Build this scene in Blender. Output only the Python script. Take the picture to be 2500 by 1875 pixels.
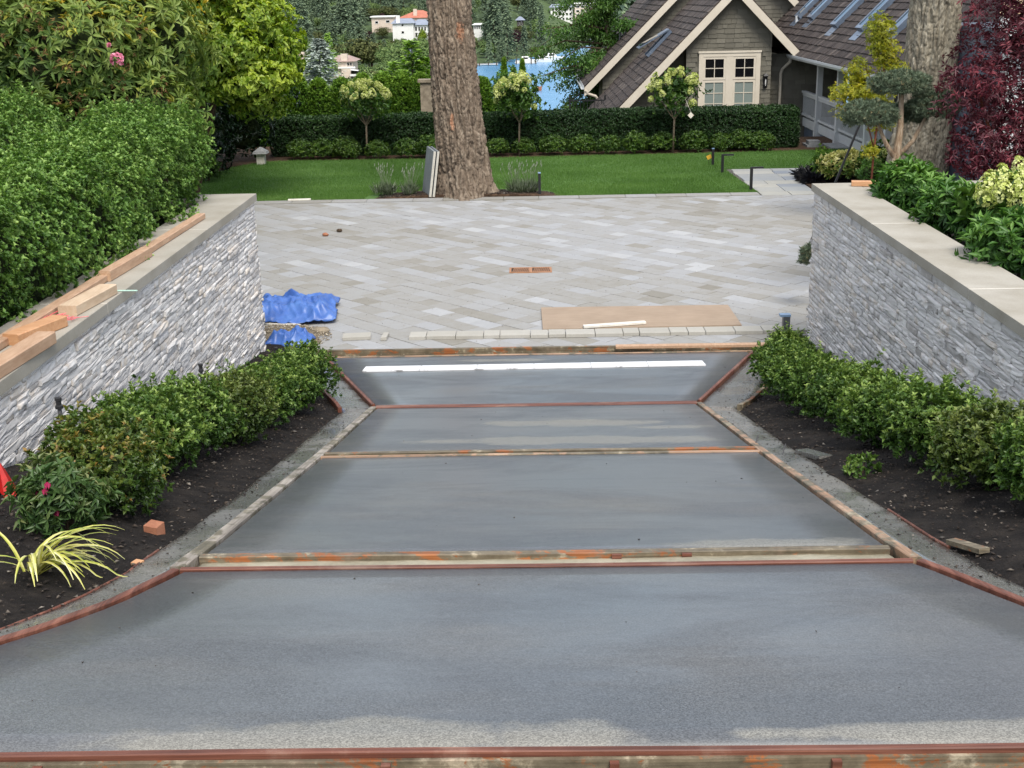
import bpy, math, random
import numpy as np
from mathutils import Matrix, Vector

for _o in list(bpy.data.objects):
    bpy.data.objects.remove(_o)
SC = bpy.context.scene
COL = SC.collection
RND = random.Random(11)
NR = np.random.default_rng(7)

# ---------------------------------------------------------------- camera
cam_data = bpy.data.cameras.new('camera')
cam_data.sensor_width = 36.0
cam_data.lens = 43.6
cam_data.clip_start = 0.05
cam_data.clip_end = 5000
cam = bpy.data.objects.new('camera', cam_data)
COL.objects.link(cam)
_cr = Vector((0.99972, 0.01260, -0.01982))
_cf = Vector((-0.01797, 0.95375, -0.30007))
_cu = _cr.cross(_cf)
_m = Matrix((_cr, _cu, -_cf)).transposed().to_4x4()
_m.translation = (0, 0, 4.0)
cam.matrix_world = _m
SC.camera = cam

# ---------------------------------------------------------------- sky and sun
SUN_EL, SUN_AZ = math.radians(54), math.radians(164)      # azimuth clockwise from +Y: behind the camera, to the right
world = bpy.data.worlds.new('World')
SC.world = world
world.use_nodes = True
wn, wl = world.node_tree.nodes, world.node_tree.links
wn.clear()
w_out = wn.new('ShaderNodeOutputWorld')
w_bg = wn.new('ShaderNodeBackground')
w_sky = wn.new('ShaderNodeTexSky')
w_sky.sky_type = 'NISHITA'
w_sky.sun_disc = False
w_sky.sun_elevation = SUN_EL
w_sky.sun_rotation = SUN_AZ
w_sky.air_density = 1.0
w_sky.dust_density = 1.5
w_cl = wn.new('ShaderNodeTexNoise')
w_tc = wn.new('ShaderNodeTexCoord')
w_cl.inputs['Scale'].default_value = 2.2
w_cl.inputs['Detail'].default_value = 6
w_rp = wn.new('ShaderNodeMapRange')
w_rp.inputs['From Min'].default_value = 0.40
w_rp.inputs['From Max'].default_value = 0.62
w_rp.inputs['To Min'].default_value = 0.05
w_rp.inputs['To Max'].default_value = 0.75
w_mx = wn.new('ShaderNodeMixRGB')
w_mx.inputs['Color2'].default_value = (8.6, 8.6, 8.7, 1)
wl.new(w_tc.outputs['Generated'], w_cl.inputs['Vector'])
wl.new(w_cl.outputs['Fac'], w_rp.inputs['Value'])
wl.new(w_rp.outputs['Result'], w_mx.inputs['Fac'])
wl.new(w_sky.outputs['Color'], w_mx.inputs['Color1'])
wl.new(w_mx.outputs['Color'], w_bg.inputs['Color'])
w_bg.inputs['Strength'].default_value = 0.09
wl.new(w_bg.outputs['Background'], w_out.inputs['Surface'])

sun_data = bpy.data.lights.new('sun', 'SUN')
sun_data.energy = 1.5
sun_data.angle = math.radians(25)
sun_data.color = (1.0, 0.95, 0.86)
sun = bpy.data.objects.new('sun', sun_data)
COL.objects.link(sun)
sun.location = (20, -20, 40)
_sd = Vector((math.sin(SUN_AZ) * math.cos(SUN_EL), math.cos(SUN_AZ) * math.cos(SUN_EL), math.sin(SUN_EL)))
sun.rotation_euler = _sd.to_track_quat('Z', 'Y').to_euler()

SC.view_settings.view_transform = 'Standard'
SC.view_settings.look = 'None'
SC.view_settings.gamma = 1.0
SC.view_settings.use_curve_mapping = False
SC.view_settings.exposure = 1.3
SC.render.engine = 'CYCLES'
SC.cycles.max_bounces = 6
SC.cycles.transparent_max_bounces = 6
SC.cycles.use_denoising = True

# ---------------------------------------------------------------- helpers
def wloc(o):
    v = Vector((0, 0, 0))
    while o is not None:
        v += o.location
        o = o.parent
    return v

def tag(o, label=None, cat=None, group=None, kind=None):
    if label: o['label'] = label
    if cat: o['category'] = cat
    if group: o['group'] = group
    if kind: o['kind'] = kind
    return o

def thing(name, label, cat, loc=(0, 0, 0), group=None, rotz=0.0):
    o = bpy.data.objects.new(name, None)
    COL.objects.link(o)
    o.empty_display_size = 0.2
    o.location = loc
    o.rotation_euler = (0, 0, rotz)
    return tag(o, label, cat, group)

def link(name, me, m, parent=None, loc=None, shade=0.0):
    o = bpy.data.objects.new(name, me)
    COL.objects.link(o)
    if m is not None and not me.materials:
        me.materials.append(m)
    if parent is not None:
        o.parent = parent
    if loc is not None:
        o.location = loc
    o.color = (shade, 0, 0, 1)
    return o

def np_mesh(name, V, faces, rnd=None, smooth=False):
    """faces: list of (n,k) int arrays; rnd: per-face floats in the same order."""
    V = np.asarray(V, np.float32)
    me = bpy.data.meshes.new(name)
    me.vertices.add(len(V))
    me.vertices.foreach_set('co', V.ravel())
    faces = [np.asarray(f, np.int32) for f in faces if len(f)]
    tot = np.concatenate([np.full(len(f), f.shape[1], np.int32) for f in faces])
    idx = np.concatenate([f.ravel() for f in faces])
    start = np.concatenate([[0], np.cumsum(tot)[:-1]]).astype(np.int32)
    me.loops.add(len(idx))
    me.loops.foreach_set('vertex_index', idx)
    me.polygons.add(len(tot))
    me.polygons.foreach_set('loop_start', start)
    me.polygons.foreach_set('loop_total', tot)
    if smooth:
        me.polygons.foreach_set('use_smooth', np.ones(len(tot), bool))
    if rnd is not None:
        a = me.attributes.new('rnd', 'FLOAT', 'FACE')
        a.data.foreach_set('value', np.asarray(rnd, np.float32))
    me.update(calc_edges=True)
    me.validate()
    return me

class MB:
    """collects simple solids (world coordinates) and builds them as one mesh"""
    def __init__(s):
        s.v, s.f, s.r = [], [], []
    def add(s, vs, fs, rnd=0.0):
        n = len(s.v)
        s.v += [tuple(v) for v in vs]
        s.f += [tuple(i + n for i in f) for f in fs]
        s.r += [rnd] * len(fs)
    BOX = [(0, 3, 2, 1), (4, 5, 6, 7), (0, 1, 5, 4), (1, 2, 6, 5), (2, 3, 7, 6), (3, 0, 4, 7)]
    def box(s, x0, x1, y0, y1, z0, z1, rnd=0.0):
        s.add([(x0, y0, z0), (x1, y0, z0), (x1, y1, z0), (x0, y1, z0), (x0, y0, z1), (x1, y0, z1), (x1, y1, z1), (x0, y1, z1)], s.BOX, rnd)
    def hexa(s, b, t, rnd=0.0):
        s.add(list(b) + list(t), s.BOX, rnd)
    def bar(s, p, q, w, h, up=(0, 0, 1), rnd=0.0, ch=0.0):
        p, q, up = Vector(p), Vector(q), Vector(up)
        d = (q - p).normalized()
        a = d.cross(up).normalized() * (w / 2)
        b = a.cross(d).normalized() * (h / 2)
        if ch <= 0:
            s.add([p - a - b, p + a - b, q + a - b, q - a - b, p - a + b, p + a + b, q + a + b, q - a + b], s.BOX, rnd)
        else:
            k = 1 - ch * 2 / w
            j = 1 - ch * 2 / h
            prof = [(-1, -j), (-k, -1), (k, -1), (1, -j), (1, j), (k, 1), (-k, 1), (-1, j)]
            vs = [p + a * x + b * y for x, y in prof] + [q + a * x + b * y for x, y in prof]
            fs = [tuple(range(7, -1, -1)), tuple(range(8, 16))] + [(i, (i + 1) % 8, 8 + (i + 1) % 8, 8 + i) for i in range(8)]
            s.add(vs, fs, rnd)
    def tube(s, pts, rad, n=8, rnd=0.0, cap=True):
        pts = [Vector(p) for p in pts]
        if not hasattr(rad, '__len__'): rad = [rad] * len(pts)
        vs, fs = [], []
        ref = Vector((0.13, 0.97, 0.2))
        for i, p in enumerate(pts):
            d = (pts[min(i + 1, len(pts) - 1)] - pts[max(i - 1, 0)]).normalized()
            if abs(d.dot(ref)) > 0.95: ref = Vector((1, 0, 0.1))
            a = d.cross(ref).normalized()
            b = d.cross(a)
            for k in range(n):
                t = 2 * math.pi * k / n
                vs.append(p + (a * math.cos(t) + b * math.sin(t)) * rad[i])
        for i in range(len(pts) - 1):
            for k in range(n):
                fs.append((i * n + k, i * n + (k + 1) % n, (i + 1) * n + (k + 1) % n, (i + 1) * n + k))
        if cap:
            fs.append(tuple(range(n - 1, -1, -1)))
            fs.append(tuple((len(pts) - 1) * n + k for k in range(n)))
        s.add(vs, fs, rnd)
    def prism(s, poly, z0, z1, rnd=0.0):
        n = len(poly)
        vs = [(x, y, z0) for x, y in poly] + [(x, y, z1) for x, y in poly]
        fs = [tuple(range(n - 1, -1, -1)), tuple(range(n, 2 * n))] + [(i, (i + 1) % n, n + (i + 1) % n, n + i) for i in range(n)]
        s.add(vs, fs, rnd)
    def lathe(s, c, prof, n=16, rnd=0.0):
        vs, fs = [], []
        for r, z in prof:
            for k in range(n):
                t = 2 * math.pi * k / n
                vs.append((c[0] + r * math.cos(t), c[1] + r * math.sin(t), c[2] + z))
        for i in range(len(prof) - 1):
            for k in range(n):
                fs.append((i * n + k, i * n + (k + 1) % n, (i + 1) * n + (k + 1) % n, (i + 1) * n + k))
        fs.append(tuple(range(n - 1, -1, -1)))
        fs.append(tuple((len(prof) - 1) * n + k for k in range(n)))
        s.add(vs, fs, rnd)
    def mesh(s, name, off=Vector((0, 0, 0)), smooth=False):
        me = bpy.data.meshes.new(name)
        me.from_pydata([(v[0] - off[0], v[1] - off[1], v[2] - off[2]) for v in s.v], [], s.f)
        a = me.attributes.new('rnd', 'FLOAT', 'FACE')
        a.data.foreach_set('value', np.asarray(s.r, np.float32))
        if smooth:
            me.polygons.foreach_set('use_smooth', np.ones(len(s.f), bool))
        me.update()
        return me
    def build(s, name, m, parent=None, smooth=False, loc=None, shade=0.0):
        off = wloc(parent) + (Vector(loc) if loc is not None else Vector((0, 0, 0)))
        return link(name, s.mesh(name, off, smooth), m, parent, loc, shade)

def solid(name, label, cat, m, mb, group=None, loc=None, smooth=False):
    """a thing that is one mesh, its origin at its own base"""
    if loc is None:
        a = np.array(mb.v)
        loc = ((a[:, 0].min() + a[:, 0].max()) / 2, (a[:, 1].min() + a[:, 1].max()) / 2, a[:, 2].min())
    o = mb.build(name, m, None, smooth, loc)
    return tag(o, label, cat, group)

def copy_tree(o, parent=None):
    c = o.copy()
    COL.objects.link(c)
    if parent is not None:
        c.parent = parent
    for ch in list(o.children):
        copy_tree(ch, c)
    return c

# ---- noise on numpy arrays
def _hash(ix, iy, iz, s):
    h = (ix * 374761393 + iy * 668265263 + iz * 2147483647 + s * 974634777) & 0xffffffff
    h = ((h ^ (h >> 13)) * 1274126177) & 0xffffffff
    return ((h ^ (h >> 16)) & 0xffffff) / float(0xffffff)

def vnoise(P, seed=0):
    P = np.asarray(P, float)
    I = np.floor(P).astype(np.int64)
    F = P - I
    F = F * F * (3 - 2 * F)
    r = 0
    for dx in (0, 1):
        for dy in (0, 1):
            for dz in (0, 1):
                w = np.where(dx, F[:, 0], 1 - F[:, 0]) * np.where(dy, F[:, 1], 1 - F[:, 1]) * np.where(dz, F[:, 2], 1 - F[:, 2])
                r = r + w * _hash(I[:, 0] + dx, I[:, 1] + dy, I[:, 2] + dz, seed)
    return r

def fbm(P, seed=0, octs=4):
    P = np.asarray(P, float)
    r, a = 0, 0.5
    for k in range(octs):
        r = r + a * vnoise(P * (2 ** k), seed + k)
        a *= 0.5
    return r / (1 - 0.5 ** octs)

def cells(P, seed=0):
    """F1, F2 of 2-D cell noise"""
    I = np.floor(P).astype(np.int64)
    f1 = np.full(len(P), 9.0); f2 = np.full(len(P), 9.0)
    for dx in (-1, 0, 1):
        for dy in (-1, 0, 1):
            cx = I[:, 0] + dx; cy = I[:, 1] + dy
            px = cx + 0.1 + 0.8 * _hash(cx, cy, cx * 0, seed)
            py = cy + 0.1 + 0.8 * _hash(cx, cy, cx * 0 + 7, seed + 3)
            d = np.hypot(P[:, 0] - px, P[:, 1] - py)
            nf1 = np.minimum(f1, d)
            f2 = np.minimum(f2, np.maximum(f1, d))
            f1 = nf1
    return f1, f2

def norm(a):
    return a / np.maximum(np.linalg.norm(a, axis=1, keepdims=True), 1e-9)

# ---- materials
def ramp(nt, stops, fac=None):
    n = nt.nodes.new('ShaderNodeValToRGB')
    e = n.color_ramp.elements
    while len(e) < len(stops): e.new(0.5)
    for i, (p, c) in enumerate(stops):
        e[i].position = p
        e[i].color = (*c, 1)
    if fac is not None: nt.links.new(fac, n.inputs['Fac'])
    return n.outputs['Color']

def noise(nt, scale, detail=4, rough=0.55, vec=None, stretch=None, dist=0.0):
    tc = nt.nodes.new('ShaderNodeTexCoord')
    v = tc.outputs['Object'] if vec is None else vec
    if stretch is not None:
        mp = nt.nodes.new('ShaderNodeMapping')
        mp.inputs['Scale'].default_value = stretch
        nt.links.new(v, mp.inputs['Vector'])
        v = mp.outputs['Vector']
    n = nt.nodes.new('ShaderNodeTexNoise')
    n.inputs['Scale'].default_value = scale
    n.inputs['Detail'].default_value = detail
    n.inputs['Roughness'].default_value = rough
    n.inputs['Distortion'].default_value = dist
    nt.links.new(v, n.inputs['Vector'])
    return n.outputs['Fac']

def geo_pos(nt):
    return nt.nodes.new('ShaderNodeNewGeometry').outputs['Position']

def math_(nt, op, a, b=None, clamp=False):
    n = nt.nodes.new('ShaderNodeMath')
    n.operation = op
    n.use_clamp = clamp
    for i, x in enumerate((a, b)):
        if x is None: continue
        if isinstance(x, (int, float)): n.inputs[i].default_value = x
        else: nt.links.new(x, n.inputs[i])
    return n.outputs[0]

def maprange(nt, v, a, b, c, d):
    n = nt.nodes.new('ShaderNodeMapRange')
    for k, x in zip(('From Min', 'From Max', 'To Min', 'To Max'), (a, b, c, d)):
        n.inputs[k].default_value = x
    nt.links.new(v, n.inputs['Value'])
    return n.outputs['Result']

def mixc(nt, fac, a, b, mode='MIX'):
    n = nt.nodes.new('ShaderNodeMixRGB')
    n.blend_type = mode
    for i, x in zip(('Fac', 'Color1', 'Color2'), (fac, a, b)):
        if isinstance(x, (int, float)): n.inputs[i].default_value = x
        elif isinstance(x, tuple): n.inputs[i].default_value = (*x, 1)
        else: nt.links.new(x, n.inputs[i])
    return n.outputs['Color']

def bump(nt, h, strength=0.3, dist=0.01):
    n = nt.nodes.new('ShaderNodeBump')
    n.inputs['Strength'].default_value = strength
    n.inputs['Distance'].default_value = dist
    nt.links.new(h, n.inputs['Height'])
    return n.outputs['Normal']

def shade_value(nt):
    """per-piece random value: face attribute on joined pieces, object colour on single pieces"""
    a = nt.nodes.new('ShaderNodeAttribute')
    a.attribute_name = 'rnd'
    oi = nt.nodes.new('ShaderNodeObjectInfo')
    sp = nt.nodes.new('ShaderNodeSeparateColor')
    nt.links.new(oi.outputs['Color'], sp.inputs['Color'])
    return math_(nt, 'ADD', a.outputs['Fac'], sp.outputs['Red'])

def new_mat(name):
    m = bpy.data.materials.new(name)
    m.use_nodes = True
    nt = m.node_tree
    b = nt.nodes['Principled BSDF']
    return m, nt, b

def setin(nt, b, key, v):
    if isinstance(v, (int, float)): b.inputs[key].default_value = v
    elif isinstance(v, tuple): b.inputs[key].default_value = (*v, 1)
    else: nt.links.new(v, b.inputs[key])

def surf(name, stops, scale=8, rough=0.7, detail=5, bs=0.2, bd=0.01, bscale=None, pieces=False, grain=0.35, stretch=None, spec=0.4, metal=0.0, world=False):
    """general surface: colour ramp over per-piece value (pieces) or noise, fine grain, bump"""
    m, nt, b = new_mat(name)
    vec = geo_pos(nt) if world else None
    n1 = noise(nt, scale, detail, vec=vec, stretch=stretch)
    if pieces:
        v = shade_value(nt)
        v = math_(nt, 'ADD', v, maprange(nt, n1, 0.3, 0.7, -grain / 3, grain / 3))
    else:
        v = maprange(nt, n1, 0.28, 0.72, 0, 1)
    c = ramp(nt, stops, v)
    n2 = noise(nt, bscale or scale * 6, 4, 0.65, vec=vec, stretch=stretch)
    c = mixc(nt, grain, c, ramp(nt, [(0.3, (0.3, 0.3, 0.3)), (0.7, (0.72, 0.72, 0.72))], n2), 'OVERLAY')
    setin(nt, b, 'Base Color', c)
    setin(nt, b, 'Roughness', rough)
    b.inputs['Specular IOR Level'].default_value = spec
    b.inputs['Metallic'].default_value = metal
    if bs > 0: setin(nt, b, 'Normal', bump(nt, n2, bs, bd))
    return m

def leafmat(name, stops, rough=0.45, trans=0.25, spec=0.35):
    m, nt, b = new_mat(name)
    v = shade_value(nt)
    c = ramp(nt, stops, v)
    setin(nt, b, 'Base Color', c)
    b.inputs['Roughness'].default_value = rough
    b.inputs['Specular IOR Level'].default_value = spec
    if trans > 0:
        t = nt.nodes.new('ShaderNodeBsdfTranslucent')
        hs = nt.nodes.new('ShaderNodeHueSaturation')
        hs.inputs['Saturation'].default_value = 1.15
        hs.inputs['Value'].default_value = 1.3
        nt.links.new(c, hs.inputs['Color'])
        nt.links.new(hs.outputs['Color'], t.inputs['Color'])
        mx = nt.nodes.new('ShaderNodeMixShader')
        mx.inputs['Fac'].default_value = trans
        out = nt.nodes['Material Output']
        nt.links.new(b.outputs[0], mx.inputs[1])
        nt.links.new(t.outputs[0], mx.inputs[2])
        nt.links.new(mx.outputs[0], out.inputs['Surface'])
    return m

def glassy(name, col, rough=0.05, spec=0.8, metal=0.0):
    m, nt, b = new_mat(name)
    b.inputs['Base Color'].default_value = (*col, 1)
    b.inputs['Roughness'].default_value = rough
    b.inputs['Specular IOR Level'].default_value = spec
    b.inputs['Metallic'].default_value = metal
    return m

# ---- foliage builders
def leaf_arrays(P, D, U, L, W, fold=0.25, droop=0.15):
    n = len(P)
    L = np.broadcast_to(np.asarray(L, float), (n,))[:, None]
    W = np.broadcast_to(np.asarray(W, float), (n,))[:, None]
    S = norm(np.cross(D, U))
    U2 = np.cross(S, D)
    mid = P + D * L * 0.48
    tip = P + D * L - U2 * L * droop
    l = mid + S * W * 0.5 + U2 * W * fold
    r = mid - S * W * 0.5 + U2 * W * fold
    V = np.stack([P, r, tip, l], 1).reshape(-1, 3)
    b = np.arange(n)[:, None] * 4
    F = np.concatenate([b + [0, 1, 2], b + [0, 2, 3]], 1).reshape(-1, 3)
    return V, F

def rosettes(T, A, k, L, W, spread=(0.5, 1.2), fold=0.25, droop=0.15, rng=NR, val=None, vj=0.18):
    """k leaves round each twig tip T that points along A"""
    n = len(T)
    T = np.repeat(T, k, 0); A = norm(np.repeat(A, k, 0))
    N = n * k
    ref = norm(rng.normal(size=(N, 3)))
    X = norm(np.cross(A, ref)); 
    Y = np.cross(A, X)
    az = rng.uniform(0, 2 * np.pi, N)
    el = rng.uniform(spread[0], spread[1], N)
    R = X * np.cos(az)[:, None] + Y * np.sin(az)[:, None]
    D = norm(A * np.cos(el)[:, None] + R * np.sin(el)[:, None])
    U = norm(A * np.sin(el)[:, None] - R * np.cos(el)[:, None] + 1e-4)
    sc = rng.uniform(0.7, 1.25, N)
    V, F = leaf_arrays(T - A * (rng.uniform(0, 0.5, N)[:, None] * L), D, U, L * sc, W * sc, fold, droop)
    v = np.repeat(val, k) if val is not None else np.full(N, 0.5)
    v = np.clip(v + rng.uniform(-vj, vj, N), 0, 1)
    return V, F, np.repeat(v, 2)

def join_arrays(parts):
    Vs, Fs, Rs, n = [], [], [], 0
    for V, F, R in parts:
        Vs.append(V); Fs.append(F + n); Rs.append(R); n += len(V)
    return np.concatenate(Vs), np.concatenate(Fs), np.concatenate(Rs)

def sph(n, rng=NR):
    return norm(rng.normal(size=(n, 3)))

def blob_points(n, c, r, rough=0.18, freq=2.2, seed=0, rng=NR, zmin=-0.9, shell=0.30):
    """points near the surface of a lumpy ellipsoid, with outward directions"""
    d = sph(int(n * 1.5), rng)
    d = d[d[:, 2] > zmin][:n]
    k = 1 + rough * 2 * (fbm(d * freq + seed * 7.3 + 20, seed, 3) - 0.5) * 2
    q = 1 - shell * rng.random(len(d)) ** 2.0
    P = np.asarray(c) + d * np.asarray(r) * (k * q)[:, None]
    A = norm(d / np.asarray(r))
    return P, A

def core_mesh(name, c, r, m, parent, k=0.72, seed=0):
    d = []
    n1, n2 = 10, 16
    V = []
    for i in range(n1 + 1):
        t = math.pi * i / n1
        for j in range(n2):
            p = 2 * math.pi * j / n2
            V.append((math.sin(t) * math.cos(p), math.sin(t) * math.sin(p), math.cos(t)))
    V = np.array(V)
    kk = k * (1 + 0.35 * (fbm(V * 2.3 + seed, seed, 2) - 0.5))
    P = np.asarray(c) + V * np.asarray(r) * kk[:, None]
    F = []
    for i in range(n1):
        for j in range(n2):
            F.append((i * n2 + j, (i + 1) * n2 + j, (i + 1) * n2 + (j + 1) % n2, i * n2 + (j + 1) % n2))
    off = np.array(wloc(parent)) if parent is not None else np.zeros(3)
    return link(name, np_mesh(name, P - off, [np.array(F)]), m, parent)
# ---------------------------------------------------------------- materials
M = {}
M['paver'] = surf('paver stone', [(0.0, (0.195, 0.182, 0.152)), (0.25, (0.242, 0.230, 0.202)), (0.5, (0.282, 0.278, 0.266)), (0.75, (0.308, 0.312, 0.318)), (1.0, (0.375, 0.378, 0.38))], scale=7, rough=0.8, pieces=True, grain=0.22, bscale=90, bs=0.12, bd=0.004, world=True)
M['flag'] = surf('flagstone', [(0.0, (0.20, 0.22, 0.25)), (0.35, (0.27, 0.28, 0.28)), (0.7, (0.34, 0.33, 0.29)), (1.0, (0.42, 0.41, 0.38))], scale=5, rough=0.8, pieces=True, grain=0.25, bscale=60, bs=0.1, bd=0.004, world=True)
M['joint'] = surf('joint sand', [(0, (0.07, 0.065, 0.055)), (1, (0.13, 0.12, 0.10))], scale=20, rough=0.95, world=True)
def stone_mat():
    m, nt, b = new_mat('ledger stone')
    v = shade_value(nt)
    p = geo_pos(nt)
    n1 = noise(nt, 9, 6, 0.65, vec=p)
    n3 = noise(nt, 2.2, 3, 0.5, vec=p)
    c = ramp(nt, [(0.0, (0.40, 0.375, 0.35)), (0.10, (0.53, 0.51, 0.49)), (0.4, (0.625, 0.605, 0.58)), (0.70, (0.69, 0.665, 0.635)), (0.84, (0.60, 0.53, 0.45)), (0.92, (0.69, 0.66, 0.63)), (1.0, (0.77, 0.75, 0.72))], math_(nt, 'ADD', v, maprange(nt, n1, 0.3, 0.7, -0.13, 0.13)))
    c = mixc(nt, maprange(nt, noise(nt, 5, 5, 0.7, vec=p), 0.60, 0.72, 0, 0.45), c, (0.42, 0.34, 0.26))
    c = mixc(nt, maprange(nt, n3, 0.5, 0.7, 0, 0.25), c, (0.46, 0.47, 0.50))
    setin(nt, b, 'Base Color', c)
    b.inputs['Roughness'].default_value = 0.75
    n2 = noise(nt, 60, 6, 0.7, vec=p)
    n4 = noise(nt, 18, 5, 0.65, vec=p)
    setin(nt, b, 'Normal', bump(nt, math_(nt, 'ADD', math_(nt, 'MULTIPLY', n2, 0.4), n4), 0.35, 0.018))
    return m
M['stone'] = stone_mat()
M['cap'] = surf('cap stone', [(0, (0.275, 0.25, 0.20)), (0.5, (0.325, 0.30, 0.25)), (1, (0.37, 0.345, 0.295))], scale=3, rough=0.85, grain=0.18, bscale=80, bs=0.12, bd=0.004, world=True)
M['mortar'] = surf('mortar', [(0, (0.66, 0.63, 0.56)), (1, (0.74, 0.71, 0.64))], scale=12, rough=0.9, world=True)
# where the panels have begun to dry
DRY = [(-0.40, 2.86, 0.75, 0.13), (1.05, 2.87, 0.6, 0.07), (0.95, 4.86, 0.42, 0.10), (0.45, 9.35, 0.75, 0.22), (0.35, 8.35, 1.0, 0.22), (1.05, 9.0, 0.3, 0.12), (-0.3, 13.45, 0.6, 0.12)]
def concrete_mat(name, wet):
    m, nt, b = new_mat(name)
    p = geo_pos(nt)
    big = noise(nt, 0.55, 4, 0.55, vec=p, stretch=(0.7, 1.5, 1), dist=0.4)
    med = noise(nt, 2.6, 5, 0.6, vec=p, stretch=(0.6, 1.6, 1))
    fine = noise(nt, 150, 3, 0.8, vec=p)
    fine2 = noise(nt, 65, 3, 0.6, vec=p)
    def stains(spots):
        best = None
        wob = math_(nt, 'ADD', maprange(nt, noise(nt, 1.7, 5, 0.6, vec=p), 0.3, 0.7, -0.45, 0.45), maprange(nt, noise(nt, 7, 4, 0.6, vec=p), 0.3, 0.7, -0.15, 0.15))
        for (x, y, rx, ry) in spots:
            s1 = nt.nodes.new('ShaderNodeVectorMath'); s1.operation = 'SUBTRACT'; s1.inputs[1].default_value = (x, y, 0)
            nt.links.new(p, s1.inputs[0])
            s2 = nt.nodes.new('ShaderNodeVectorMath'); s2.operation = 'MULTIPLY'; s2.inputs[1].default_value = (1 / rx, 1 / ry, 0)
            nt.links.new(s1.outputs[0], s2.inputs[0])
            s3 = nt.nodes.new('ShaderNodeVectorMath'); s3.operation = 'LENGTH'
            nt.links.new(s2.outputs[0], s3.inputs[0])
            best = s3.outputs['Value'] if best is None else math_(nt, 'MINIMUM', best, s3.outputs['Value'])
        return maprange(nt, math_(nt, 'ADD', best, wob), 0.75, 1.1, 1.0, 0.0)
    s = math_(nt, 'ADD', math_(nt, 'MULTIPLY', big, 0.7), math_(nt, 'MULTIPLY', med, 0.3))
    if wet:
        c = ramp(nt, [(0.32, (0.070, 0.077, 0.087)), (0.50, (0.083, 0.089, 0.095)), (0.60, (0.100, 0.102, 0.102)), (0.68, (0.125, 0.124, 0.115))], s)
    else:
        c = ramp(nt, [(0.3, (0.095, 0.094, 0.088)), (0.5, (0.135, 0.131, 0.118)), (0.72, (0.20, 0.188, 0.16))], s)
    if wet:
        dry = stains(DRY)
        c = mixc(nt, math_(nt, 'MULTIPLY', dry, 0.8), c, (0.205, 0.198, 0.172))
    c = mixc(nt, 0.68, c, ramp(nt, [(0.38, (0.18, 0.18, 0.18)), (0.62, (0.82, 0.82, 0.82))], fine), 'OVERLAY')
    c = mixc(nt, 0.25, c, ramp(nt, [(0.34, (0.3, 0.3, 0.3)), (0.66, (0.7, 0.7, 0.7))], fine2), 'OVERLAY')
    setin(nt, b, 'Base Color', c)
    if wet:
        r = ramp(nt, [(0.30, (0.36,) * 3), (0.42, (0.42,) * 3), (0.54, (0.50,) * 3), (0.62, (0.62,) * 3)], s)
        b.inputs['Specular IOR Level'].default_value = 0.5
        film = noise(nt, 0.9, 5, 0.6, vec=p, stretch=(0.8, 1.7, 1), dist=0.5)
        setin(nt, b, 'Coat Weight', math_(nt, 'MULTIPLY', maprange(nt, film, 0.40, 0.60, 0.95, 0.10), math_(nt, 'SUBTRACT', 1.0, dry)))
        b.inputs['Coat Roughness'].default_value = 0.31
        b.inputs['Coat IOR'].default_value = 1.4
    else:
        w = noise(nt, 1.6, 5, 0.65, vec=p, stretch=(1, 0.8, 1))
        r = ramp(nt, [(0.44, (0.10,) * 3), (0.53, (0.30,) * 3), (0.64, (0.65,) * 3)], w)
        b.inputs['Specular IOR Level'].default_value = 0.5
        setin(nt, b, 'Coat Weight', maprange(nt, w, 0.46, 0.56, 0.8, 0.0))
        b.inputs['Coat Roughness'].default_value = 0.14
    setin(nt, b, 'Roughness', r)
    broom = noise(nt, 14, 4, 0.6, vec=p, stretch=(0.25, 5, 1))
    h = math_(nt, 'ADD', math_(nt, 'MULTIPLY', math_(nt, 'ADD', fine, math_(nt, 'MULTIPLY', broom, 0.8)), 0.5), math_(nt, 'MULTIPLY', noise(nt, 9, 4, 0.6, vec=p), 0.6 if wet else 1.5))
    setin(nt, b, 'Normal', bump(nt, h, 0.25 if wet else 0.5, 0.006 if wet else 0.015))
    return m
M['concrete'] = concrete_mat('fresh concrete', True)
M['curb'] = concrete_mat('rough curb concrete', False)
M['paste'] = surf('pale cement paste', [(0, (0.19, 0.17, 0.115)), (0.45, (0.29, 0.26, 0.185)), (1, (0.38, 0.345, 0.255))], scale=3, rough=0.6, bscale=30, bs=0.4, bd=0.01, world=True)
M['kerb'] = surf('cut paver', [(0, (0.28, 0.265, 0.23)), (0.6, (0.36, 0.345, 0.305)), (1, (0.41, 0.395, 0.355))], scale=7, rough=0.85, pieces=True, grain=0.25, bscale=90, bs=0.2, bd=0.004, world=True)
M['mud'] = surf('cement slurry', [(0, (0.085, 0.075, 0.050)), (0.5, (0.15, 0.13, 0.09)), (1, (0.34, 0.30, 0.21))], scale=5, rough=0.6, bscale=30, bs=0.6, bd=0.02, world=True)
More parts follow.
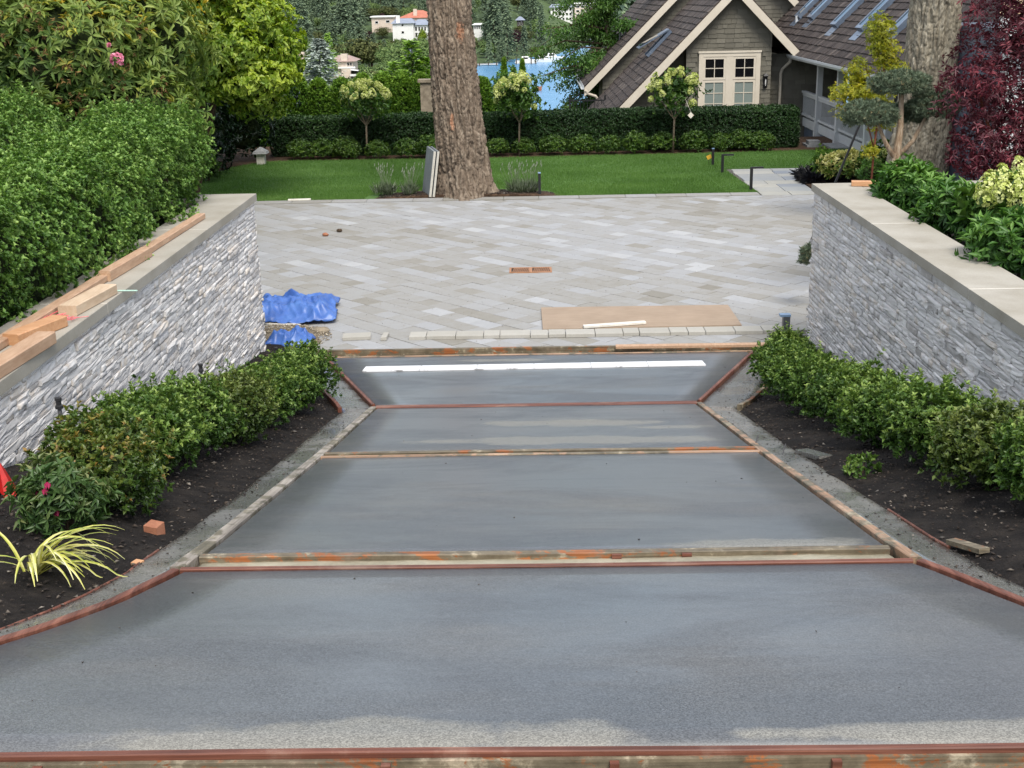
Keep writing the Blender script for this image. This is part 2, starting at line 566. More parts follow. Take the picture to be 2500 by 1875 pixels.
def board_mat(name, dark, mid, light, smear, axis='x'):
    m, nt, b = new_mat(name)
    p = geo_pos(nt)
    n1 = noise(nt, 3, 5, 0.6, vec=p, stretch=(1, 1, 1))
    g = noise(nt, 26, 5, 0.65, vec=p, stretch=(0.06, 1.6, 3) if axis == 'x' else (2.4, 0.04, 0.3), dist=0.5)
    c = ramp(nt, [(0.25, dark), (0.5, mid), (0.75, light)], math_(nt, 'ADD', math_(nt, 'MULTIPLY', n1, 0.55), math_(nt, 'MULTIPLY', g, 0.45)))
    if smear > 0:
        s = noise(nt, 3.2, 9, 0.72, vec=p, stretch=(1, 1, 2.2), dist=0.8)
        s2 = noise(nt, 9, 8, 0.7, vec=p, stretch=(1, 1, 1.6))
        c = mixc(nt, maprange(nt, math_(nt, 'ADD', math_(nt, 'MULTIPLY', s, 0.65), math_(nt, 'MULTIPLY', s2, 0.35)), 0.50 - smear * 0.04, 0.53 - smear * 0.04, 0, 0.95), c, ramp(nt, [(0.35, (0.075, 0.065, 0.042)), (0.56, (0.15, 0.13, 0.088)), (0.66, (0.40, 0.35, 0.25))], noise(nt, 7, 8, 0.7, vec=p)))
    w = noise(nt, 1.7, 7, 0.7, vec=p, stretch=(1, 1, 1) if axis == 'x' else (1, .5, .5))
    c = mixc(nt, maprange(nt, w, 0.55, 0.68, 0, 0.5), c, (0.30, 0.20, 0.15))
    c = mixc(nt, 0.55, c, ramp(nt, [(0.36, (0.2,) * 3), (0.64, (0.8,) * 3)], g), 'OVERLAY')
    setin(nt, b, 'Base Color', c)
    b.inputs['Roughness'].default_value = 0.55
    b.inputs['Specular IOR Level'].default_value = 0.35
    setin(nt, b, 'Normal', bump(nt, g, 0.2, 0.005))
    return m
M['redwood'] = board_mat('wet redwood board', (0.080, 0.026, 0.017), (0.135, 0.048, 0.029), (0.21, 0.095, 0.064), 0.0)
M['redsmear'] = board_mat('redwood board with cement smears', (0.16, 0.050, 0.018), (0.25, 0.085, 0.027), (0.32, 0.135, 0.05), 1.45)
M['paleform'] = board_mat('bleached form board', (0.24, 0.135, 0.075), (0.32, 0.20, 0.125), (0.38, 0.27, 0.19), 0.2)
M['paleformy'] = board_mat('bleached side form board', (0.24, 0.135, 0.075), (0.32, 0.20, 0.125), (0.38, 0.27, 0.19), 0.2, 'y')
M['redwoody'] = board_mat('wet redwood side board', (0.080, 0.026, 0.017), (0.135, 0.048, 0.029), (0.21, 0.095, 0.064), 0.0, 'y')
M['greyform'] = board_mat('cement covered board', (0.22, 0.18, 0.145), (0.29, 0.255, 0.215), (0.34, 0.31, 0.27), 0.2, 'y')
def lumber_mat(name, a, bb, scale=(6, 1, 6)):
    m, nt, b = new_mat(name)
    g = noise(nt, 7, 5, 0.6, stretch=scale, dist=0.6)
    c = ramp(nt, [(0.3, a), (0.7, bb)], g)
    n = noise(nt, 2.5, 3)
    c = mixc(nt, 0.3, c, ramp(nt, [(0.3, (0.35, 0.33, 0.3)), (0.7, (0.68, 0.68, 0.68))], n), 'OVERLAY')
    setin(nt, b, 'Base Color', c)
    b.inputs['Roughness'].default_value = 0.7
    setin(nt, b, 'Normal', bump(nt, g, 0.15, 0.004))
    return m
M['lumber'] = lumber_mat('fresh lumber', (0.36, 0.215, 0.130), (0.48, 0.325, 0.215))
M['lumberpale'] = lumber_mat('pale lumber', (0.46, 0.33, 0.215), (0.56, 0.435, 0.31))
M['lumberorange'] = lumber_mat('orange lumber', (0.44, 0.215, 0.10), (0.54, 0.31, 0.165), (1, 6, 6))
M['ply'] = lumber_mat('plywood', (0.265, 0.195, 0.135), (0.34, 0.26, 0.19), (0.6, 9, 9))
M['ply'].node_tree.nodes['Principled BSDF'].inputs['Roughness'].default_value = 0.8
M['white'] = surf('white paint', [(0, (0.70, 0.69, 0.66)), (1, (0.82, 0.82, 0.80))], scale=5, rough=0.6, grain=0.12, bs=0.05)
M['drain'] = surf('white film with cement marks', [(0, (0.26, 0.25, 0.24)), (0.22, (0.42, 0.42, 0.42)), (0.30, (0.78, 0.79, 0.80)), (1, (0.84, 0.85, 0.86))], scale=5, rough=0.4, detail=9, grain=0.12, bs=0.1, stretch=(1, 6, 1))
M['lath'] = surf('pale lath', [(0, (0.62, 0.58, 0.50)), (1, (0.74, 0.71, 0.64))], scale=9, rough=0.7, grain=0.2)
M['soil'] = surf('dark soil', [(0, (0.007, 0.0058, 0.0052)), (0.5, (0.015, 0.012, 0.0105)), (1, (0.032, 0.026, 0.021))], scale=6, rough=0.95, bscale=45, bs=0.8, bd=0.03, grain=0.5, world=True, spec=0.2)
M['mulch'] = surf('brown mulch', [(0, (0.035, 0.021, 0.013)), (0.5, (0.07, 0.042, 0.026)), (1, (0.13, 0.08, 0.05))], scale=14, rough=0.95, bscale=60, bs=0.8, bd=0.03, grain=0.5, world=True, spec=0.2)
M['chip'] = surf('mulch chips', [(0, (0.014, 0.010, 0.008)), (0.6, (0.04, 0.028, 0.02)), (0.88, (0.09, 0.072, 0.055)), (1, (0.24, 0.21, 0.175))], pieces=True, rough=0.9, grain=0.2)
M['gravel'] = surf('gravel', [(0, (0.16, 0.13, 0.09)), (0.5, (0.30, 0.25, 0.18)), (1, (0.45, 0.40, 0.31))], pieces=True, rough=0.9, grain=0.3)
M['ground'] = surf('garden ground', [(0, (0.03, 0.035, 0.015)), (1, (0.06, 0.07, 0.03))], scale=0.7, rough=0.95, world=True)
M['lawnbase'] = surf('lawn floor', [(0, (0.062, 0.125, 0.030)), (0.5, (0.074, 0.145, 0.036)), (1, (0.09, 0.165, 0.045))], scale=1.1, rough=0.9, bscale=120, bs=0.5, bd=0.02, grain=0.3, world=True, spec=0.15)
M['grass'] = leafmat('grass blades', [(0, (0.065, 0.135, 0.026)), (0.6, (0.10, 0.195, 0.042)), (1, (0.17, 0.28, 0.075))], trans=0.3, spec=0.2)
M['hillground'] = surf('hill ground', [(0, (0.03, 0.055, 0.018)), (1, (0.075, 0.115, 0.035))], scale=0.05, rough=0.95, world=True)
M['siding'] = surf('taupe shingle', [(0, (0.108, 0.100, 0.078)), (0.5, (0.135, 0.125, 0.098)), (1, (0.165, 0.153, 0.122))], pieces=True, scale=5, rough=0.8, grain=0.2, bscale=40, bs=0.15, bd=0.004)
M['trim'] = surf('cream trim', [(0, (0.54, 0.48, 0.385)), (1, (0.60, 0.54, 0.445))], scale=2, rough=0.55, grain=0.08, bs=0.0)
M['trimgrey'] = surf('grey white trim', [(0, (0.46, 0.47, 0.46)), (1, (0.54, 0.55, 0.54))], scale=2, rough=0.6, grain=0.08, bs=0.0)
M['shake'] = surf('cedar shake', [(0, (0.026, 0.018, 0.015)), (0.4, (0.045, 0.033, 0.028)), (0.75, (0.075, 0.058, 0.049)), (1, (0.14, 0.115, 0.095))], pieces=True, scale=6, rough=0.85, grain=0.5, bscale=25, bs=0.5, bd=0.01, stretch=(1, 1, 1))
M['newshake'] = surf('new cedar shingle', [(0, (0.52, 0.38, 0.22)), (1, (0.68, 0.54, 0.36))], pieces=True, scale=6, rough=0.8, grain=0.3)
M['roofdeck'] = surf('dark roof underlay', [(0, (0.03, 0.025, 0.022)), (1, (0.05, 0.04, 0.035))], scale=3, rough=0.9)
M['dark'] = glassy('dark glass', (0.006, 0.006, 0.007), 0.08, 0.5)
M['curtain'] = glassy('glass over curtain', (0.20, 0.235, 0.215), 0.12, 0.4)
M['skyglass'] = glassy('roof window glass', (0.02, 0.05, 0.07), 0.03, 1.0)
M['flash'] = surf('lead flashing', [(0, (0.10, 0.13, 0.18)), (1, (0.16, 0.20, 0.26))], scale=4, rough=0.35, metal=0.3, bs=0)
M['gutter'] = surf('white gutter metal', [(0, (0.50, 0.52, 0.53)), (1, (0.60, 0.62, 0.63))], scale=2, rough=0.35, bs=0, grain=0.1)
M['black'] = glassy('black metal', (0.012, 0.012, 0.013), 0.5, 0.4)
M['greymetal'] = surf('grey metal', [(0, (0.10, 0.105, 0.115)), (1, (0.15, 0.155, 0.165))], scale=8, rough=0.4, metal=0.3, bs=0, grain=0.15)
M['lid'] = glassy('blue grey metal lid', (0.22, 0.33, 0.48), 0.35, 0.5)
M['pipe'] = surf('black pipe', [(0, (0.015, 0.015, 0.016)), (1, (0.03, 0.03, 0.032))], scale=8, rough=0.5, bs=0)
M['greypipe'] = surf('grey pipe', [(0, (0.07, 0.07, 0.075)), (1, (0.11, 0.11, 0.115))], scale=8, rough=0.5, bs=0)
M['tarp'] = surf('blue tarp', [(0, (0.034, 0.085, 0.28)), (0.5, (0.052, 0.125, 0.38)), (1, (0.085, 0.185, 0.47))], scale=4, rough=0.38, grain=0.15, bscale=30, bs=0.15, bd=0.01)
M['grate'] = surf('rusty grate', [(0, (0.26, 0.12, 0.05)), (1, (0.42, 0.21, 0.11))], scale=12, rough=0.6, grain=0.2)
M['gap'] = surf('dark slot', [(0, (0.015, 0.012, 0.01)), (1, (0.025, 0.02, 0.016))], scale=5, rough=0.9, bs=0)
M['pink'] = leafmat('pink string', [(0, (0.75, 0.10, 0.13)), (1, (0.85, 0.22, 0.24))], trans=0.1)
M['mint'] = glassy('pale green paint', (0.45, 0.68, 0.58), 0.5)
M['red'] = surf('red plastic', [(0, (0.40, 0.012, 0.010)), (1, (0.55, 0.025, 0.018))], scale=6, rough=0.4, bs=0)
M['brick'] = surf('orange brick', [(0, (0.26, 0.10, 0.055)), (1, (0.36, 0.16, 0.09))], scale=20, rough=0.9)
M['rock'] = surf('rock', [(0, (0.16, 0.13, 0.09)), (1, (0.30, 0.25, 0.18))], scale=8, rough=0.9)
M['slab'] = surf('grey stone slab', [(0, (0.16, 0.18, 0.19)), (1, (0.23, 0.25, 0.26))], scale=4, rough=0.7, grain=0.2)
M['slabedge'] = surf('pale sawn edge', [(0, (0.42, 0.40, 0.34)), (1, (0.52, 0.50, 0.44))], scale=8, rough=0.8)
M['granite'] = surf('grey granite', [(0, (0.17, 0.175, 0.175)), (1, (0.28, 0.285, 0.28))], scale=14, rough=0.85)
M['yellow'] = glassy('yellow tag', (0.75, 0.42, 0.03), 0.5)
M['tagwhite'] = surf('printed tag', [(0, (0.55, 0.30, 0.16)), (0.5, (0.75, 0.70, 0.62)), (1, (0.8, 0.76, 0.7))], scale=25, rough=0.5, bs=0)
M['lens'] = glassy('lamp lens', (0.6, 0.6, 0.58), 0.3)
M['iron'] = glassy('black iron', (0.01, 0.01, 0.011), 0.45, 0.4)
M['petal'] = leafmat('hydrangea florets', [(0, (0.34, 0.42, 0.085)), (0.5, (0.52, 0.57, 0.16)), (1, (0.68, 0.70, 0.34))], trans=0.2, rough=0.6)
M['pinkpetal'] = leafmat('pink petals', [(0, (0.55, 0.10, 0.20)), (1, (0.80, 0.35, 0.45))], trans=0.2)
M['fuchsiapetal'] = leafmat('crimson petals', [(0, (0.25, 0.008, 0.05)), (1, (0.42, 0.02, 0.10))], trans=0.2)
M['spent'] = leafmat('spent bronze flower heads', [(0, (0.10, 0.055, 0.018)), (1, (0.22, 0.13, 0.04))], trans=0.1, rough=0.8)
# leaves: each stop list is the leaf's own colour range
G = {}
G['boxleaf'] = leafmat('hedge leaf', [(0, (0.028, 0.068, 0.015)), (0.35, (0.072, 0.155, 0.028)), (0.7, (0.165, 0.285, 0.06)), (1, (0.31, 0.44, 0.12))], rough=0.42, trans=0.22, spec=0.28)
G['yew'] = leafmat('dark hedge leaf', [(0, (0.010, 0.028, 0.009)), (0.6, (0.024, 0.060, 0.014)), (1, (0.06, 0.12, 0.026))], rough=0.45, trans=0.1)
G['azalea'] = leafmat('azalea leaf', [(0, (0.020, 0.048, 0.010)), (0.45, (0.052, 0.108, 0.020)), (0.8, (0.125, 0.205, 0.038)), (1, (0.25, 0.34, 0.08))], rough=0.38, trans=0.2, spec=0.3)
G['bronze'] = leafmat('bronze azalea leaf', [(0, (0.022, 0.048, 0.010)), (0.45, (0.058, 0.105, 0.019)), (0.75, (0.125, 0.16, 0.03)), (0.9, (0.20, 0.19, 0.04)), (1, (0.26, 0.16, 0.04))], rough=0.35, trans=0.2)
G['olive'] = leafmat('olive azalea leaf', [(0, (0.022, 0.048, 0.010)), (0.5, (0.062, 0.10, 0.02)), (1, (0.18, 0.22, 0.055))], rough=0.35, trans=0.2)
G['fuchsia'] = leafmat('fuchsia leaf', [(0, (0.03, 0.07, 0.02)), (0.6, (0.075, 0.135, 0.038)), (1, (0.20, 0.22, 0.085))], rough=0.4, trans=0.25)
G['rhodo'] = leafmat('rhododendron leaf', [(0, (0.034, 0.07, 0.018)), (0.4, (0.10, 0.17, 0.036)), (0.8, (0.24, 0.31, 0.075)), (0.95, (0.42, 0.42, 0.08)), (1, (0.55, 0.40, 0.05))], rough=0.42, trans=0.25, spec=0.22)
G['rhodod'] = leafmat('glossy shrub leaf', [(0, (0.020, 0.060, 0.014)), (0.5, (0.062, 0.150, 0.028)), (1, (0.17, 0.31, 0.06))], rough=0.38, trans=0.2, spec=0.3)
G['maple'] = leafmat('bright green tree leaf', [(0, (0.06, 0.125, 0.014)), (0.4, (0.15, 0.26, 0.024)), (1, (0.40, 0.48, 0.06))], rough=0.4, trans=0.32)
G['mid'] = leafmat('fresh green tree leaf', [(0, (0.04, 0.11, 0.014)), (0.5, (0.095, 0.22, 0.024)), (1, (0.19, 0.34, 0.045))], rough=0.4, trans=0.3)
G['under'] = leafmat('dark laurel leaf', [(0, (0.006, 0.018, 0.006)), (0.7, (0.012, 0.032, 0.010)), (1, (0.03, 0.06, 0.018))], rough=0.3, trans=0.1)
G['round'] = leafmat('round shrub leaf', [(0, (0.022, 0.055, 0.010)), (0.5, (0.055, 0.115, 0.016)), (1, (0.135, 0.215, 0.034))], rough=0.35, trans=0.15)
G['hyd'] = leafmat('hydrangea leaf', [(0, (0.02, 0.055, 0.010)), (0.5, (0.05, 0.115, 0.018)), (1, (0.12, 0.20, 0.035))], rough=0.45, trans=0.25)
G['arb'] = leafmat('arborvitae foliage', [(0, (0.022, 0.065, 0.009)), (0.5, (0.075, 0.165, 0.018)), (1, (0.20, 0.33, 0.04))], rough=0.6, trans=0.12, spec=0.2)
G['fern'] = leafmat('bright conifer foliage', [(0, (0.05, 0.12, 0.015)), (0.5, (0.13, 0.26, 0.035)), (1, (0.27, 0.42, 0.07))], rough=0.6, trans=0.2, spec=0.2)
G['conifer'] = leafmat('fir foliage', [(0, (0.034, 0.058, 0.040)), (0.5, (0.080, 0.122, 0.078)), (1, (0.19, 0.25, 0.14))], rough=0.7, trans=0.0, spec=0.15)
G['decid'] = leafmat('broadleaf foliage', [(0, (0.05, 0.095, 0.032)), (0.5, (0.12, 0.19, 0.06)), (1, (0.25, 0.33, 0.11))], rough=0.6, trans=0.0, spec=0.2)
G['olivetree'] = leafmat('olive tree foliage', [(0, (0.04, 0.055, 0.018)), (0.5, (0.08, 0.095, 0.030)), (1, (0.14, 0.15, 0.05))], rough=0.6, trans=0.0, spec=0.2)
G['limetree'] = leafmat('lime tree foliage', [(0, (0.10, 0.17, 0.012)), (1, (0.26, 0.34, 0.03))], rough=0.6, trans=0.1, spec=0.2)
G['plum'] = leafmat('plum tree foliage', [(0, (0.025, 0.012, 0.014)), (1, (0.06, 0.026, 0.03))], rough=0.6, trans=0.0, spec=0.2)
G['bluecedar'] = leafmat('blue cedar foliage', [(0, (0.13, 0.17, 0.15)), (0.5, (0.27, 0.33, 0.29)), (1, (0.46, 0.52, 0.45))], rough=0.7, trans=0.0, spec=0.15)
G['cherry'] = leafmat('cherry leaf', [(0, (0.030, 0.085, 0.016)), (0.5, (0.070, 0.155, 0.028)), (1, (0.15, 0.25, 0.045))], rough=0.4, trans=0.25)
G['pine'] = leafmat('pine needle', [(0, (0.06, 0.09, 0.052)), (0.5, (0.135, 0.185, 0.115)), (0.9, (0.26, 0.30, 0.19)), (1, (0.32, 0.25, 0.13))], rough=0.5, trans=0.1)
G['ymaple'] = leafmat('golden maple leaf', [(0, (0.12, 0.17, 0.015)), (0.5, (0.28, 0.30, 0.02)), (1, (0.46, 0.38, 0.03))], rough=0.45, trans=0.35)
G['pmaple'] = leafmat('purple maple leaf', [(0, (0.040, 0.010, 0.015)), (0.5, (0.115, 0.022, 0.034)), (0.85, (0.24, 0.052, 0.065)), (1, (0.34, 0.11, 0.11))], rough=0.4, trans=0.2)
G['varieg'] = leafmat('variegated leaf', [(0, (0.05, 0.12, 0.02)), (0.35, (0.12, 0.20, 0.03)), (0.6, (0.48, 0.46, 0.14)), (1, (0.70, 0.66, 0.34))], rough=0.45, trans=0.2)
G['mondo'] = leafmat('black grass leaf', [(0, (0.006, 0.006, 0.009)), (1, (0.022, 0.022, 0.030))], rough=0.35, trans=0.0, spec=0.5)
G['lavender'] = leafmat('lavender foliage', [(0, (0.08, 0.12, 0.06)), (0.6, (0.17, 0.22, 0.12)), (1, (0.28, 0.30, 0.24))], rough=0.6, trans=0.2)
G['flax'] = leafmat('yellow striped flax leaf', [(0, (0.14, 0.22, 0.035)), (0.35, (0.38, 0.40, 0.06)), (0.65, (0.62, 0.58, 0.17)), (1, (0.78, 0.76, 0.52))], rough=0.35, trans=0.2)
def bark_mat(name, a, b_, c_, scale=14, patch=None):
    m, nt, b = new_mat(name)
    n1 = noise(nt, scale, 6, 0.65, stretch=(1, 1, 0.25))
    n2 = noise(nt, 1.6, 4)
    c = ramp(nt, [(0.3, a), (0.5, b_), (0.72, c_)], n1)
    c = mixc(nt, 0.4, c, ramp(nt, [(0.3, (0.34, 0.34, 0.34)), (0.7, (0.68, 0.66, 0.62))], n2), 'OVERLAY')
    if patch is not None:
        for (px, py, pz_, rx, rz) in patch:
            mp = nt.nodes.new('ShaderNodeVectorMath'); mp.operation = 'SUBTRACT'
            mp.inputs[1].default_value = (px, py, pz_)
            tc = nt.nodes.new('ShaderNodeTexCoord')
            nt.links.new(tc.outputs['Object'], mp.inputs[0])
            ms = nt.nodes.new('ShaderNodeVectorMath'); ms.operation = 'MULTIPLY'
            ms.inputs[1].default_value = (1 / rx, 0.5 / rx, 1 / rz)
            nt.links.new(mp.outputs[0], ms.inputs[0])
            ln = nt.nodes.new('ShaderNodeVectorMath'); ln.operation = 'LENGTH'
            nt.links.new(ms.outputs[0], ln.inputs[0])
            d = math_(nt, 'ADD', ln.outputs['Value'], maprange(nt, noise(nt, 12, 5), 0.3, 0.7, -0.45, 0.45))
            c = mixc(nt, maprange(nt, d, 0.8, 1.15, 0.85, 0), c, ramp(nt, [(0.3, (0.30, 0.13, 0.07)), (0.7, (0.50, 0.30, 0.19))], n1))
    setin(nt, b, 'Base Color', c)
    b.inputs['Roughness'].default_value = 0.9
    b.inputs['Specular IOR Level'].default_value = 0.2
    n3 = noise(nt, 45, 5, 0.7, stretch=(1, 1, 0.4))
    setin(nt, b, 'Normal', bump(nt, math_(nt, 'ADD', n3, n1), 0.7, 0.03))
    return m
M['firbark'] = bark_mat('fir bark', (0.080, 0.060, 0.045), (0.18, 0.14, 0.105), (0.35, 0.29, 0.225), patch=[(0.03, -0.46, 3.3, 0.10, 0.20), (-0.20, -0.5, 1.55, 0.05, 0.16)])
M['greybark'] = bark_mat('grey fir bark', (0.13, 0.115, 0.090), (0.25, 0.225, 0.175), (0.40, 0.37, 0.30))
M['twig'] = bark_mat('twig bark', (0.04, 0.028, 0.018), (0.075, 0.052, 0.034), (0.12, 0.09, 0.06), scale=30)
M['palebark'] = bark_mat('pale flaky bark', (0.20, 0.13, 0.08), (0.34, 0.25, 0.17), (0.50, 0.42, 0.32), scale=25)
M['redbark'] = bark_mat('red maple bark', (0.09, 0.026, 0.018), (0.15, 0.05, 0.03), (0.22, 0.09, 0.05), scale=25)
M['inner'] = surf('leafy core with painted shade', [(0, (0.014, 0.022, 0.008)), (0.5, (0.024, 0.036, 0.013)), (1, (0.038, 0.052, 0.02))], scale=9, rough=0.9, bscale=22, bs=1.0, bd=0.06, grain=0.6, spec=0.1)  # shade inside the crowns is put into this dark colour
M['smoothbark'] = bark_mat('smooth grey brown bark', (0.10, 0.075, 0.05), (0.17, 0.135, 0.095), (0.25, 0.20, 0.15), scale=25)
M['housewhite'] = surf('white render', [(0, (0.70, 0.69, 0.66)), (1, (0.78, 0.77, 0.74))], scale=0.5, rough=0.8, bs=0)
M['housecream'] = surf('cream render', [(0, (0.56, 0.46, 0.37)), (1, (0.62, 0.52, 0.43))], scale=0.5, rough=0.8, bs=0)
M['housegrey'] = surf('grey render', [(0, (0.40, 0.39, 0.38)), (1, (0.50, 0.49, 0.48))], scale=0.5, rough=0.8, bs=0)
M['rooftile'] = surf('red roof tiles', [(0, (0.36, 0.12, 0.075)), (1, (0.46, 0.17, 0.11))], scale=1, rough=0.8, bs=0.1)
M['roofblue'] = surf('blue grey roof', [(0, (0.20, 0.23, 0.29)), (1, (0.27, 0.30, 0.36))], scale=1, rough=0.8, bs=0.1)
M['roofbrown'] = surf('pink brown roof', [(0, (0.30, 0.215, 0.185)), (1, (0.37, 0.27, 0.235))], scale=1, rough=0.8, bs=0.1)
def water_mat():
    m, nt, b = new_mat('lake water')
    b.inputs['Base Color'].default_value = (0.085, 0.25, 0.44, 1)
    b.inputs['Roughness'].default_value = 0.25
    b.inputs['Specular IOR Level'].default_value = 0.5
    n = noise(nt, 0.5, 5, 0.6, vec=geo_pos(nt), stretch=(0.5, 1.0, 1))
    setin(nt, b, 'Normal', bump(nt, n, 0.35, 0.2))
    return m
M['water'] = water_mat()

# ---------------------------------------------------------------- ground shapes
def zp(y):
    """height of the sloping driveway along y"""
    return np.interp(y, [-8, 1.5, 4.6, 7.716, 10.73, 13.86, 60], [3.2, 2.37, 1.807, 1.09, 0.43, 0.0, 0.0])

def IL(y): return np.interp(y, [1.5, 2.6, 3.2, 3.64, 3.8, 4.08, 4.48, 5, 7.7, 10.70, 13.70], [-3.6, -2.75, -2.1, -1.80, -1.69, -1.55, -1.43, -1.415, -1.425, -1.44, -2.36])
def IR(y): return np.interp(y, [1.5, 2.6, 3.2, 3.92, 4.3, 4.52, 4.84, 7.8, 10.68, 13.70], [3.4, 2.5, 2.08, 1.71, 1.58, 1.49, 1.475, 1.475, 1.46, 2.48])
def OL(y): return np.interp(y, [1.5, 2.6, 3.2, 3.79, 4.0, 4.21, 4.5, 6.3, 7.46, 8.9, 10.40, 11.26, 13.9], [-4.0, -3.0, -2.3, -1.86, -1.77, -1.70, -1.64, -1.63, -1.665, -1.70, -1.71, -1.96, -2.82])
def OR(y): return np.interp(y, [1.5, 2.6, 3.2, 4.13, 4.36, 4.9, 7.46, 8.64, 10.25, 11.12, 13.9], [3.9, 2.9, 2.25, 1.80, 1.74, 1.70, 1.72, 1.72, 1.745, 2.09, 2.90])

def strip(name, f0, f1, y0, y1, m, dz=0.0, th=0.1, step=0.12, nx=6, kind='structure', rough=0.0, seed=0, bank=None, zf=zp):
    """a sheet that follows a height profile between two edge curves, with a skirt"""
    ys = np.linspace(y0, y1, max(2, int((y1 - y0) / step) + 1))
    V, F = [], []
    for y in ys:
        a, b = f0(y), f1(y)
        for i in range(nx + 1):
            t = i / nx
            V.append((a + (b - a) * t, y, zf(y) + dz + (bank(t, y) if bank else 0.0)))
    V = np.array(V, float)
    if rough > 0:
        V[:, 2] += rough * (fbm(V * 3.1 + seed, seed, 4) - 0.5) * 2
    n = nx + 1
    for j in range(len(ys) - 1):
        for i in range(nx):
            F.append((j * n + i, j * n + i + 1, (j + 1) * n + i + 1, (j + 1) * n + i))
    ring = [i for i in range(n)] + [j * n + nx for j in range(1, len(ys))] + [(len(ys) - 1) * n + i for i in range(nx - 1, -1, -1)] + [j * n for j in range(len(ys) - 2, 0, -1)]
    k = len(V)
    low = V[ring].copy(); low[:, 2] -= th
    V = np.concatenate([V, low])
    for i in range(len(ring)):
        j = (i + 1) % len(ring)
        F.append((ring[i], k + i, k + j, ring[j]))
    o = link(name, np_mesh(name, V, [np.array(F)], smooth=False), m)
    if kind: o['kind'] = kind
    return o

# terrain: garden level, falls to the lake beyond the house, rises again as the far hill
def terrain():
    ys = np.concatenate([np.linspace(13.3, 40, 28), np.linspace(42, 180, 40)])
    xs = np.concatenate([np.linspace(-220, -24, 15), np.linspace(-20, 20, 21), np.linspace(24, 220, 15)])
    X, Y = np.meshgrid(xs, ys)
    Z = np.interp(Y, [13, 36, 50, 100, 150, 180], [-0.13, -0.13, -1.6, -8.0, -11.6, -13])
    Z = Z + np.clip((-X - 12) / 30, 0, 1) * np.clip((60 - Y) / 20, 0, 1) * 1.0
    V = np.stack([X.ravel(), Y.ravel(), Z.ravel()], 1)
    n = len(xs)
    F = [(j * n + i, j * n + i + 1, (j + 1) * n + i + 1, (j + 1) * n + i) for j in range(len(ys) - 1) for i in range(n - 1)]
    o = link('garden_ground', np_mesh('garden_ground', V, [np.array(F)], smooth=True), M['ground'])
    o['kind'] = 'structure'
terrain()
LAKE = -11.0
mb = MB(); mb.box(-900, 900, 165, 420, LAKE - 3, LAKE); o = mb.build('lake_water', M['water']); o['kind'] = 'structure'

def hill_z(x, y):
    x = np.asarray(x, float); y = np.asarray(y, float)
    shore = 283 + np.clip(x + 3, 0, 60) * 4.2
    d = y - shore
    base = LAKE - 1.0 + np.interp(d, [-20, 0, 12, 64, 78, 150, 300, 600, 1500], [-3, 0.4, 1.8, 4.4, 8.0, 14.5, 34, 75, 130])
    P = np.stack([x.ravel() * 0.02, y.ravel() * 0.02, x.ravel() * 0], 1)
    return base + (np.clip(d, 0, 100) / 100) * 5 * (fbm(P, 5, 3).reshape(x.shape) - 0.5)
def hill():
    xs = np.linspace(-700, 800, 101)
    ys = np.concatenate([np.linspace(280, 620, 70), np.linspace(640, 1400, 20)])
    X, Y = np.meshgrid(xs, ys)
    V = np.stack([X.ravel(), Y.ravel(), hill_z(X, Y).ravel()], 1)
    n = len(xs)
    F = [(j * n + i, j * n + i + 1, (j + 1) * n + i + 1, (j + 1) * n + i) for j in range(len(ys) - 1) for i in range(n - 1)]
    o = link('far_hill', np_mesh('far_hill', V, [np.array(F)], smooth=True), M['hillground'])
    o['kind'] = 'structure'
hill()

# raised planting beds behind both walls (earth), solid down to the garden level
def raised_bed(name, x0, x1):
    xs = np.linspace(x0, x1, 40); ys = np.linspace(-9, 13.45, 60)
    X, Y = np.meshgrid(xs, ys)
    edge = np.minimum(np.abs(X - x0), np.abs(X - x1))
    P = np.stack([X.ravel() * 2.2, Y.ravel() * 2.2, X.ravel() * 0], 1)
    Z = 1.66 + 0.07 * (fbm(P, 3, 3).reshape(X.shape) - 0.5) + np.clip((2.0 - Y) / 6, 0, 1) * 1.2
    V = np.stack([X.ravel(), Y.ravel(), Z.ravel()], 1)
    n = len(xs)
    F = [(j * n + i, j * n + i + 1, (j + 1) * n + i + 1, (j + 1) * n + i) for j in range(len(ys) - 1) for i in range(n - 1)]
    ring = [i for i in range(n)] + [j * n + n - 1 for j in range(1, len(ys))] + [(len(ys) - 1) * n + i for i in range(n - 2, -1, -1)] + [j * n for j in range(len(ys) - 2, 0, -1)]
    k = len(V)
    low = V[ring].copy(); low[:, 2] = -0.13
    V = np.concatenate([V, low])
    F += [(ring[i], k + i, k + (i + 1) % len(ring), ring[(i + 1) % len(ring)]) for i in range(len(ring))]
    o = link(name, np_mesh(name, V, [np.array(F)]), M['soil'])
    o['kind'] = 'structure'
raised_bed('raised_bed_soil', -30, -3.42)
raised_bed('raised_bed_soil', 3.42, 30)

# driveway panels of fresh concrete
slab_y = [(-4.0, 1.2), (2.80, 4.485), (4.735, 7.655), (7.855, 10.60), (10.745, 13.83)]
for i, (a, b) in enumerate(slab_y):
    strip('concrete_slab', lambda y: IL(y) + 0.02, lambda y: IR(y) - 0.02, a, b, M['concrete'], dz=-0.006, th=0.16, nx=10, rough=0.003, seed=i)
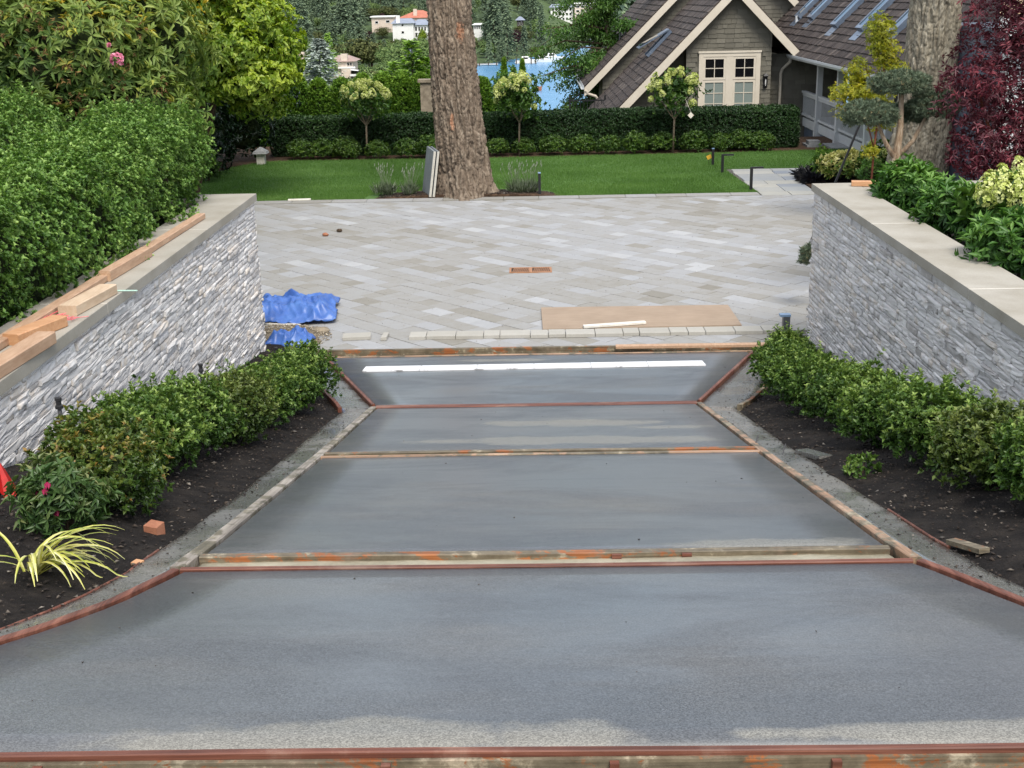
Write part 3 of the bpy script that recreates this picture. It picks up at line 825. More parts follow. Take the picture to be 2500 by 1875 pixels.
# slurry lying in the trenches between the form boards
for i, (a, b, dz) in enumerate([(1.2, 2.745, -0.10), (4.50, 4.72, -0.024), (7.655, 7.852, -0.05), (10.60, 10.742, -0.06), (13.84, 14.12, -0.055)]):
    o = strip('trench_slurry', (lambda y: IL(y) + 0.03) if i != 4 else (lambda y: -2.95), (lambda y: IR(y) - 0.03) if i != 4 else (lambda y: 2.95), a, b, M['paste'] if i == 1 else M['mud'], dz=dz, th=0.1, step=0.03, nx=70, rough=0.018 if i != 1 else 0.010, seed=20 + i)
# curb strips and soil beds at both sides
strip('curb_strip', OL, lambda y: IL(y) - 0.05, 2.0, 13.85, M['curb'], dz=-0.012, th=0.15, nx=5, step=0.08, rough=0.006, seed=31)
strip('curb_strip', lambda y: IR(y) + 0.05, OR, 2.0, 13.85, M['curb'], dz=-0.012, th=0.15, nx=5, step=0.08, rough=0.006, seed=32)
def bankL(t, y): return 0.13 * math.sin(min(1.0, (1 - t) * 1.5) * math.pi / 2) - 0.03
def bankR(t, y): return 0.13 * math.sin(min(1.0, t * 1.5) * math.pi / 2) - 0.03
strip('flower_bed_soil', lambda y: min(-3.16, OL(y) - .25), lambda y: OL(y) + 0.015, 2.0, 14.1, M['soil'], th=0.3, nx=26, step=0.05, rough=0.035, seed=41, bank=bankL)
strip('flower_bed_soil', lambda y: OR(y) - 0.015, lambda y: max(3.19, OR(y) + .25), 2.0, 14.1, M['soil'], th=0.3, nx=26, step=0.05, rough=0.035, seed=42, bank=bankR)
mb = MB(); mb.box(-3.42, 3.42, 13.6, 14.14, -0.13, -0.065); o = mb.build('driveway_base', M['mud']); o['kind'] = 'structure'
def bedz(side, x, y):
    if side < 0: t = (x + 3.08) / (OL(y) + 3.08); return zp(y) + bankL(min(max(t, 0), 1), y)
    t = (x - OR(y)) / (3.08 - OR(y)); return zp(y) + bankR(min(max(t, 0), 1), y)

# loose chips and crumbs on the soil
def chips(name, n, pos, size, m, flat=0.5, seed=1):
    rng = np.random.default_rng(seed)
    P = pos(n, rng)
    n = len(P)
    base = np.array([(1, 0, 0), (-0.4, 0.8, 0.1), (-0.6, -0.7, 0), (0.1, 0.0, 0.75), (0.0, 0.0, -0.5)], float)
    S = size[0] + (size[1] - size[0]) * rng.random(n) ** 2.5
    az = rng.uniform(0, 6.28, n); el = rng.uniform(0.5, 1.6, n)
    V = np.repeat(base[None], n, 0) * S[:, None, None]
    V[:, :, 0] *= el[:, None]; V[:, :, 2] *= flat
    V += rng.normal(size=V.shape) * S[:, None, None] * 0.15
    c, s = np.cos(az)[:, None], np.sin(az)[:, None]
    W = V.copy(); W[:, :, 0] = V[:, :, 0] * c - V[:, :, 1] * s; W[:, :, 1] = V[:, :, 0] * s + V[:, :, 1] * c
    W += P[:, None, :]
    f = np.array([(0, 1, 3), (1, 2, 3), (2, 0, 3), (1, 0, 4), (2, 1, 4), (0, 2, 4)])
    F = (np.arange(n)[:, None, None] * 5 + f[None]).reshape(-1, 3)
    o = link(name, np_mesh(name, W.reshape(-1, 3), [F], rnd=np.repeat(rng.random(n) ** 1.6, 6)), m)
    o['kind'] = 'stuff'
    return o
def bed_pos(side):
    def f(n, rng):
        y = rng.uniform(3.0, 13.9, n); t = rng.random(n)
        if side < 0: x = -3.05 + t * (OL(y) + 3.05 + 0.05)
        else: x = OR(y) - 0.05 + t * (3.05 - OR(y) + 0.05)
        z = np.array([bedz(side, a, b) for a, b in zip(x, y)]) + 0.012
        return np.stack([x, y, z], 1)
    return f
tag(chips('mulch_chips', 12000, bed_pos(-1), (0.003, 0.018), M['chip'], 0.35, 1), 'dark mulch crumbs over the left flower bed', 'mulch')
tag(chips('mulch_chips', 12000, bed_pos(1), (0.003, 0.018), M['chip'], 0.35, 2), 'dark mulch crumbs over the right flower bed', 'mulch')
# ---------------------------------------------------------------- form boards of the driveway
FB = 'form boards of the driveway'
def form(name, label, m, y, th, dz=0.004, x0=None, x1=None, h=0.10, cat='board', warp=0.0):
    """a board on edge across the driveway"""
    a = IL(y) + 0.0 if x0 is None else x0
    b = IR(y) - 0.0 if x1 is None else x1
    xs = np.linspace(a, b, 25)
    V, F = [], []
    for i, x in enumerate(xs):
        z = float(zp(y)) + dz + warp * math.sin(i * 0.9)
        yy = y + 0.004 * math.sin(x * 2.1 + y)
        for (dy, zz) in ((-th / 2, z - h), (-th / 2, z - 0.003), (-th / 2 + 0.003, z), (th / 2 - 0.003, z), (th / 2, z - 0.003), (th / 2, z - h)):
            V.append((x, yy + dy, zz))
    for i in range(len(xs) - 1):
        for k in range(6):
            F.append((i * 6 + k, (i + 1) * 6 + k, (i + 1) * 6 + (k + 1) % 6, i * 6 + (k + 1) % 6))
    n = len(xs) - 1
    V = np.array(V)
    c = np.array(((a + b) / 2, y, V[:, 2].min()))
    me = bpy.data.meshes.new(name)
    me.from_pydata([tuple(v) for v in V - c], [], F + [(5, 4, 3, 2, 1, 0), tuple(n * 6 + k for k in range(6))])
    o = link(name, me, m, None, tuple(c))
    return tag(o, label, cat, FB)
f1 = form('form_board', 'dark red form board along the bottom edge of the nearest concrete panel', M['redwood'], 2.766, 0.022, x0=-2.9, x1=2.7, h=0.035)
f1b = MB()
f1b.box(-2.9, 2.7, 2.740, 2.7545, zp(2.77) - 0.16, zp(2.77) - 0.012)
o = f1b.build('board_face', M['redsmear'], f1)
for x in (-1.295, -0.395, 0.19, 0.755):
    s = MB(); s.box(x - 0.012, x + 0.012, 2.722, 2.739, zp(2.77) - 0.20, zp(2.77) - 0.014); s.build('stake', M['redwood'], f1)
form('form_board', 'purplish red form board on the near side of the widest slurry trench', M['redwood'], 4.502, 0.026, x0=-1.43, x1=1.49)
form('form_board', 'orange cement smeared form board on the far side of the widest slurry trench', M['redsmear'], 4.716, 0.036, x0=-1.41, x1=1.46)
form('form_board', 'pale form board on the near side of the middle slurry trench', M['paleform'], 7.672, 0.030)
form('form_board', 'orange brown smeared form board on the far side of the middle slurry trench', M['redsmear'], 7.838, 0.034)
form('form_board', 'red form board on the near side of the narrowest joint, below the white strip', M['redwood'], 10.62, 0.036)
form('form_board', 'red form board on the far side of the narrowest joint, below the white strip', M['redwood'], 10.727, 0.034)
form('form_board', 'pale form board along the top edge of the panel with the white strip', M['paleform'], 13.85, 0.034, x0=-2.6, x1=2.75)
form('form_board', 'orange form board against the paved court', M['redsmear'], 14.10, 0.042, dz=0.02, x0=-2.78, x1=2.86)

def ribbon(label, m, pts, w=0.034, h=0.10, dz=0.006):
    P = [Vector((x, y, 0)) for x, y in pts]
    V, F = [], []
    for i, p in enumerate(P):
        d = (P[min(i + 1, len(P) - 1)] - P[max(i - 1, 0)]).normalized()
        n = Vector((-d.y, d.x, 0)) * w / 2
        z = float(zp(p.y)) + dz
        e = n.normalized() * 0.004
        for q, zz in ((p - n, z - h), (p - n, z - 0.004), (p - n + e, z), (p + n - e, z), (p + n, z - 0.004), (p + n, z - h)):
            V.append((q.x, q.y, zz))
    for i in range(len(P) - 1):
        for k in range(6):
            F.append((i * 6 + k, i * 6 + (k + 1) % 6, (i + 1) * 6 + (k + 1) % 6, (i + 1) * 6 + k))
    n = len(P) - 1
    V = np.array(V); c = V.mean(0); c[2] = V[:, 2].min()
    me = bpy.data.meshes.new('form_board')
    me.from_pydata([tuple(v) for v in V - c], [], F + [(0, 1, 2, 3, 4, 5), tuple(n * 6 + k for k in range(5, -1, -1))])
    o = link('form_board', me, m, None, tuple(c))
    return tag(o, label, 'board', FB)
def along(f, ys, off): return [(float(f(y)) + off, float(y)) for y in ys]
for _x in (0.33, 0.62):
    s = MB(); s.box(_x - .02, _x + .02, 4.680, 4.697, float(zp(4.7)) - .09, float(zp(4.7)) - .004)
    s.build('stake', M['redwood'], [o for o in bpy.data.objects if o.name == 'form_board.002'][0])
ribbon('grey cement covered form board along the left edge of the middle panels', M['greyform'], along(IL, np.linspace(4.53, 10.66, 40), -0.024), w=0.06)
ribbon('tan form board along the right edge of the middle panels', M['paleformy'], along(IR, np.linspace(4.53, 10.64, 40), 0.024), w=0.05)
ribbon('red brown form board curving out to the left at the nearest panel', M['redwoody'], along(IL, np.linspace(2.62, 4.50, 24), -0.02))
ribbon('orange brown form board curving out to the right at the nearest panel', M['redwoody'], along(IR, np.linspace(2.62, 4.50, 24), 0.02))
ribbon('red form board slanting outward at the far left corner of the driveway', M['redwoody'], along(IL, np.linspace(10.73, 13.70, 16), -0.024), dz=0.02)
ribbon('red form board slanting outward at the far right corner of the driveway', M['redwoody'], along(IR, np.linspace(10.71, 13.70, 16), 0.024), dz=0.02)
ribbon('short dark red board holding the soil left of the far corner curb', M['redwoody'], [(-1.73, 10.42), (-1.82, 10.8), (-1.975, 11.26), (-2.2, 11.95)], w=0.035, dz=0.03)
ribbon('short brown board holding the soil right of the far corner curb', M['redsmear'], [(1.765, 10.18), (1.95, 10.65), (2.11, 11.1), (2.35, 11.75)], w=0.035, dz=0.03)
ribbon('thin red edging board beside the soil at the near right curb', M['redwood'], along(OR, np.linspace(4.75, 5.6, 10), 0.008), w=0.012, dz=-0.002)
ribbon('thin red edging board beside the soil at the near left curb', M['redwood'], along(OL, np.linspace(3.6, 4.9, 14), -0.006), w=0.011, dz=-0.006)
mb = MB(); mb.bar((0.96, 13.995, 0.035), (2.87, 13.93, 0.05), 0.085, 0.036, ch=0.004)
solid('loose_plank', 'loose pale plank lying slantwise on the slurry trench at the court edge', 'plank', M['lumber'], mb)

# white drain strip with its lids
dr = thing('drain_strip', 'long white strip of lids lying across the farthest concrete panel', 'drain', (0, 12.93, float(zp(12.93))))
for i in range(6):
    x0 = -1.85 + i * 0.6175; x1 = x0 + 0.612
    y0a, y0b = 12.755 + 0.011 * i, 12.755 + 0.011 * (i + 1)
    m2 = MB()
    m2.hexa([(x0, y0a, zp(y0a) - 0.004), (x1, y0b, zp(y0b) - 0.004), (x1, y0b + 0.30, zp(y0b + .30) - 0.004), (x0, y0a + 0.30, zp(y0a + .30) - 0.004)],
            [(x0, y0a, zp(y0a) + 0.010), (x1, y0b, zp(y0b) + 0.010), (x1, y0b + 0.30, zp(y0b + .30) + 0.010), (x0, y0a + 0.30, zp(y0a + .30) + 0.010)])
    m2.build('drain_lid', M['drain'], dr)

# ---------------------------------------------------------------- paved court
mb = MB(); mb.box(-9.5, 9.5, 14.12, 25.60, -0.16, -0.014)
court = mb.build('paved_court', M['joint']); court['kind'] = 'structure'
def clip(poly, x0, x1, y0, y1):
    for ax, lim, sg in ((0, x0, 1), (0, x1, -1), (1, y0, 1), (1, y1, -1)):
        out = []
        for i in range(len(poly)):
            a, b = poly[i - 1], poly[i]
            da, db = sg * (a[ax] - lim), sg * (b[ax] - lim)
            if (da >= 0) != (db >= 0):
                t = da / (da - db)
                out.append((a[0] + (b[0] - a[0]) * t, a[1] + (b[1] - a[1]) * t))
            if db >= 0: out.append(b)
        poly = out
        if len(poly) < 3: return []
    return poly
def area(p): return 0.5 * sum(p[i - 1][0] * p[i][1] - p[i][0] * p[i - 1][1] for i in range(len(p)))
def paver_solid(mb, poly, z0, z1, r, tilt=(0, 0), c=None, inset=0.0045):
    cx = sum(p[0] for p in poly) / len(poly); cy = sum(p[1] for p in poly) / len(poly)
    n = len(poly)
    T = lambda p, z: (p[0], p[1], z + tilt[0] * (p[0] - cx) + tilt[1] * (p[1] - cy))
    ins = [(cx + (p[0] - cx) * (1 - inset / max(0.03, math.hypot(p[0] - cx, p[1] - cy)) * 1.35), cy + (p[1] - cy) * (1 - inset / max(0.03, math.hypot(p[0] - cx, p[1] - cy)) * 1.35)) for p in poly]
    vs = [T(p, z0) for p in poly] + [T(p, z1 - 0.0035) for p in poly] + [T(p, z1) for p in ins]
    fs = [(i, (i + 1) % n, n + (i + 1) % n, n + i) for i in range(n)] + [(n + i, n + (i + 1) % n, 2 * n + (i + 1) % n, 2 * n + i) for i in range(n)] + [tuple(range(2 * n, 3 * n))]
    mb.add(vs, fs, r)
def pave():
    rng = random.Random(5)
    a = math.radians(-46)
    u = (math.cos(a), math.sin(a)); v = (-math.sin(a), math.cos(a))
    W, J = 0.27, 0.007
    items = []
    band = {}
    for row in range(-85, 145):
        s0 = -40 + rng.random() * 0.4
        rowtone = 0.62 * (float(vnoise(np.array([[row * 0.31 + 4.3, 0.5, 0.5]]), 12)[0]) - 0.5) + rng.gauss(0, 0.06)
        while s0 < 40:
            L = rng.choice([0.27, 0.27, 0.40, 0.40, 0.53])
            t0 = row * W
            corners = [(s0 + J / 2, t0 + J / 2), (s0 + L - J / 2, t0 + J / 2), (s0 + L - J / 2, t0 + W - J / 2), (s0 + J / 2, t0 + W - J / 2)]
            P = [(s * u[0] + t * v[0], 16 + s * u[1] + t * v[1]) for s, t in corners]
            s0 += L
            cx = sum(p[0] for p in P) / 4; cy = sum(p[1] for p in P) / 4
            if cx < -9.6 or cx > 9.6 or cy < 13.8 or cy > 25.5: continue
            Q = clip(P, -9.45, 9.45, 14.135, 25.19)
            if len(Q) < 3 or area(Q) < 0.006: continue
            patch = float(vnoise(np.array([[cx * 0.55 + 9, cy * 0.55, 0.5]]), 9)[0]) - 0.5
            r = min(1, max(0, 0.55 + rowtone + 0.40 * patch + rng.gauss(0, 0.12)))
            if rng.random() < 0.06: r = min(1, r + 0.3)
            items.append((Q, len(Q) == 4 and area(Q) > 0.97 * area(P), L, cx, cy, r, rng.gauss(0, 0.0016), rng.gauss(0, 0.003), rng.gauss(0, 0.003)))
    vis = [k for k, it in enumerate(items) if abs(it[3] + 0.0) < 3.0 + (it[4] - 13.8) * 0.235]
    vis.sort(key=lambda k: items[k][4] - (0.4 if items[k][1] else 0))
    chosen = set(vis[:300])
    proto = {}
    rest = MB()
    for k, (Q, whole, L, cx, cy, r, dz, tx, ty) in enumerate(items):
        if k in chosen:
            if whole:
                if L not in proto:
                    m2 = MB()
                    paver_solid(m2, [(-L / 2 + J / 2, -W / 2 + J / 2), (L / 2 - J / 2, -W / 2 + J / 2), (L / 2 - J / 2, W / 2 - J / 2), (-L / 2 + J / 2, W / 2 - J / 2)], -0.05, 0, 0)
                    proto[L] = m2.mesh('paver')
                    proto[L].materials.append(M['paver'])
                o = link('paver', proto[L], None, court, (cx, cy, dz), r)
                o.rotation_euler = (tx, ty, a)
            else:
                m2 = MB(); paver_solid(m2, Q, -0.05, dz, 0, (ty, tx))
                o = m2.build('paver', M['paver'], court, loc=(cx, cy, 0), shade=r)
        else:
            paver_solid(rest, Q, -0.05, dz, r, (ty, tx))
    o = rest.build('paver', M['paver'], court); o['kind'] = 'stuff'
pave()
# long stones edging the lawn
x = -9.4
while x < 4.55:
    L = RND.choice([0.72, 0.82, 0.9, 0.95, 0.62])
    m2 = MB(); paver_solid(m2, [(x + 0.004, 25.205), (min(x + L, 4.64) - 0.004, 25.205), (min(x + L, 4.64) - 0.004, 25.53), (x + 0.004, 25.53)], -0.05, 0.018, 0)
    m2.build('edging_stone', M['paver'], court, loc=(x + L / 2, 25.37, 0), shade=RND.uniform(0.25, 0.6))
    x += L
# rusty grate
gr = thing('drain_grate', 'rusty brown slotted drain grate set in the paved court', 'grate', (-0.03, 18.42, 0.0))
mb = MB()
gx0, gx1, gy0, gy1 = -0.35, 0.29, 18.26, 18.60
mb.box(gx0, gx1, gy0, gy0 + 0.03, -0.03, 0.014); mb.box(gx0, gx1, gy1 - 0.03, gy1, -0.03, 0.014)
mb.box(gx0, gx0 + 0.03, gy0 + 0.0305, gy1 - 0.0305, -0.03, 0.014); mb.box(gx1 - 0.03, gx1, gy0 + 0.0305, gy1 - 0.0305, -0.03, 0.014)
mb.box(-0.055, -0.005, gy0 + 0.0305, gy1 - 0.0305, -0.03, 0.0135)
mb.build('frame', M['grate'], gr)
m2 = MB(); m2.box(gx0 + 0.031, gx1 - 0.031, gy0 + 0.031, gy1 - 0.031, -0.028, 0.004); m2.build('pit', M['gap'], gr)
for half in (0, 1):
    for k in range(9):
        xa = (gx0 + 0.05 if half == 0 else 0.012) + k * 0.0275
        sg = 1 if half == 0 else -1
        m2 = MB(); m2.bar((xa + 0.0, gy0 + 0.035, 0.009), (xa + 0.03, gy1 - 0.035, 0.009), 0.012, 0.008); m2.build('slat', M['grate'], gr)
# row of pavers put down along the court's front edge
ORD = ['first', 'second', 'third', 'fourth', 'fifth', 'sixth', 'seventh', 'eighth', 'ninth', 'tenth', 'eleventh', 'twelfth', 'thirteenth', 'fourteenth', 'fifteenth', 'sixteenth', 'seventeenth', 'eighteenth', 'nineteenth', 'twentieth']
KG = 'pavers in a row along the front edge of the court'
x = -1.52; i = 0
while x < 3.02:
    L = (0.21, 0.36, 0.34, 0.20, 0.37, 0.22)[i % 6]
    m2 = MB(); dy = RND.uniform(-0.012, 0.012) + 0.006 * x
    paver_solid(m2, [(x + 0.004, 14.56 + dy), (x + L - 0.004, 14.56 + dy + RND.uniform(-.006, .006)), (x + L - 0.004, 14.80 + dy), (x + 0.004, 14.80 + dy)], 0.003, 0.046, 0, inset=0.009)
    o = solid('kerb_paver', '%s paver from the left in the straight raised row along the court front' % ORD[i], 'paver', M['kerb'], m2, KG)
    o.color = (RND.uniform(0.5, 0.8), 0, 0, 1)
    x += L; i += 1
m2 = MB(); paver_solid(m2, [(-2.33, 14.56), (-1.99, 14.60), (-2.01, 14.80), (-2.35, 14.76)], 0.003, 0.046, 0, inset=0.009)
o = solid('kerb_paver', 'pale paver lying apart at the far left of the raised row, nearest the gravel', 'paver', M['kerb'], m2, KG); o.color = (0.6, 0, 0, 1)
m2 = MB(); paver_solid(m2, [(-1.86, 14.54), (-1.79, 14.55), (-1.78, 14.78), (-1.85, 14.78)], 0.003, 0.046, 0, inset=0.006)
o = solid('kerb_paver', 'narrow paver offcut standing between the lone paver and the raised row', 'paver', M['kerb'], m2, KG); o.color = (0.65, 0, 0, 1)

# ---------------------------------------------------------------- retaining walls
def stone_variants(n=14):
    out = []
    for k in range(n):
        rng = np.random.default_rng(100 + k)
        ny, nz = 5, 4
        V, F = [], []
        for j in range(nz):
            for i in range(ny):
                y = -0.5 + i / (ny - 1); z = -0.5 + j / (nz - 1)
                e = (i in (0, ny - 1)) or (j in (0, nz - 1))
                xx = 1 - (0.13 * rng.random() if not e else 0.05 + 0.15 * rng.random())
                V.append((xx, y + (0 if i in (0, ny - 1) else rng.uniform(-.06, .06)), z + (0 if j in (0, nz - 1) else rng.uniform(-.1, .1)) + (rng.uniform(0, .07) * -np.sign(z) if e else 0)))
        for j in range(nz - 1):
            for i in range(ny - 1):
                F.append((j * ny + i, j * ny + i + 1, (j + 1) * ny + i + 1, (j + 1) * ny + i))
        ring = [i for i in range(ny)] + [j * ny + ny - 1 for j in range(1, nz)] + [(nz - 1) * ny + i for i in range(ny - 2, -1, -1)] + [j * ny for j in range(nz - 2, 0, -1)]
        b = len(V)
        V += [(-0.3, V[i][1], V[i][2]) for i in ring]
        F += [(ring[(q + 1) % len(ring)], ring[q], b + q, b + (q + 1) % len(ring)) for q in range(len(ring))]
        me = bpy.data.meshes.new('stone')
        me.from_pydata([tuple(map(float, v)) for v in V], [], F)
        me.materials.append(M['stone'])
        out.append((me, np.array(V, float), np.array(F)))
    return out
STV = stone_variants()
WEND = 13.84
def wall(side, label):
    sx = -1 if side < 0 else 1
    X = 3.12 if side < 0 else 3.155
    w = thing('retaining_wall', label, 'wall', (sx * 3.25, 9.0, 0.0))
    mb = MB()
    a, b = sorted((sx * (X + 0.05), sx * 3.46))
    mb.box(a, b, 1.5, WEND - 0.05, -0.12, 1.838)
    c, d = sorted((sx * 3.445, sx * 8.2))
    mb.box(c, d, 13.56, WEND - 0.05, -0.12, 1.838)
    mb.build('wall_core', M['cap'], w)
    rng = random.Random(77 + side)
    items = []
    z = -0.05
    while z < 1.835:
        h = rng.choice([0.028, 0.036, 0.042, 0.05, 0.06])
        if 1.838 - (z + h) < 0.03: h = 1.838 - z
        y = 2.2 - rng.random() * 0.3
        while y < WEND:
            L = rng.choice([0.08, 0.12, 0.16, 0.20, 0.25, 0.30, 0.38])
            y1 = y + L
            if WEND - y1 < 0.07: y1 = WEND + rng.uniform(-0.015, 0.012)
            if z + h > zp(y1) - 0.02:
                items.append((y, y1, z, z + h, rng.uniform(0.058, 0.070) if rng.random() > .07 else rng.uniform(.074, .086), rng.random()))
            y = y1 + 0.001
        z += h
    score = []
    for k, (y0, y1, z0, z1, dp, r) in enumerate(items):
        ym = (y0 + y1) / 2
        vis = ym > 6.2 and z1 > float(zp(ym)) + 0.10
        score.append((0 if vis else 1, -(z1 - z0) * (y1 - y0) / (ym * ym), k))
    score.sort()
    chosen = {k for _, _, k in score[:300]}
    Vs, Fs, Rs, n = [], [], [], 0
    for k, (y0, y1, z0, z1, dp, r) in enumerate(items):
        me, V, F = STV[rng.randrange(len(STV))]
        L, h = y1 - y0, z1 - z0
        ctr = Vector((sx * (X + 0.05), (y0 + y1) / 2, (z0 + z1) / 2))
        if k in chosen:
            o = link('stone', me, None, w, ctr - w.location, r)
            o.scale = (dp, L - 0.0015, h - 0.001)
            if sx > 0: o.rotation_euler = (0, 0, math.pi)
        else:
            P = V * np.array((dp, L - 0.0015, h - 0.001))
            if sx > 0: P = P * np.array((-1, -1, 1))
            Vs.append(P + np.array(ctr) - np.array(w.location)); Fs.append(F + n); Rs += [r] * len(F); n += len(V)
    o = link('stone', np_mesh('stone', np.concatenate(Vs), [np.concatenate(Fs)], Rs), M['stone'], w)
    o['kind'] = 'stuff'
    # cap stones
    joints = [1.45, 5.75, 8.71, 11.67 if sx < 0 else 11.35, WEND + 0.035]
    x0, x1 = sx * (X - 0.035), sx * 3.60
    for i in range(4):
        ya, yb = joints[i] + 0.005, joints[i + 1] - (0.005 if i < 3 else 0)
        m2 = MB()
        lo, hi = sorted((x0, x1))
        if i < 3:
            poly = [(lo, ya), (hi, ya), (hi, yb), (lo, yb)]
        else:
            poly = [(lo, ya), (hi, ya), (hi, yb), (lo, yb)]
        paver_solid(m2, poly, 1.842, 1.922, 0, inset=0.006)
        m2.build('cap_stone', M['cap'], w, loc=(0, (ya + yb) / 2 - 9, 0), shade=0)
        if i < 3:
            m2 = MB(); m2.box(lo + 0.002, hi - 0.002, yb + 0.0005, yb + 0.0095, 1.842, 1.9205); m2.build('cap_joint', M['mortar'], w)
    xa = 3.606
    for xb in (5.1, 6.7, 8.3):
        m2 = MB(); lo, hi = sorted((sx * xa, sx * (xb - 0.008)))
        paver_solid(m2, [(lo, 13.42), (hi, 13.42), (hi, WEND + 0.035), (lo, WEND + 0.035)], 1.842, 1.921, 0, inset=0.006)
        m2.build('cap_stone', M['cap'], w)
        xa = xb
    return w
wall(-1, 'left stone veneer retaining wall with lumber lying on its cap')
wall(1, 'right stone veneer retaining wall with one orange wood block on its cap')

# ---------------------------------------------------------------- lawn, path, beds at garden level
def sheet(name, poly, z, m, kind='structure', th=0.08):
    mb = MB(); mb.prism(poly, z - th, z)
    o = mb.build(name, m)
    o['kind'] = kind
    return o
LAWN = [(-9.6, 25.535), (4.66, 25.535), (4.56, 27.4), (4.50, 29.22), (6.2, 29.2), (10.5, 29.15), (10.5, 32.6), (7.2, 32.35), (4.5, 32.15), (1.8, 32.12), (-1.7, 31.95), (-4.1, 32.05), (-6.0, 32.15), (-6.85, 32.0), (-7.45, 31.0), (-7.7, 29.2), (-8.3, 27.4)]
sheet('lawn', LAWN, 0.012, M['lawnbase'], th=0.14)
sheet('planting_bed', [(-30, 25.6), (-7, 25.6), (-7, 31.9), (14, 31.9), (14, 35.5), (-30, 35.5)], 0.002, M['mulch'], th=0.13)
sheet('planting_bed', [(5.86, 25.0), (14, 25.0), (14, 27.4), (8, 27.65), (6.6, 27.55), (5.84, 27.5)], 0.016, M['mulch'], th=0.14)
sheet('planting_bed', [(4.1, 13.9), (9.44, 13.9), (9.44, 24.9), (6.1, 24.9), (5.3, 19.0), (4.3, 15.6)], 0.03, M['mulch'], th=0.05)
mb = MB(); mb.prism([(4.66, 25.2), (9.5, 25.2), (9.5, 25.6), (10.4, 27.5), (10.4, 29.14), (4.505, 29.2), (4.57, 27.4)], -0.14, -0.012)
path = mb.build('garden_path', M['joint']); path['kind'] = 'structure'
def flags():
    rng = random.Random(3)
    y = 25.21
    while y < 29.1:
        d = rng.choice([0.45, 0.6, 0.5])
        d = min(d, 29.12 - y)
        if d < 0.2: break
        x = 4.62 + rng.random() * 0.1
        lim = 5.83 if y < 27.5 else 10.2
        if y + d > 27.5 and y < 27.5: lim = 5.83
        while x < lim - 0.05:
            L = min(rng.choice([0.45, 0.6, 0.75, 0.9]), lim - x)
            if lim - x - L < 0.2: L = lim - x
            xl = 4.66 - (y - 25.4) * 0.043
            xa = max(x, xl + 0.01)
            m2 = MB(); paver_solid(m2, [(xa + .006, y + .006), (x + L - .006, y + .006), (x + L - .006, y + d - .006), (xa + .006, y + d - .006)], -0.04, 0.004 + rng.gauss(0, .0015), 0)
            m2.build('flagstone', M['flag'], path, loc=(x + L / 2, y + d / 2, 0), shade=rng.random())
            x += L
        y += d
flags()
def inpoly(P, poly):
    x, y = P[:, 0], P[:, 1]
    r = np.zeros(len(P), bool)
    for i in range(len(poly)):
        (xa, ya), (xb, yb) = poly[i - 1], poly[i]
        c = ((ya > y) != (yb > y)) & (x < (xb - xa) * (y - ya) / (yb - ya + 1e-12) + xa)
        r ^= c
    return r
def grass():
    rng = np.random.default_rng(8)
    n = 300000
    P = np.stack([rng.uniform(-8.4, 9.5, n), 25.53 + 6.9 * rng.random(n) ** 1.4], 1)
    P = P[inpoly(P, LAWN)]
    e = ((P[:, 0] + 1.4) / 1.95) ** 2 + ((P[:, 1] - 25.75) / 0.85) ** 2
    P = P[e > 1 + 0.15 * np.sin(P[:, 0] * 7)]
    n = len(P)
    az = rng.uniform(0, 6.28, n); h = rng.uniform(0.02, 0.05, n); w = rng.uniform(0.003, 0.006, n)
    h *= 0.8 + 0.5 * vnoise(np.stack([P[:, 0] * 1.2, P[:, 1] * 1.2, P[:, 0] * 0], 1), 4)
    B = np.stack([P[:, 0], P[:, 1], np.full(n, 0.01)], 1)
    s = np.stack([np.cos(az), np.sin(az), az * 0], 1) * w[:, None]
    t = B + np.stack([rng.normal(0, 0.012, n), rng.normal(0, 0.012, n), h], 1)
    V = np.stack([B - s, B + s, t], 1).reshape(-1, 3)
    F = np.arange(n)[:, None] * 3 + np.array([[0, 1, 2]])
    v = 0.5 * vnoise(np.stack([P[:, 0] * 0.9, P[:, 1] * 1.5, P[:, 0] * 0 + 3], 1), 6) + 0.5 * rng.random(n)
    o = link('lawn_grass', np_mesh('lawn_grass', V, [F], v), M['grass'])
    tag(o, 'short green lawn grass beyond the paved court', 'grass', kind='stuff')
grass()
# mulch patch round the fir
def mound(name, cx, cy, rx, ry, h, m, z0=0.012, seed=0, label=None):
    n1, n2 = 14, 48
    V, F = [(cx, cy, z0 + h)], []
    for i in range(1, n1 + 1):
        t = i / n1
        for j in range(n2):
            a = 2 * math.pi * j / n2
            k = 1 + 0.10 * math.sin(3 * a + seed) + 0.06 * math.sin(7 * a + 2 * seed)
            V.append((cx + rx * k * t * math.cos(a), max(cy + ry * k * t * math.sin(a), 25.54) if name == 'bark_mulch' else cy + ry * k * t * math.sin(a), z0 + h * (1 - t * t) - 0.006 * (t > 0.99)))
    V = np.array(V)
    V[:, 2] += (fbm(V * 6 + seed, seed, 4) - 0.5) * h * 0.5
    F3 = [(0, 1 + j, 1 + (j + 1) % n2) for j in range(n2)]
    F4 = [(1 + (i - 1) * n2 + j, 1 + i * n2 + j, 1 + i * n2 + (j + 1) % n2, 1 + (i - 1) * n2 + (j + 1) % n2) for i in range(1, n1) for j in range(n2)]
    o = link(name, np_mesh(name, V, [np.array(F3), np.array(F4)]), m)
    o['kind'] = 'structure' if label is None else 'stuff'
    if label: o['label'] = label
    return o
mound('bark_mulch', -1.4, 25.78, 1.95, 0.80, 0.07, M['mulch'], seed=2)
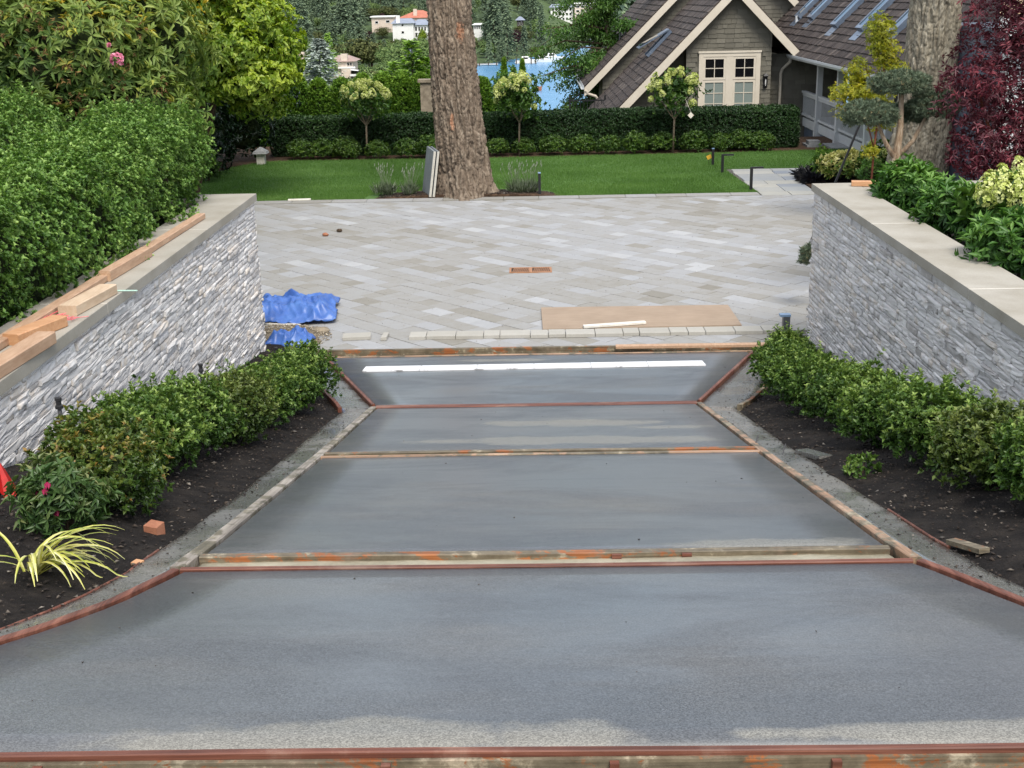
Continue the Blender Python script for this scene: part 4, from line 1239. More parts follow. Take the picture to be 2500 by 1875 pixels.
# gravel where pavers are still missing, left corner
mound('gravel_heap', -3.15, 14.72, 0.62, 0.60, 0.10, M['gravel'], z0=0.0, seed=5, label='heap of tan gravel between the left wall end and the blue tarps')
def gpos(n, rng):
    a = rng.uniform(0, 6.28, n); r = np.sqrt(rng.random(n)) * 0.66
    x = -3.15 + r * np.cos(a); y = 14.72 + r * np.sin(a)
    z = 0.10 * (1 - (r / 0.62) ** 2).clip(0, 1) + 0.012
    return np.stack([x, y, z], 1)
o = chips('gravel_stones', 2600, gpos, (0.006, 0.022), M['gravel'], 0.8, 9); o['label'] = 'loose tan stones on the gravel heap by the left wall end'
def mpos(n, rng):
    x = rng.uniform(-3.2, 0.5, n); y = rng.uniform(25.56, 26.4, n)
    e = ((x + 1.4) / 1.9) ** 2 + ((y - 25.78) / 0.8) ** 2
    k = e < 1
    return np.stack([x[k], y[k], 0.02 + 0.07 * (1 - e[k])], 1)
o = chips('mulch_chips', 5000, mpos, (0.008, 0.03), M['chip'], 0.4, 12); o['label'] = 'brown bark chips round the foot of the big fir'
# slurry crumbs on court and driveway edges
def cpos(n, rng):
    x = rng.uniform(-2.7, 2.8, n); y = np.where(rng.random(n) < .35, rng.uniform(14.2, 18, n), rng.uniform(13.85, 14.1, n))
    z = np.where(y > 14.13, 0.004, -0.03)
    return np.stack([x, y, z], 1)
o = chips('grit', 900, cpos, (0.003, 0.012), M['gravel'], 0.6, 14); o['label'] = 'scattered grit at the front of the paved court'
def jpos(n, rng):
    return np.stack([rng.uniform(-4, 4, n), rng.uniform(14.9, 24, n), np.full(n, 0.003)], 1)
o = chips('leaf_litter', 700, jpos, (0.003, 0.011), M['chip'], 0.4, 15); o['label'] = 'tiny dark debris scattered over the pavers'

def kpos(n, rng):
    y = rng.uniform(3.2, 13.6, n); s = rng.random(n) < .5; t = rng.random(n) ** 1.8
    x = np.where(s, OL(y) + (IL(y) - .06 - OL(y)) * t, OR(y) + (IR(y) + .06 - OR(y)) * t)
    return np.stack([x, y, zp(y) - .006], 1)
o = chips('curb_grit', 2600, kpos, (0.002, 0.010), M['chip'], 0.5, 17); o['label'] = 'dirt crumbs scattered along both curb strips'
def dpos(n, rng):
    y = rng.uniform(2.9, 13.7, n); x = IL(y) + .05 + (IR(y) - IL(y) - .1) * rng.random(n)
    k = np.zeros(n, bool)
    for a, b in slab_y: k |= (y > a + .03) & (y < b - .03)
    return np.stack([x, y, zp(y) - .003], 1)[k]
o = chips('slab_specks', 90, dpos, (0.003, 0.009), M['chip'], 0.4, 18); o['label'] = 'a few tiny leaves and specks on the fresh concrete'
# ---------------------------------------------------------------- the shingled house beyond the hedge
house = thing('shingled_house', 'taupe shingled house with steep brown shake gables and cream trim', 'house', (6.0, 40.0, -0.4))
HL = Vector(house.location)
def boxmesh(name, taper=0.4):
    me = bpy.data.meshes.new(name)
    t = 0.5
    me.from_pydata([(-.5, -.5, 0), (.5, -.5, 0), (.5, .5, 0), (-.5, .5, 0), (-.5, -.5, 1), (.5, -.5, 1), (.5, .5, taper), (-.5, .5, taper)], [], MB.BOX)
    return me
SHAKE = boxmesh('roof_shake', 0.25); SHAKE.materials.append(M['shake'])
SHING = boxmesh('wall_shingle', 0.3); SHING.materials.append(M['siding'])
def tiled(parent, O, e1, e2, length, height, expo, w, thick, m, proto, name, nparts, inside=None, seed=0, rank=None, gap=0.006, jag=0.012):
    """courses of overlapping pieces on a plane; e1 runs along the course, e2 up the plane"""
    rng = random.Random(seed)
    O, e1, e2 = Vector(O), Vector(e1).normalized(), Vector(e2).normalized()
    nr = e1.cross(e2).normalized()
    B = Matrix((e1, e2, nr)).transposed()
    items = []
    for r in range(int(height / expo)):
        s = -rng.random() * w[1]
        rt = rng.gauss(0, 0.06)
        while s < length:
            ww = rng.uniform(*w)
            a, b = max(s, 0), min(s + ww, length)
            s += ww
            if b - a < 0.03: continue
            c = O + e1 * ((a + b) / 2) + e2 * ((r + 0.5) * expo + rng.uniform(-jag, jag))
            if inside is None or inside(c):
                items.append((c, b - a - gap, min(1, max(0, rng.gauss(0.42, 0.2) + rt)), rng.uniform(0.8, 1.25)))
    order = sorted(range(len(items)), key=(lambda k: rank(items[k][0])) if rank else (lambda k: (items[k][0] - Vector((0, 0, 4))).length))
    chosen = set(order[:nparts])
    rest = MB()
    for k, (c, ww, sh, tk) in enumerate(items):
        L = expo * 1.12
        if k in chosen:
            o = link(name, proto, None, parent)
            o.color = (sh, 0, 0, 1)
            mt = B.to_4x4() @ Matrix.Diagonal((ww, L, thick * tk, 1))
            mt.translation = c + e2 * (expo * 0.06) - wloc(parent)
            o.matrix_local = mt
        else:
            vs = [c + e2 * (expo * 0.06) + B @ Vector((v.co.x * ww, v.co.y * L, v.co.z * thick * tk)) for v in proto.vertices]
            rest.add(vs, MB.BOX, sh)
    if rest.v:
        o = rest.build(name, m, parent); o['kind'] = 'stuff'

def gable_roof(xr, zr, pitch, xl, y0, y1, th=0.12, xright=None, vis=0, seed=0):
    """left slope (and right slope) of a gable whose ridge runs along Y"""
    def zl(x): return zr - pitch * abs(xr - x)
    for sgn, xe in ((-1, xl), (1, xright)):
        if xe is None: continue
        mb = MB()
        ze = zl(xe)
        mb.hexa([(xr, y0, zr - th), (xe, y0, ze - th), (xe, y1, ze - th), (xr, y1, zr - th)], [(xr, y0, zr), (xe, y0, ze), (xe, y1, ze), (xr, y1, zr)])
        rf = mb.build('roof', M['roofdeck'], house)
        L = math.hypot(xr - xe, zr - ze)
        if sgn < 0:
            tiled(rf, (xe, y1, ze + 0.002), (0, -1, 0), (xr - xe, 0, zr - ze), y1 - y0 + 0.02, L, 0.235, (0.12, 0.30), 0.034, M['shake'], SHAKE, 'roof_shake', vis, seed=seed, rank=lambda c: (c.y * 0.6 + abs(c.z - 2.0) * 2 if c.z < 3.9 else 99))
        else:
            tiled(rf, (xe, y0, ze + 0.002), (0, 1, 0), (xr - xe, 0, zr - ze), y1 - y0, L, 0.235, (0.12, 0.30), 0.034, M['shake'], SHAKE, 'roof_shake', 0, seed=seed + 1)
        # bargeboard on the front edge
        m2 = MB()
        w = 0.30
        m2.hexa([(xr, y0 - 0.05, zr - w - 0.02), (xe, y0 - 0.05, ze - w - 0.02), (xe, y0 - 0.003, ze - w - 0.02), (xr, y0 - 0.003, zr - w - 0.02)],
                [(xr, y0 - 0.05, zr - 0.02), (xe, y0 - 0.05, ze - 0.02), (xe, y0 - 0.003, ze - 0.02), (xr, y0 - 0.003, zr - 0.02)])
        m2.build('bargeboard', M['trim'], house)
gable_roof(6.03, 4.17, 1.02, 1.45, 37.70, 44.40, xright=7.90, vis=130, seed=1)
gable_roof(6.92, 5.86, 1.0, 1.90, 44.40, 56.0, xright=10.6, vis=50, seed=3)
# right wing roof, eave along Y towards the camera
mb = MB(); mb.hexa([(7.84, 23.5, 2.03), (12.5, 23.5, 6.69), (12.5, 46.5, 6.69), (7.84, 46.5, 2.03)], [(7.84, 23.5, 2.13), (12.5, 23.5, 6.79), (12.5, 46.5, 6.79), (7.84, 46.5, 2.13)])
rw = mb.build('roof', M['roofdeck'], house)
tiled(rw, (7.80, 46.5, 2.095), (0, -1, 0), (1, 0, 1), 23.0, 3.6, 0.235, (0.12, 0.30), 0.036, M['shake'], SHAKE, 'roof_shake', 120, seed=8, rank=lambda c: (99 if (c.y < 27 or c.y > 39 or c.z > 3.7) else c.y))
# skylights lying on the right wing
for (yy, a, b) in ((36.3, 8.62, 9.55), (33.4, 8.60, 9.5), (30.4, 8.60, 9.5), (40.0, 8.75, 9.6), (41.9, 8.75, 9.6)):
    n = Vector((-1, 0, 1)).normalized()
    pl = lambda x, y, h: Vector((x, y, 2.15 + (x - 7.88))) + n * h
    m2 = MB()
    for (ya, yb, xa, xb) in ((yy - .30, yy - .22, a, b), (yy + .22, yy + .30, a, b), (yy - .2195, yy + .2195, a, a + .07), (yy - .2195, yy + .2195, b - .07, b)):
        m2.hexa([pl(xa, ya, .03), pl(xb, ya, .03), pl(xb, yb, .03), pl(xa, yb, .03)], [pl(xa, ya, .17), pl(xb, ya, .17), pl(xb, yb, .17), pl(xa, yb, .17)])
    sk = m2.build('skylight', M['flash'], house)
    m3 = MB(); ya, yb, xa, xb = yy - .219, yy + .219, a + .071, b - .071
    m3.hexa([pl(xa, ya, .12), pl(xb, ya, .12), pl(xb, yb, .12), pl(xa, yb, .12)], [pl(xa, ya, .15), pl(xb, ya, .15), pl(xb, yb, .15), pl(xa, yb, .15)])
    m3.build('pane', M['skyglass'], sk)
    m4 = MB(); m4.hexa([pl(a - .22, yy - .33, .045), pl(a - .003, yy - .33, .045), pl(a - .003, yy + .33, .045), pl(a - .22, yy + .33, .045)], [pl(a - .22, yy - .33, .055), pl(a - .003, yy - .33, .055), pl(a - .003, yy + .33, .055), pl(a - .22, yy + .33, .055)])
    m4.build('flashing', M['flash'], sk)
# open skylights on the front gables' left slopes
def slope_sky(xr, zr, p, xa, xb, yy, lift):
    n = Vector((-p, 0, 1)).normalized()
    pl = lambda x, y, h: Vector((x, y, zr - p * (xr - x))) + n * h
    m2 = MB()
    for (ya, yb) in ((yy - .35, yy - .28), (yy + .28, yy + .35)):
        m2.hexa([pl(xa, ya, .03), pl(xb, ya, .03), pl(xb, yb, .03), pl(xa, yb, .03)], [pl(xa, ya, .13), pl(xb, ya, .13), pl(xb, yb, .13), pl(xa, yb, .13)])
    m2.hexa([pl(xa, yy - .2795, .03), pl(xb, yy - .2795, .03), pl(xb, yy + .2795, .03), pl(xa, yy + .2795, .03)], [pl(xa, yy - .2795, .08), pl(xb, yy - .2795, .08), pl(xb, yy + .2795, .08), pl(xa, yy + .2795, .08)])
    sk = m2.build('skylight', M['flash'], house)
    m3 = MB(); m3.hexa([pl(xa - .02, yy - .36, .135 + lift), pl(xb, yy - .36, .135), pl(xb, yy + .36, .135), pl(xa - .02, yy + .36, .135 + lift)], [pl(xa - .02, yy - .36, .175 + lift), pl(xb, yy - .36, .175), pl(xb, yy + .36, .175), pl(xa - .02, yy + .36, .175 + lift)])
    m3.build('sash', M['flash'], sk)
    m4 = MB(); m4.hexa([pl(xa + .05, yy - .29, .18 + lift), pl(xb - .07, yy - .29, .18), pl(xb - .07, yy + .29, .18), pl(xa + .05, yy + .29, .18 + lift)], [pl(xa + .05, yy - .29, .186 + lift), pl(xb - .07, yy - .29, .186), pl(xb - .07, yy + .29, .186), pl(xa + .05, yy + .29, .186 + lift)])
    m4.build('pane', M['skyglass'], sk)
slope_sky(6.03, 4.17, 1.02, 3.85, 4.6, 41.6, 0.30)
slope_sky(6.92, 5.86, 1.0, 4.75, 5.5, 49.0, 0.25)
slope_sky(6.92, 5.86, 1.0, 4.75, 5.5, 50.2, 0.25)
# vent pipes
m2 = MB(); zz = 5.86 - (6.92 - 2.9)
m2.lathe((2.55, 50.5, 1.42), [(0.13, 0), (0.13, 0.45), (0.17, 0.46), (0.17, 0.50), (0.13, 0.51), (0.13, 0.72), (0.26, 0.73), (0.28, 0.80), (0.14, 0.83), (0.14, 0.90), (0.24, 0.91), (0.2, 0.98), (0.02, 1.03)], 14); m2.build('roof_vent', M['gutter'], house, smooth=False)
m2 = MB(); m2.tube([(3.35, 47.5, 2.2), (3.35, 47.5, 2.65), (3.38, 47.42, 2.75)], 0.04, 8); m2.build('vent_pipe', M['greypipe'], house)
m2 = MB(); m2.tube([(8.62, 41.7, 2.85), (8.62, 41.7, 3.15)], 0.05, 8); m2.build('vent_pipe', M['gutter'], house)
# walls
def wall_panel(x0, x1, y, z0, z1, th=0.15, top=None):
    mb = MB()
    if top is None: mb.box(x0, x1, y, y + th, z0, z1)
    else:
        n = len(top)
        P = [(x0, z0), (x1, z0)] + top
        k = len(P)
        mb.add([(p[0], y, p[1]) for p in P] + [(p[0], y + th, p[1]) for p in P], [tuple(range(k)), tuple(range(2 * k - 1, k - 1, -1))] + [(i, k + i, k + (i + 1) % k, (i + 1) % k) for i in range(k)])
    return mb.build('wall', M['siding'], house)
under_front = lambda c: c.z < 4.17 - 1.02 * abs(6.03 - c.x) - 0.16
win_hole = lambda c: not (4.98 < c.x < 6.88 and c.z < 2.27)
bay = wall_panel(4.66, 7.15, 38.02, -0.4, 2.75, 0.6, top=[(7.15, 2.86), (6.03, 4.0), (4.66, 2.61)])
tiled(bay, (4.645, 38.015, 0.2), (1, 0, 0), (0, 0, 1), 2.52, 3.7, 0.135, (0.14, 0.34), 0.022, M['siding'], SHING, 'wall_shingle', 110, inside=lambda c: under_front(c) and win_hole(c), seed=21)
rec = wall_panel(1.7, 4.655, 38.62, -0.4, 0.0, 0.15, top=[(4.655, 2.6), (2.0, -0.1)])
tiled(rec, (1.75, 38.615, 0.2), (1, 0, 0), (0, 0, 1), 2.9, 2.3, 0.135, (0.14, 0.34), 0.022, M['siding'], SHING, 'wall_shingle', 40, inside=lambda c: under_front(c), seed=22)
rec2 = wall_panel(7.155, 9.6, 38.62, -0.4, 2.12, 0.15)
tiled(rec2, (7.155, 38.615, 0.0), (1, 0, 0), (0, 0, 1), 2.3, 2.05, 0.135, (0.14, 0.34), 0.022, M['siding'], SHING, 'wall_shingle', 60, inside=lambda c: True, seed=23)
under2 = lambda c: c.z < 5.86 - abs(6.92 - c.x) - 0.2
g2 = wall_panel(2.55, 10.4, 44.75, -1.5, 1.0, 0.15, top=[(10.4, 2.2), (6.92, 5.7), (2.55, 1.3)])
tiled(g2, (2.55, 44.745, 0.75), (1, 0, 0), (0, 0, 1), 7.8, 4.6, 0.135, (0.14, 0.34), 0.022, M['siding'], SHING, 'wall_shingle', 90, inside=lambda c: under2(c), seed=24, rank=lambda c: (99 if c.z < c.x * 1.02 - 1.75 else c.x))
mb = MB(); mb.box(2.60, 2.75, 44.9, 56, -1.6, 1.35); mb.build('wall', M['siding'], house)
mb = MB(); mb.box(2.9, 3.25, 44.60, 44.74, -0.4, 0.95); mb.build('corner_post', M['trimgrey'], house)
mb = MB(); mb.box(9.65, 9.8, 24, 38.6, -0.4, 3.8); mb.build('wall', M['siding'], house)
# second storey window high on the back gable
mb = MB(); mb.box(5.55, 6.9, 44.62, 44.735, 3.0, 4.2); wf = mb.build('window', M['trim'], house)
mb = MB(); mb.box(5.75, 6.7, 44.6, 44.618, 3.15, 4.1); mb.build('pane', M['dark'], wf)
# French window
mb = MB()
Y0 = 37.955
for (a, b, c, d) in ((5.02, 5.15, -.3, 2.24), (6.71, 6.84, -.3, 2.24), (5.151, 6.709, 2.105, 2.24)):
    mb.box(a, b, Y0, 38.019, c, d)
mb.box(5.0, 6.86, Y0 - 0.02, Y0 - 0.001, 2.21, 2.27)
win = mb.build('french_window', M['trim'], house)
def sash(x0, x1, z0, z1, nx, nz, glass, yo=0.0):
    mb = MB(); t = 0.065; ya, yb = Y0 + 0.012 + yo, Y0 + 0.055
    mb.box(x0, x0 + t, ya, yb, z0, z1); mb.box(x1 - t, x1, ya, yb, z0, z1)
    mb.box(x0 + t + .0005, x1 - t - .0005, ya, yb, z0, z0 + t); mb.box(x0 + t + .0005, x1 - t - .0005, ya, yb, z1 - t, z1)
    ix0, ix1, iz0, iz1 = x0 + t + .001, x1 - t - .001, z0 + t + .001, z1 - t - .001
    for i in range(1, nx):
        c = ix0 + (ix1 - ix0) * i / nx; mb.box(c - .011, c + .011, ya + .006, yb, iz0, iz1)
    for j in range(1, nz):
        c = iz0 + (iz1 - iz0) * j / nz
        mb.box(ix0, ix1, ya + .009, yb, c - .011, c + .011)
    mb.build('sash', M['trim'], win)
    for i in range(nx):
        for j in range(nz):
            a = ix0 + (ix1 - ix0) * i / nx + (.0115 if i else 0); b = ix0 + (ix1 - ix0) * (i + 1) / nx - (.0115 if i < nx - 1 else 0)
            c = iz0 + (iz1 - iz0) * j / nz + (.0115 if j else 0); d = iz0 + (iz1 - iz0) * (j + 1) / nz - (.0115 if j < nz - 1 else 0)
            m2 = MB(); m2.box(a, b, ya + .022, ya + .030, c, d); m2.build('pane', glass, win)
for xa in (5.152, 6.038):
    xb = xa + 0.67
    sash(xa, xb, 1.44, 2.10, 2, 2, M['dark'])
    sash(xa, xb, -0.25, 1.425, 2, 5, M['curtain'])
mb = MB(); mb.box(5.824, 6.036, Y0 + 0.004, 38.018, -.3, 2.104); mb.build('mullion', M['trim'], win)
# wall lantern
mb = MB()
mb.box(6.94, 7.07, 37.99, 38.012, 1.18, 1.58); mb.box(6.945, 7.065, 37.87, 37.988, 1.50, 1.53); mb.box(6.955, 7.055, 37.88, 37.975, 1.22, 1.24)
for a in (6.957, 7.043):
    for b in (37.882, 37.966): mb.box(a, a + .01, b, b + .01, 1.241, 1.499)
mb.hexa([(6.93, 37.86, 1.531), (7.08, 37.86, 1.531), (7.08, 37.989, 1.531), (6.93, 37.989, 1.531)], [(6.985, 37.91, 1.60), (7.025, 37.91, 1.60), (7.025, 37.95, 1.60), (6.985, 37.95, 1.60)])
wlamp = mb.build('wall_lantern', M['iron'], house)
mb = MB(); mb.lathe((7.005, 37.928, 1.243), [(0.012, 0), (0.02, 0.06), (0.02, 0.14), (0.006, 0.2)], 8); mb.build('bulb', M['lens'], wlamp)
# gutters and downspouts
def gutter(x, z, y0, y1):
    mb = MB(); prof = [(0.06, 0.05), (0.06, -0.05), (-0.03, -0.06), (-0.07, 0.0), (-0.07, 0.06), (-0.055, 0.06), (-0.055, 0.005), (-0.025, -0.045), (0.045, -0.04), (0.045, 0.05)]
    vs = [(x + a, y0, z + b) for a, b in prof] + [(x + a, y1, z + b) for a, b in prof]; n = len(prof)
    mb.add(vs, [(i, (i + 1) % n, n + (i + 1) % n, n + i) for i in range(n)] + [tuple(range(n)), tuple(range(2 * n - 1, n - 1, -1))])
    mb.build('gutter', M['gutter'], house)
gutter(7.76, 2.06, 23.5, 38.5)
gutter(1.83, 0.83, 44.3, 56)
gutter(1.40, -0.52, 37.7, 44.4)
mb = MB(); mb.tube([(7.80, 38.42, 2.02), (7.78, 38.3, 1.90), (7.60, 38.5, 1.68), (7.56, 38.52, 1.55), (7.56, 38.53, -0.3)], 0.045, 10); mb.build('downspout', M['trim'], house)
mb = MB(); mb.tube([(1.93, 44.35, 0.74), (2.02, 44.4, 0.62), (2.3, 44.5, 0.52), (2.40, 44.55, 0.38), (2.40, 44.55, 0.12), (2.5, 44.6, -0.2)], 0.05, 10); mb.build('downspout', M['trim'], house)
# porch along the right wing
mb = MB(); mb.box(8.28, 9.64, 29.0, 38.3, 0.10, 0.26); mb.build('porch_floor', M['trimgrey'], house)
mb = MB(); mb.box(8.235, 8.278, 29.0, 38.3, 0.02, 0.27); mb.build('porch_fascia', M['trimgrey'], house)
mb = MB(); mb.box(8.30, 8.34, 29.0, 38.3, -0.4, 0.02); mb.build('porch_skirt', M['flash'], house)
for y in (36.25, 33.85, 30.9, 29.1):
    mb = MB(); mb.box(8.15, 8.30, y - .075, y + .075, 0.281, 2.04); mb.box(8.13, 8.32, y - .095, y + .095, -0.38, 0.28); mb.build('porch_post', M['trimgrey'], house)
for (ya, yb) in ((29.2, 30.8), (31.0, 33.75), (33.95, 36.15), (36.35, 38.3)):
    mb = MB(); mb.box(8.17, 8.28, ya, yb, 1.00, 1.06); mb.box(8.20, 8.25, ya, yb, 0.92, 0.998); mb.box(8.20, 8.25, ya, yb, 0.34, 0.40); rl = mb.build('railing', M['trimgrey'], house)
    y = ya + 0.07
    while y < yb - 0.05:
        m2 = MB(); m2.box(8.216, 8.234, y - .009, y + .009, 0.402, 0.918); m2.build('baluster', M['trimgrey'], rl); y += 0.14
mb = MB(); mb.box(9.60, 9.645, 30.2, 34.6, 0.27, 2.3); dw = mb.build('porch_door', M['dark'], house)
mb = MB(); mb.box(9.58, 9.597, 36.0, 37.2, 0.27, 2.2); mb.build('porch_door', M['dark'], house)
mb = MB(); mb.box(7.25, 7.65, 33.0, 33.6, -0.13, 0.06); mb.box(7.3, 7.6, 33.05, 33.4, 0.062, 0.16)
solid('stone_step', 'low pale stone block at the end of the clipped hedge by the porch', 'step', M['granite'], mb)
mb = MB(); mb.box(7.75, 9.4, 32.4, 33.5, -0.13, 0.05)
solid('stone_landing', 'flat grey stone landing in front of the white porch', 'landing', M['granite'], mb)

# iron fence left of the house
fn = thing('iron_fence', 'low black iron fence between the lake and the house', 'fence', (1.75, 42.0, -0.7))
mb = MB(); mb.box(1.3, 2.5, 41.985, 42.015, 0.56, 0.60); mb.box(1.3, 2.5, 41.985, 42.015, -0.45, -0.41); mb.build('rail', M['iron'], fn)
for k in range(11):
    x = 1.32 + k * 0.116; m2 = MB()
    m2.box(x - .009, x + .009, 41.99, 42.01, -0.408, 0.558) if k % 10 else m2.box(x - .03, x + .03, 41.97, 42.03, -0.75, 0.75)
    m2.build('picket', M['iron'], fn)

# outbuilding at the right edge with a new cedar roof
ob = thing('outbuilding', 'pale grey outbuilding with a new light cedar roof behind the purple maple', 'building', (9.5, 20.5, -0.13))
mb = MB(); mb.box(7.75, 12, 20.6, 25, -0.13, 3.3); wob = mb.build('wall', M['flash'], ob)
for k in range(14):
    m2 = MB(); m2.hexa([(7.75, 20.565, 0.1 + k * .2), (12, 20.565, 0.1 + k * .2), (12, 20.598, 0.1 + k * .2), (7.75, 20.598, 0.1 + k * .2)], [(7.75, 20.585, 0.295 + k * .2), (12, 20.585, 0.295 + k * .2), (12, 20.598, 0.295 + k * .2), (7.75, 20.598, 0.295 + k * .2)]); m2.build('siding_board', M['gutter'], wob)
mb = MB(); mb.box(7.60, 7.745, 20.52, 20.75, -0.1, 3.3); mb.build('corner_board', M['trimgrey'], ob)
mb = MB(); mb.hexa([(7.3, 20.1, 3.42), (12.4, 20.1, 3.42), (12.4, 25, 6.5), (9.6, 25, 6.5)], [(7.3, 20.1, 3.5), (12.4, 20.1, 3.5), (12.4, 25, 6.58), (9.6, 25, 6.58)]); rob = mb.build('roof', M['lumberpale'], ob)
NSH = boxmesh('roof_shingle', 0.3); NSH.materials.append(M['newshake'])
tiled(rob, (7.3, 20.08, 3.505), (1, 0, 0), (0, 4.9, 3.08), 4.9, 2.4, 0.16, (0.09, 0.2), 0.02, M['newshake'], NSH, 'roof_shingle', 140, inside=lambda c: c.x > 7.3 + (c.y - 20.1) * 0.47, seed=41)
mb = MB(); mb.box(7.28, 12.4, 20.04, 20.09, 3.22, 3.50); mb.build('fascia', M['gutter'], ob)
mb = MB(); mb.box(7.9, 8.9, 20.53, 20.562, 1.1, 2.5); mb.build('window', M['white'], ob)

# ---------------------------------------------------------------- small things of the garden and the site
PL = 'path lights by the lawn'
def path_light(x, y, h, label, arm=None, w=0.055):
    t = thing('path_light', label, 'path light', (x, y, 0.0), PL)
    mb = MB(); mb.box(x - w / 2, x + w / 2, y - w / 2, y + w / 2, -0.05, h - 0.02 if arm is None else h - 0.032); mb.build('post', M['black'], t)
    if arm is None:
        m2 = MB(); m2.box(x - w / 2, x + w / 2, y - w / 2, y + w / 2, h - 0.0195, h); m2.build('cap', M['lid'], t)
    else:
        m2 = MB(); m2.box(x - w / 2, x + arm, y - w / 2, y + w / 2, h - 0.0315, h); ar = m2.build('arm', M['black'], t)
        m3 = MB(); m3.box(x + arm * 0.4, x + arm - 0.02, y - w / 3, y + w / 3, h - 0.037, h - 0.032); m3.build('lens', M['lens'], ar)
path_light(0.17, 25.62, 0.49, 'black post light at the mulch patch right of the big fir')
path_light(4.32, 29.75, 0.42, 'black straight post light farthest back at the lawn corner by the path')
path_light(4.36, 28.5, 0.43, 'black light with bent arm at the middle of the path edge', 0.25)
path_light(4.56, 25.85, 0.49, 'black light with bent arm at the near end of the path', 0.24)
t = thing('bollard_light', 'short grey bollard light with blue grey head by the right wall end', 'bollard', (2.98, 14.33, 0.0))
mb = MB(); mb.box(2.965, 3.045, 14.29, 14.37, -0.01, 0.285); mb.build('post', M['greymetal'], t)
mb = MB(); mb.box(2.925, 3.05, 14.285, 14.375, 0.2855, 0.312); mb.build('head', M['lid'], t)
def riser(x, y, top, label):
    side = -1 if x < 0 else 1
    z0 = float(bedz(side, x, y)) - 0.05
    t = thing('irrigation_riser', label, 'pipe', (x, y, z0 + .05), 'irrigation pipes in the beds')
    mb = MB(); mb.tube([(x, y, z0), (x + 0.004, y, top - 0.075)], 0.013, 10); mb.build('pipe', M['greypipe'], t)
    mb = MB(); mb.lathe((x + 0.004, y, top - 0.0745), [(0.015, 0), (0.024, 0.004), (0.024, 0.022), (0.016, 0.026), (0.016, 0.052), (0.021, 0.055), (0.021, 0.072), (0.012, 0.0745)], 12); mb.build('nozzle', M['pipe'], t)
riser(-2.90, 7.13, 1.716, 'black irrigation pipe nearest the camera against the left wall')
riser(-2.90, 10.29, 0.99, 'black irrigation pipe halfway along the left wall')
riser(-2.80, 12.9, 0.40, 'dark irrigation pipe at the far end of the left bed by the gravel')
riser(2.90, 10.4, 0.834, 'black irrigation pipe in the shrubs against the right wall')

ztop = 1.923
def block(label, p, q, w, h, m, name='wood_block', cat='wood block', group='lumber offcuts on the wall caps', z=ztop):
    mb = MB(); mb.bar((p[0], p[1], z + h / 2), (q[0], q[1], z + h / 2), w, h, ch=0.006)
    return solid(name, label, cat, m, mb, group)
mb = MB(); mb.bar((-3.425, 5.9, 1.951), (-3.295, 12.25, 1.951), 0.088, 0.054, ch=0.006)
solid('long_board', 'long pale lumber board lying along the left wall cap beside the hedge', 'board', M['lumber'], mb)
block('orange wood block beside the long board, farthest along the left wall cap', (-3.33, 9.42), (-3.285, 10.38), 0.092, 0.085, M['lumber'])
block('pale wood block, second farthest on the left wall cap by the green stick', (-3.235, 8.33), (-3.165, 9.0), 0.135, 0.075, M['lumberpale'])
block('orange wood block lying askew against the long board by the pink string', (-3.33, 7.58), (-3.19, 8.06), 0.12, 0.075, M['lumberorange'])
block('thick wood block nearest the camera on the left wall cap', (-3.165, 6.78), (-3.115, 7.62), 0.125, 0.08, M['lumber'])
block('single orange wood block on the corner of the right wall cap', (3.50, 13.64), (3.80, 13.58), 0.10, 0.055, M['lumberorange'])
mb = MB(); mb.tube([(-3.245, 9.08, ztop + .006), (-2.97, 9.06, ztop + .0065)], 0.0055, 6)
solid('marking_stick', 'thin pale green stick lying across the left wall cap', 'stick', M['mint'], mb)
mb = MB()
for k in range(26):
    a = RND.uniform(0, 6.28); c = (-3.26 + RND.gauss(0, .03), 8.15 + RND.gauss(0, .05))
    pts = [(c[0] + 0.07 * math.cos(a + t * 1.1) * (0.5 + RND.random() * .6), c[1] + 0.09 * math.sin(a + t * 1.1) * (0.5 + RND.random() * .6), ztop + 0.004 + RND.random() * 0.035) for t in range(5)]
    mb.tube(pts, 0.0028, 4, RND.random())
mb.tube([(-3.22, 8.2, ztop + .004), (-3.15, 8.27, ztop + .004), (-3.08, 8.3, ztop + .004)], 0.0022, 4, .5)
solid('string_tangle', 'tangle of pink string on the left wall cap', 'string', M['pink'], mb)

mb = MB(); mb.hexa([(0.115, 14.89, 0.006), (2.585, 14.94, 0.006), (2.572, 15.98, 0.006), (0.105, 16.00, 0.006)], [(0.115, 14.89, 0.026), (2.585, 14.94, 0.026), (2.572, 15.98, 0.026), (0.105, 16.00, 0.026)])
solid('plywood_sheet', 'large brown plywood sheet lying flat on the pavers', 'plywood', M['ply'], mb)
mb = MB(); mb.bar((0.62, 14.90, 0.045), (1.40, 15.06, 0.045), 0.075, 0.03, ch=0.003)
solid('lath', 'white lath lying across the front edge of the plywood', 'lath', M['lath'], mb)
mb = MB(); mb.bar((-5.02, 25.50, 0.034), (-4.56, 25.53, 0.034), 0.085, 0.028, ch=0.003)
solid('lath', 'white offcut lying on the lawn edge near the left wall', 'lath', M['lath'], mb)
mb = MB(); mb.bar((-3.62, 15.50, 0.02), (-2.98, 15.27, 0.02), 0.07, 0.025, ch=0.003)
solid('lath', 'wide pale lath sticking out below the big blue tarp', 'lath', M['lath'], mb)
mb = MB(); mb.bar((-3.05, 15.18, 0.012), (-2.62, 15.10, 0.012), 0.045, 0.02, ch=0.003)
solid('lath', 'thin white lath at the right front of the big blue tarp', 'lath', M['lath'], mb)

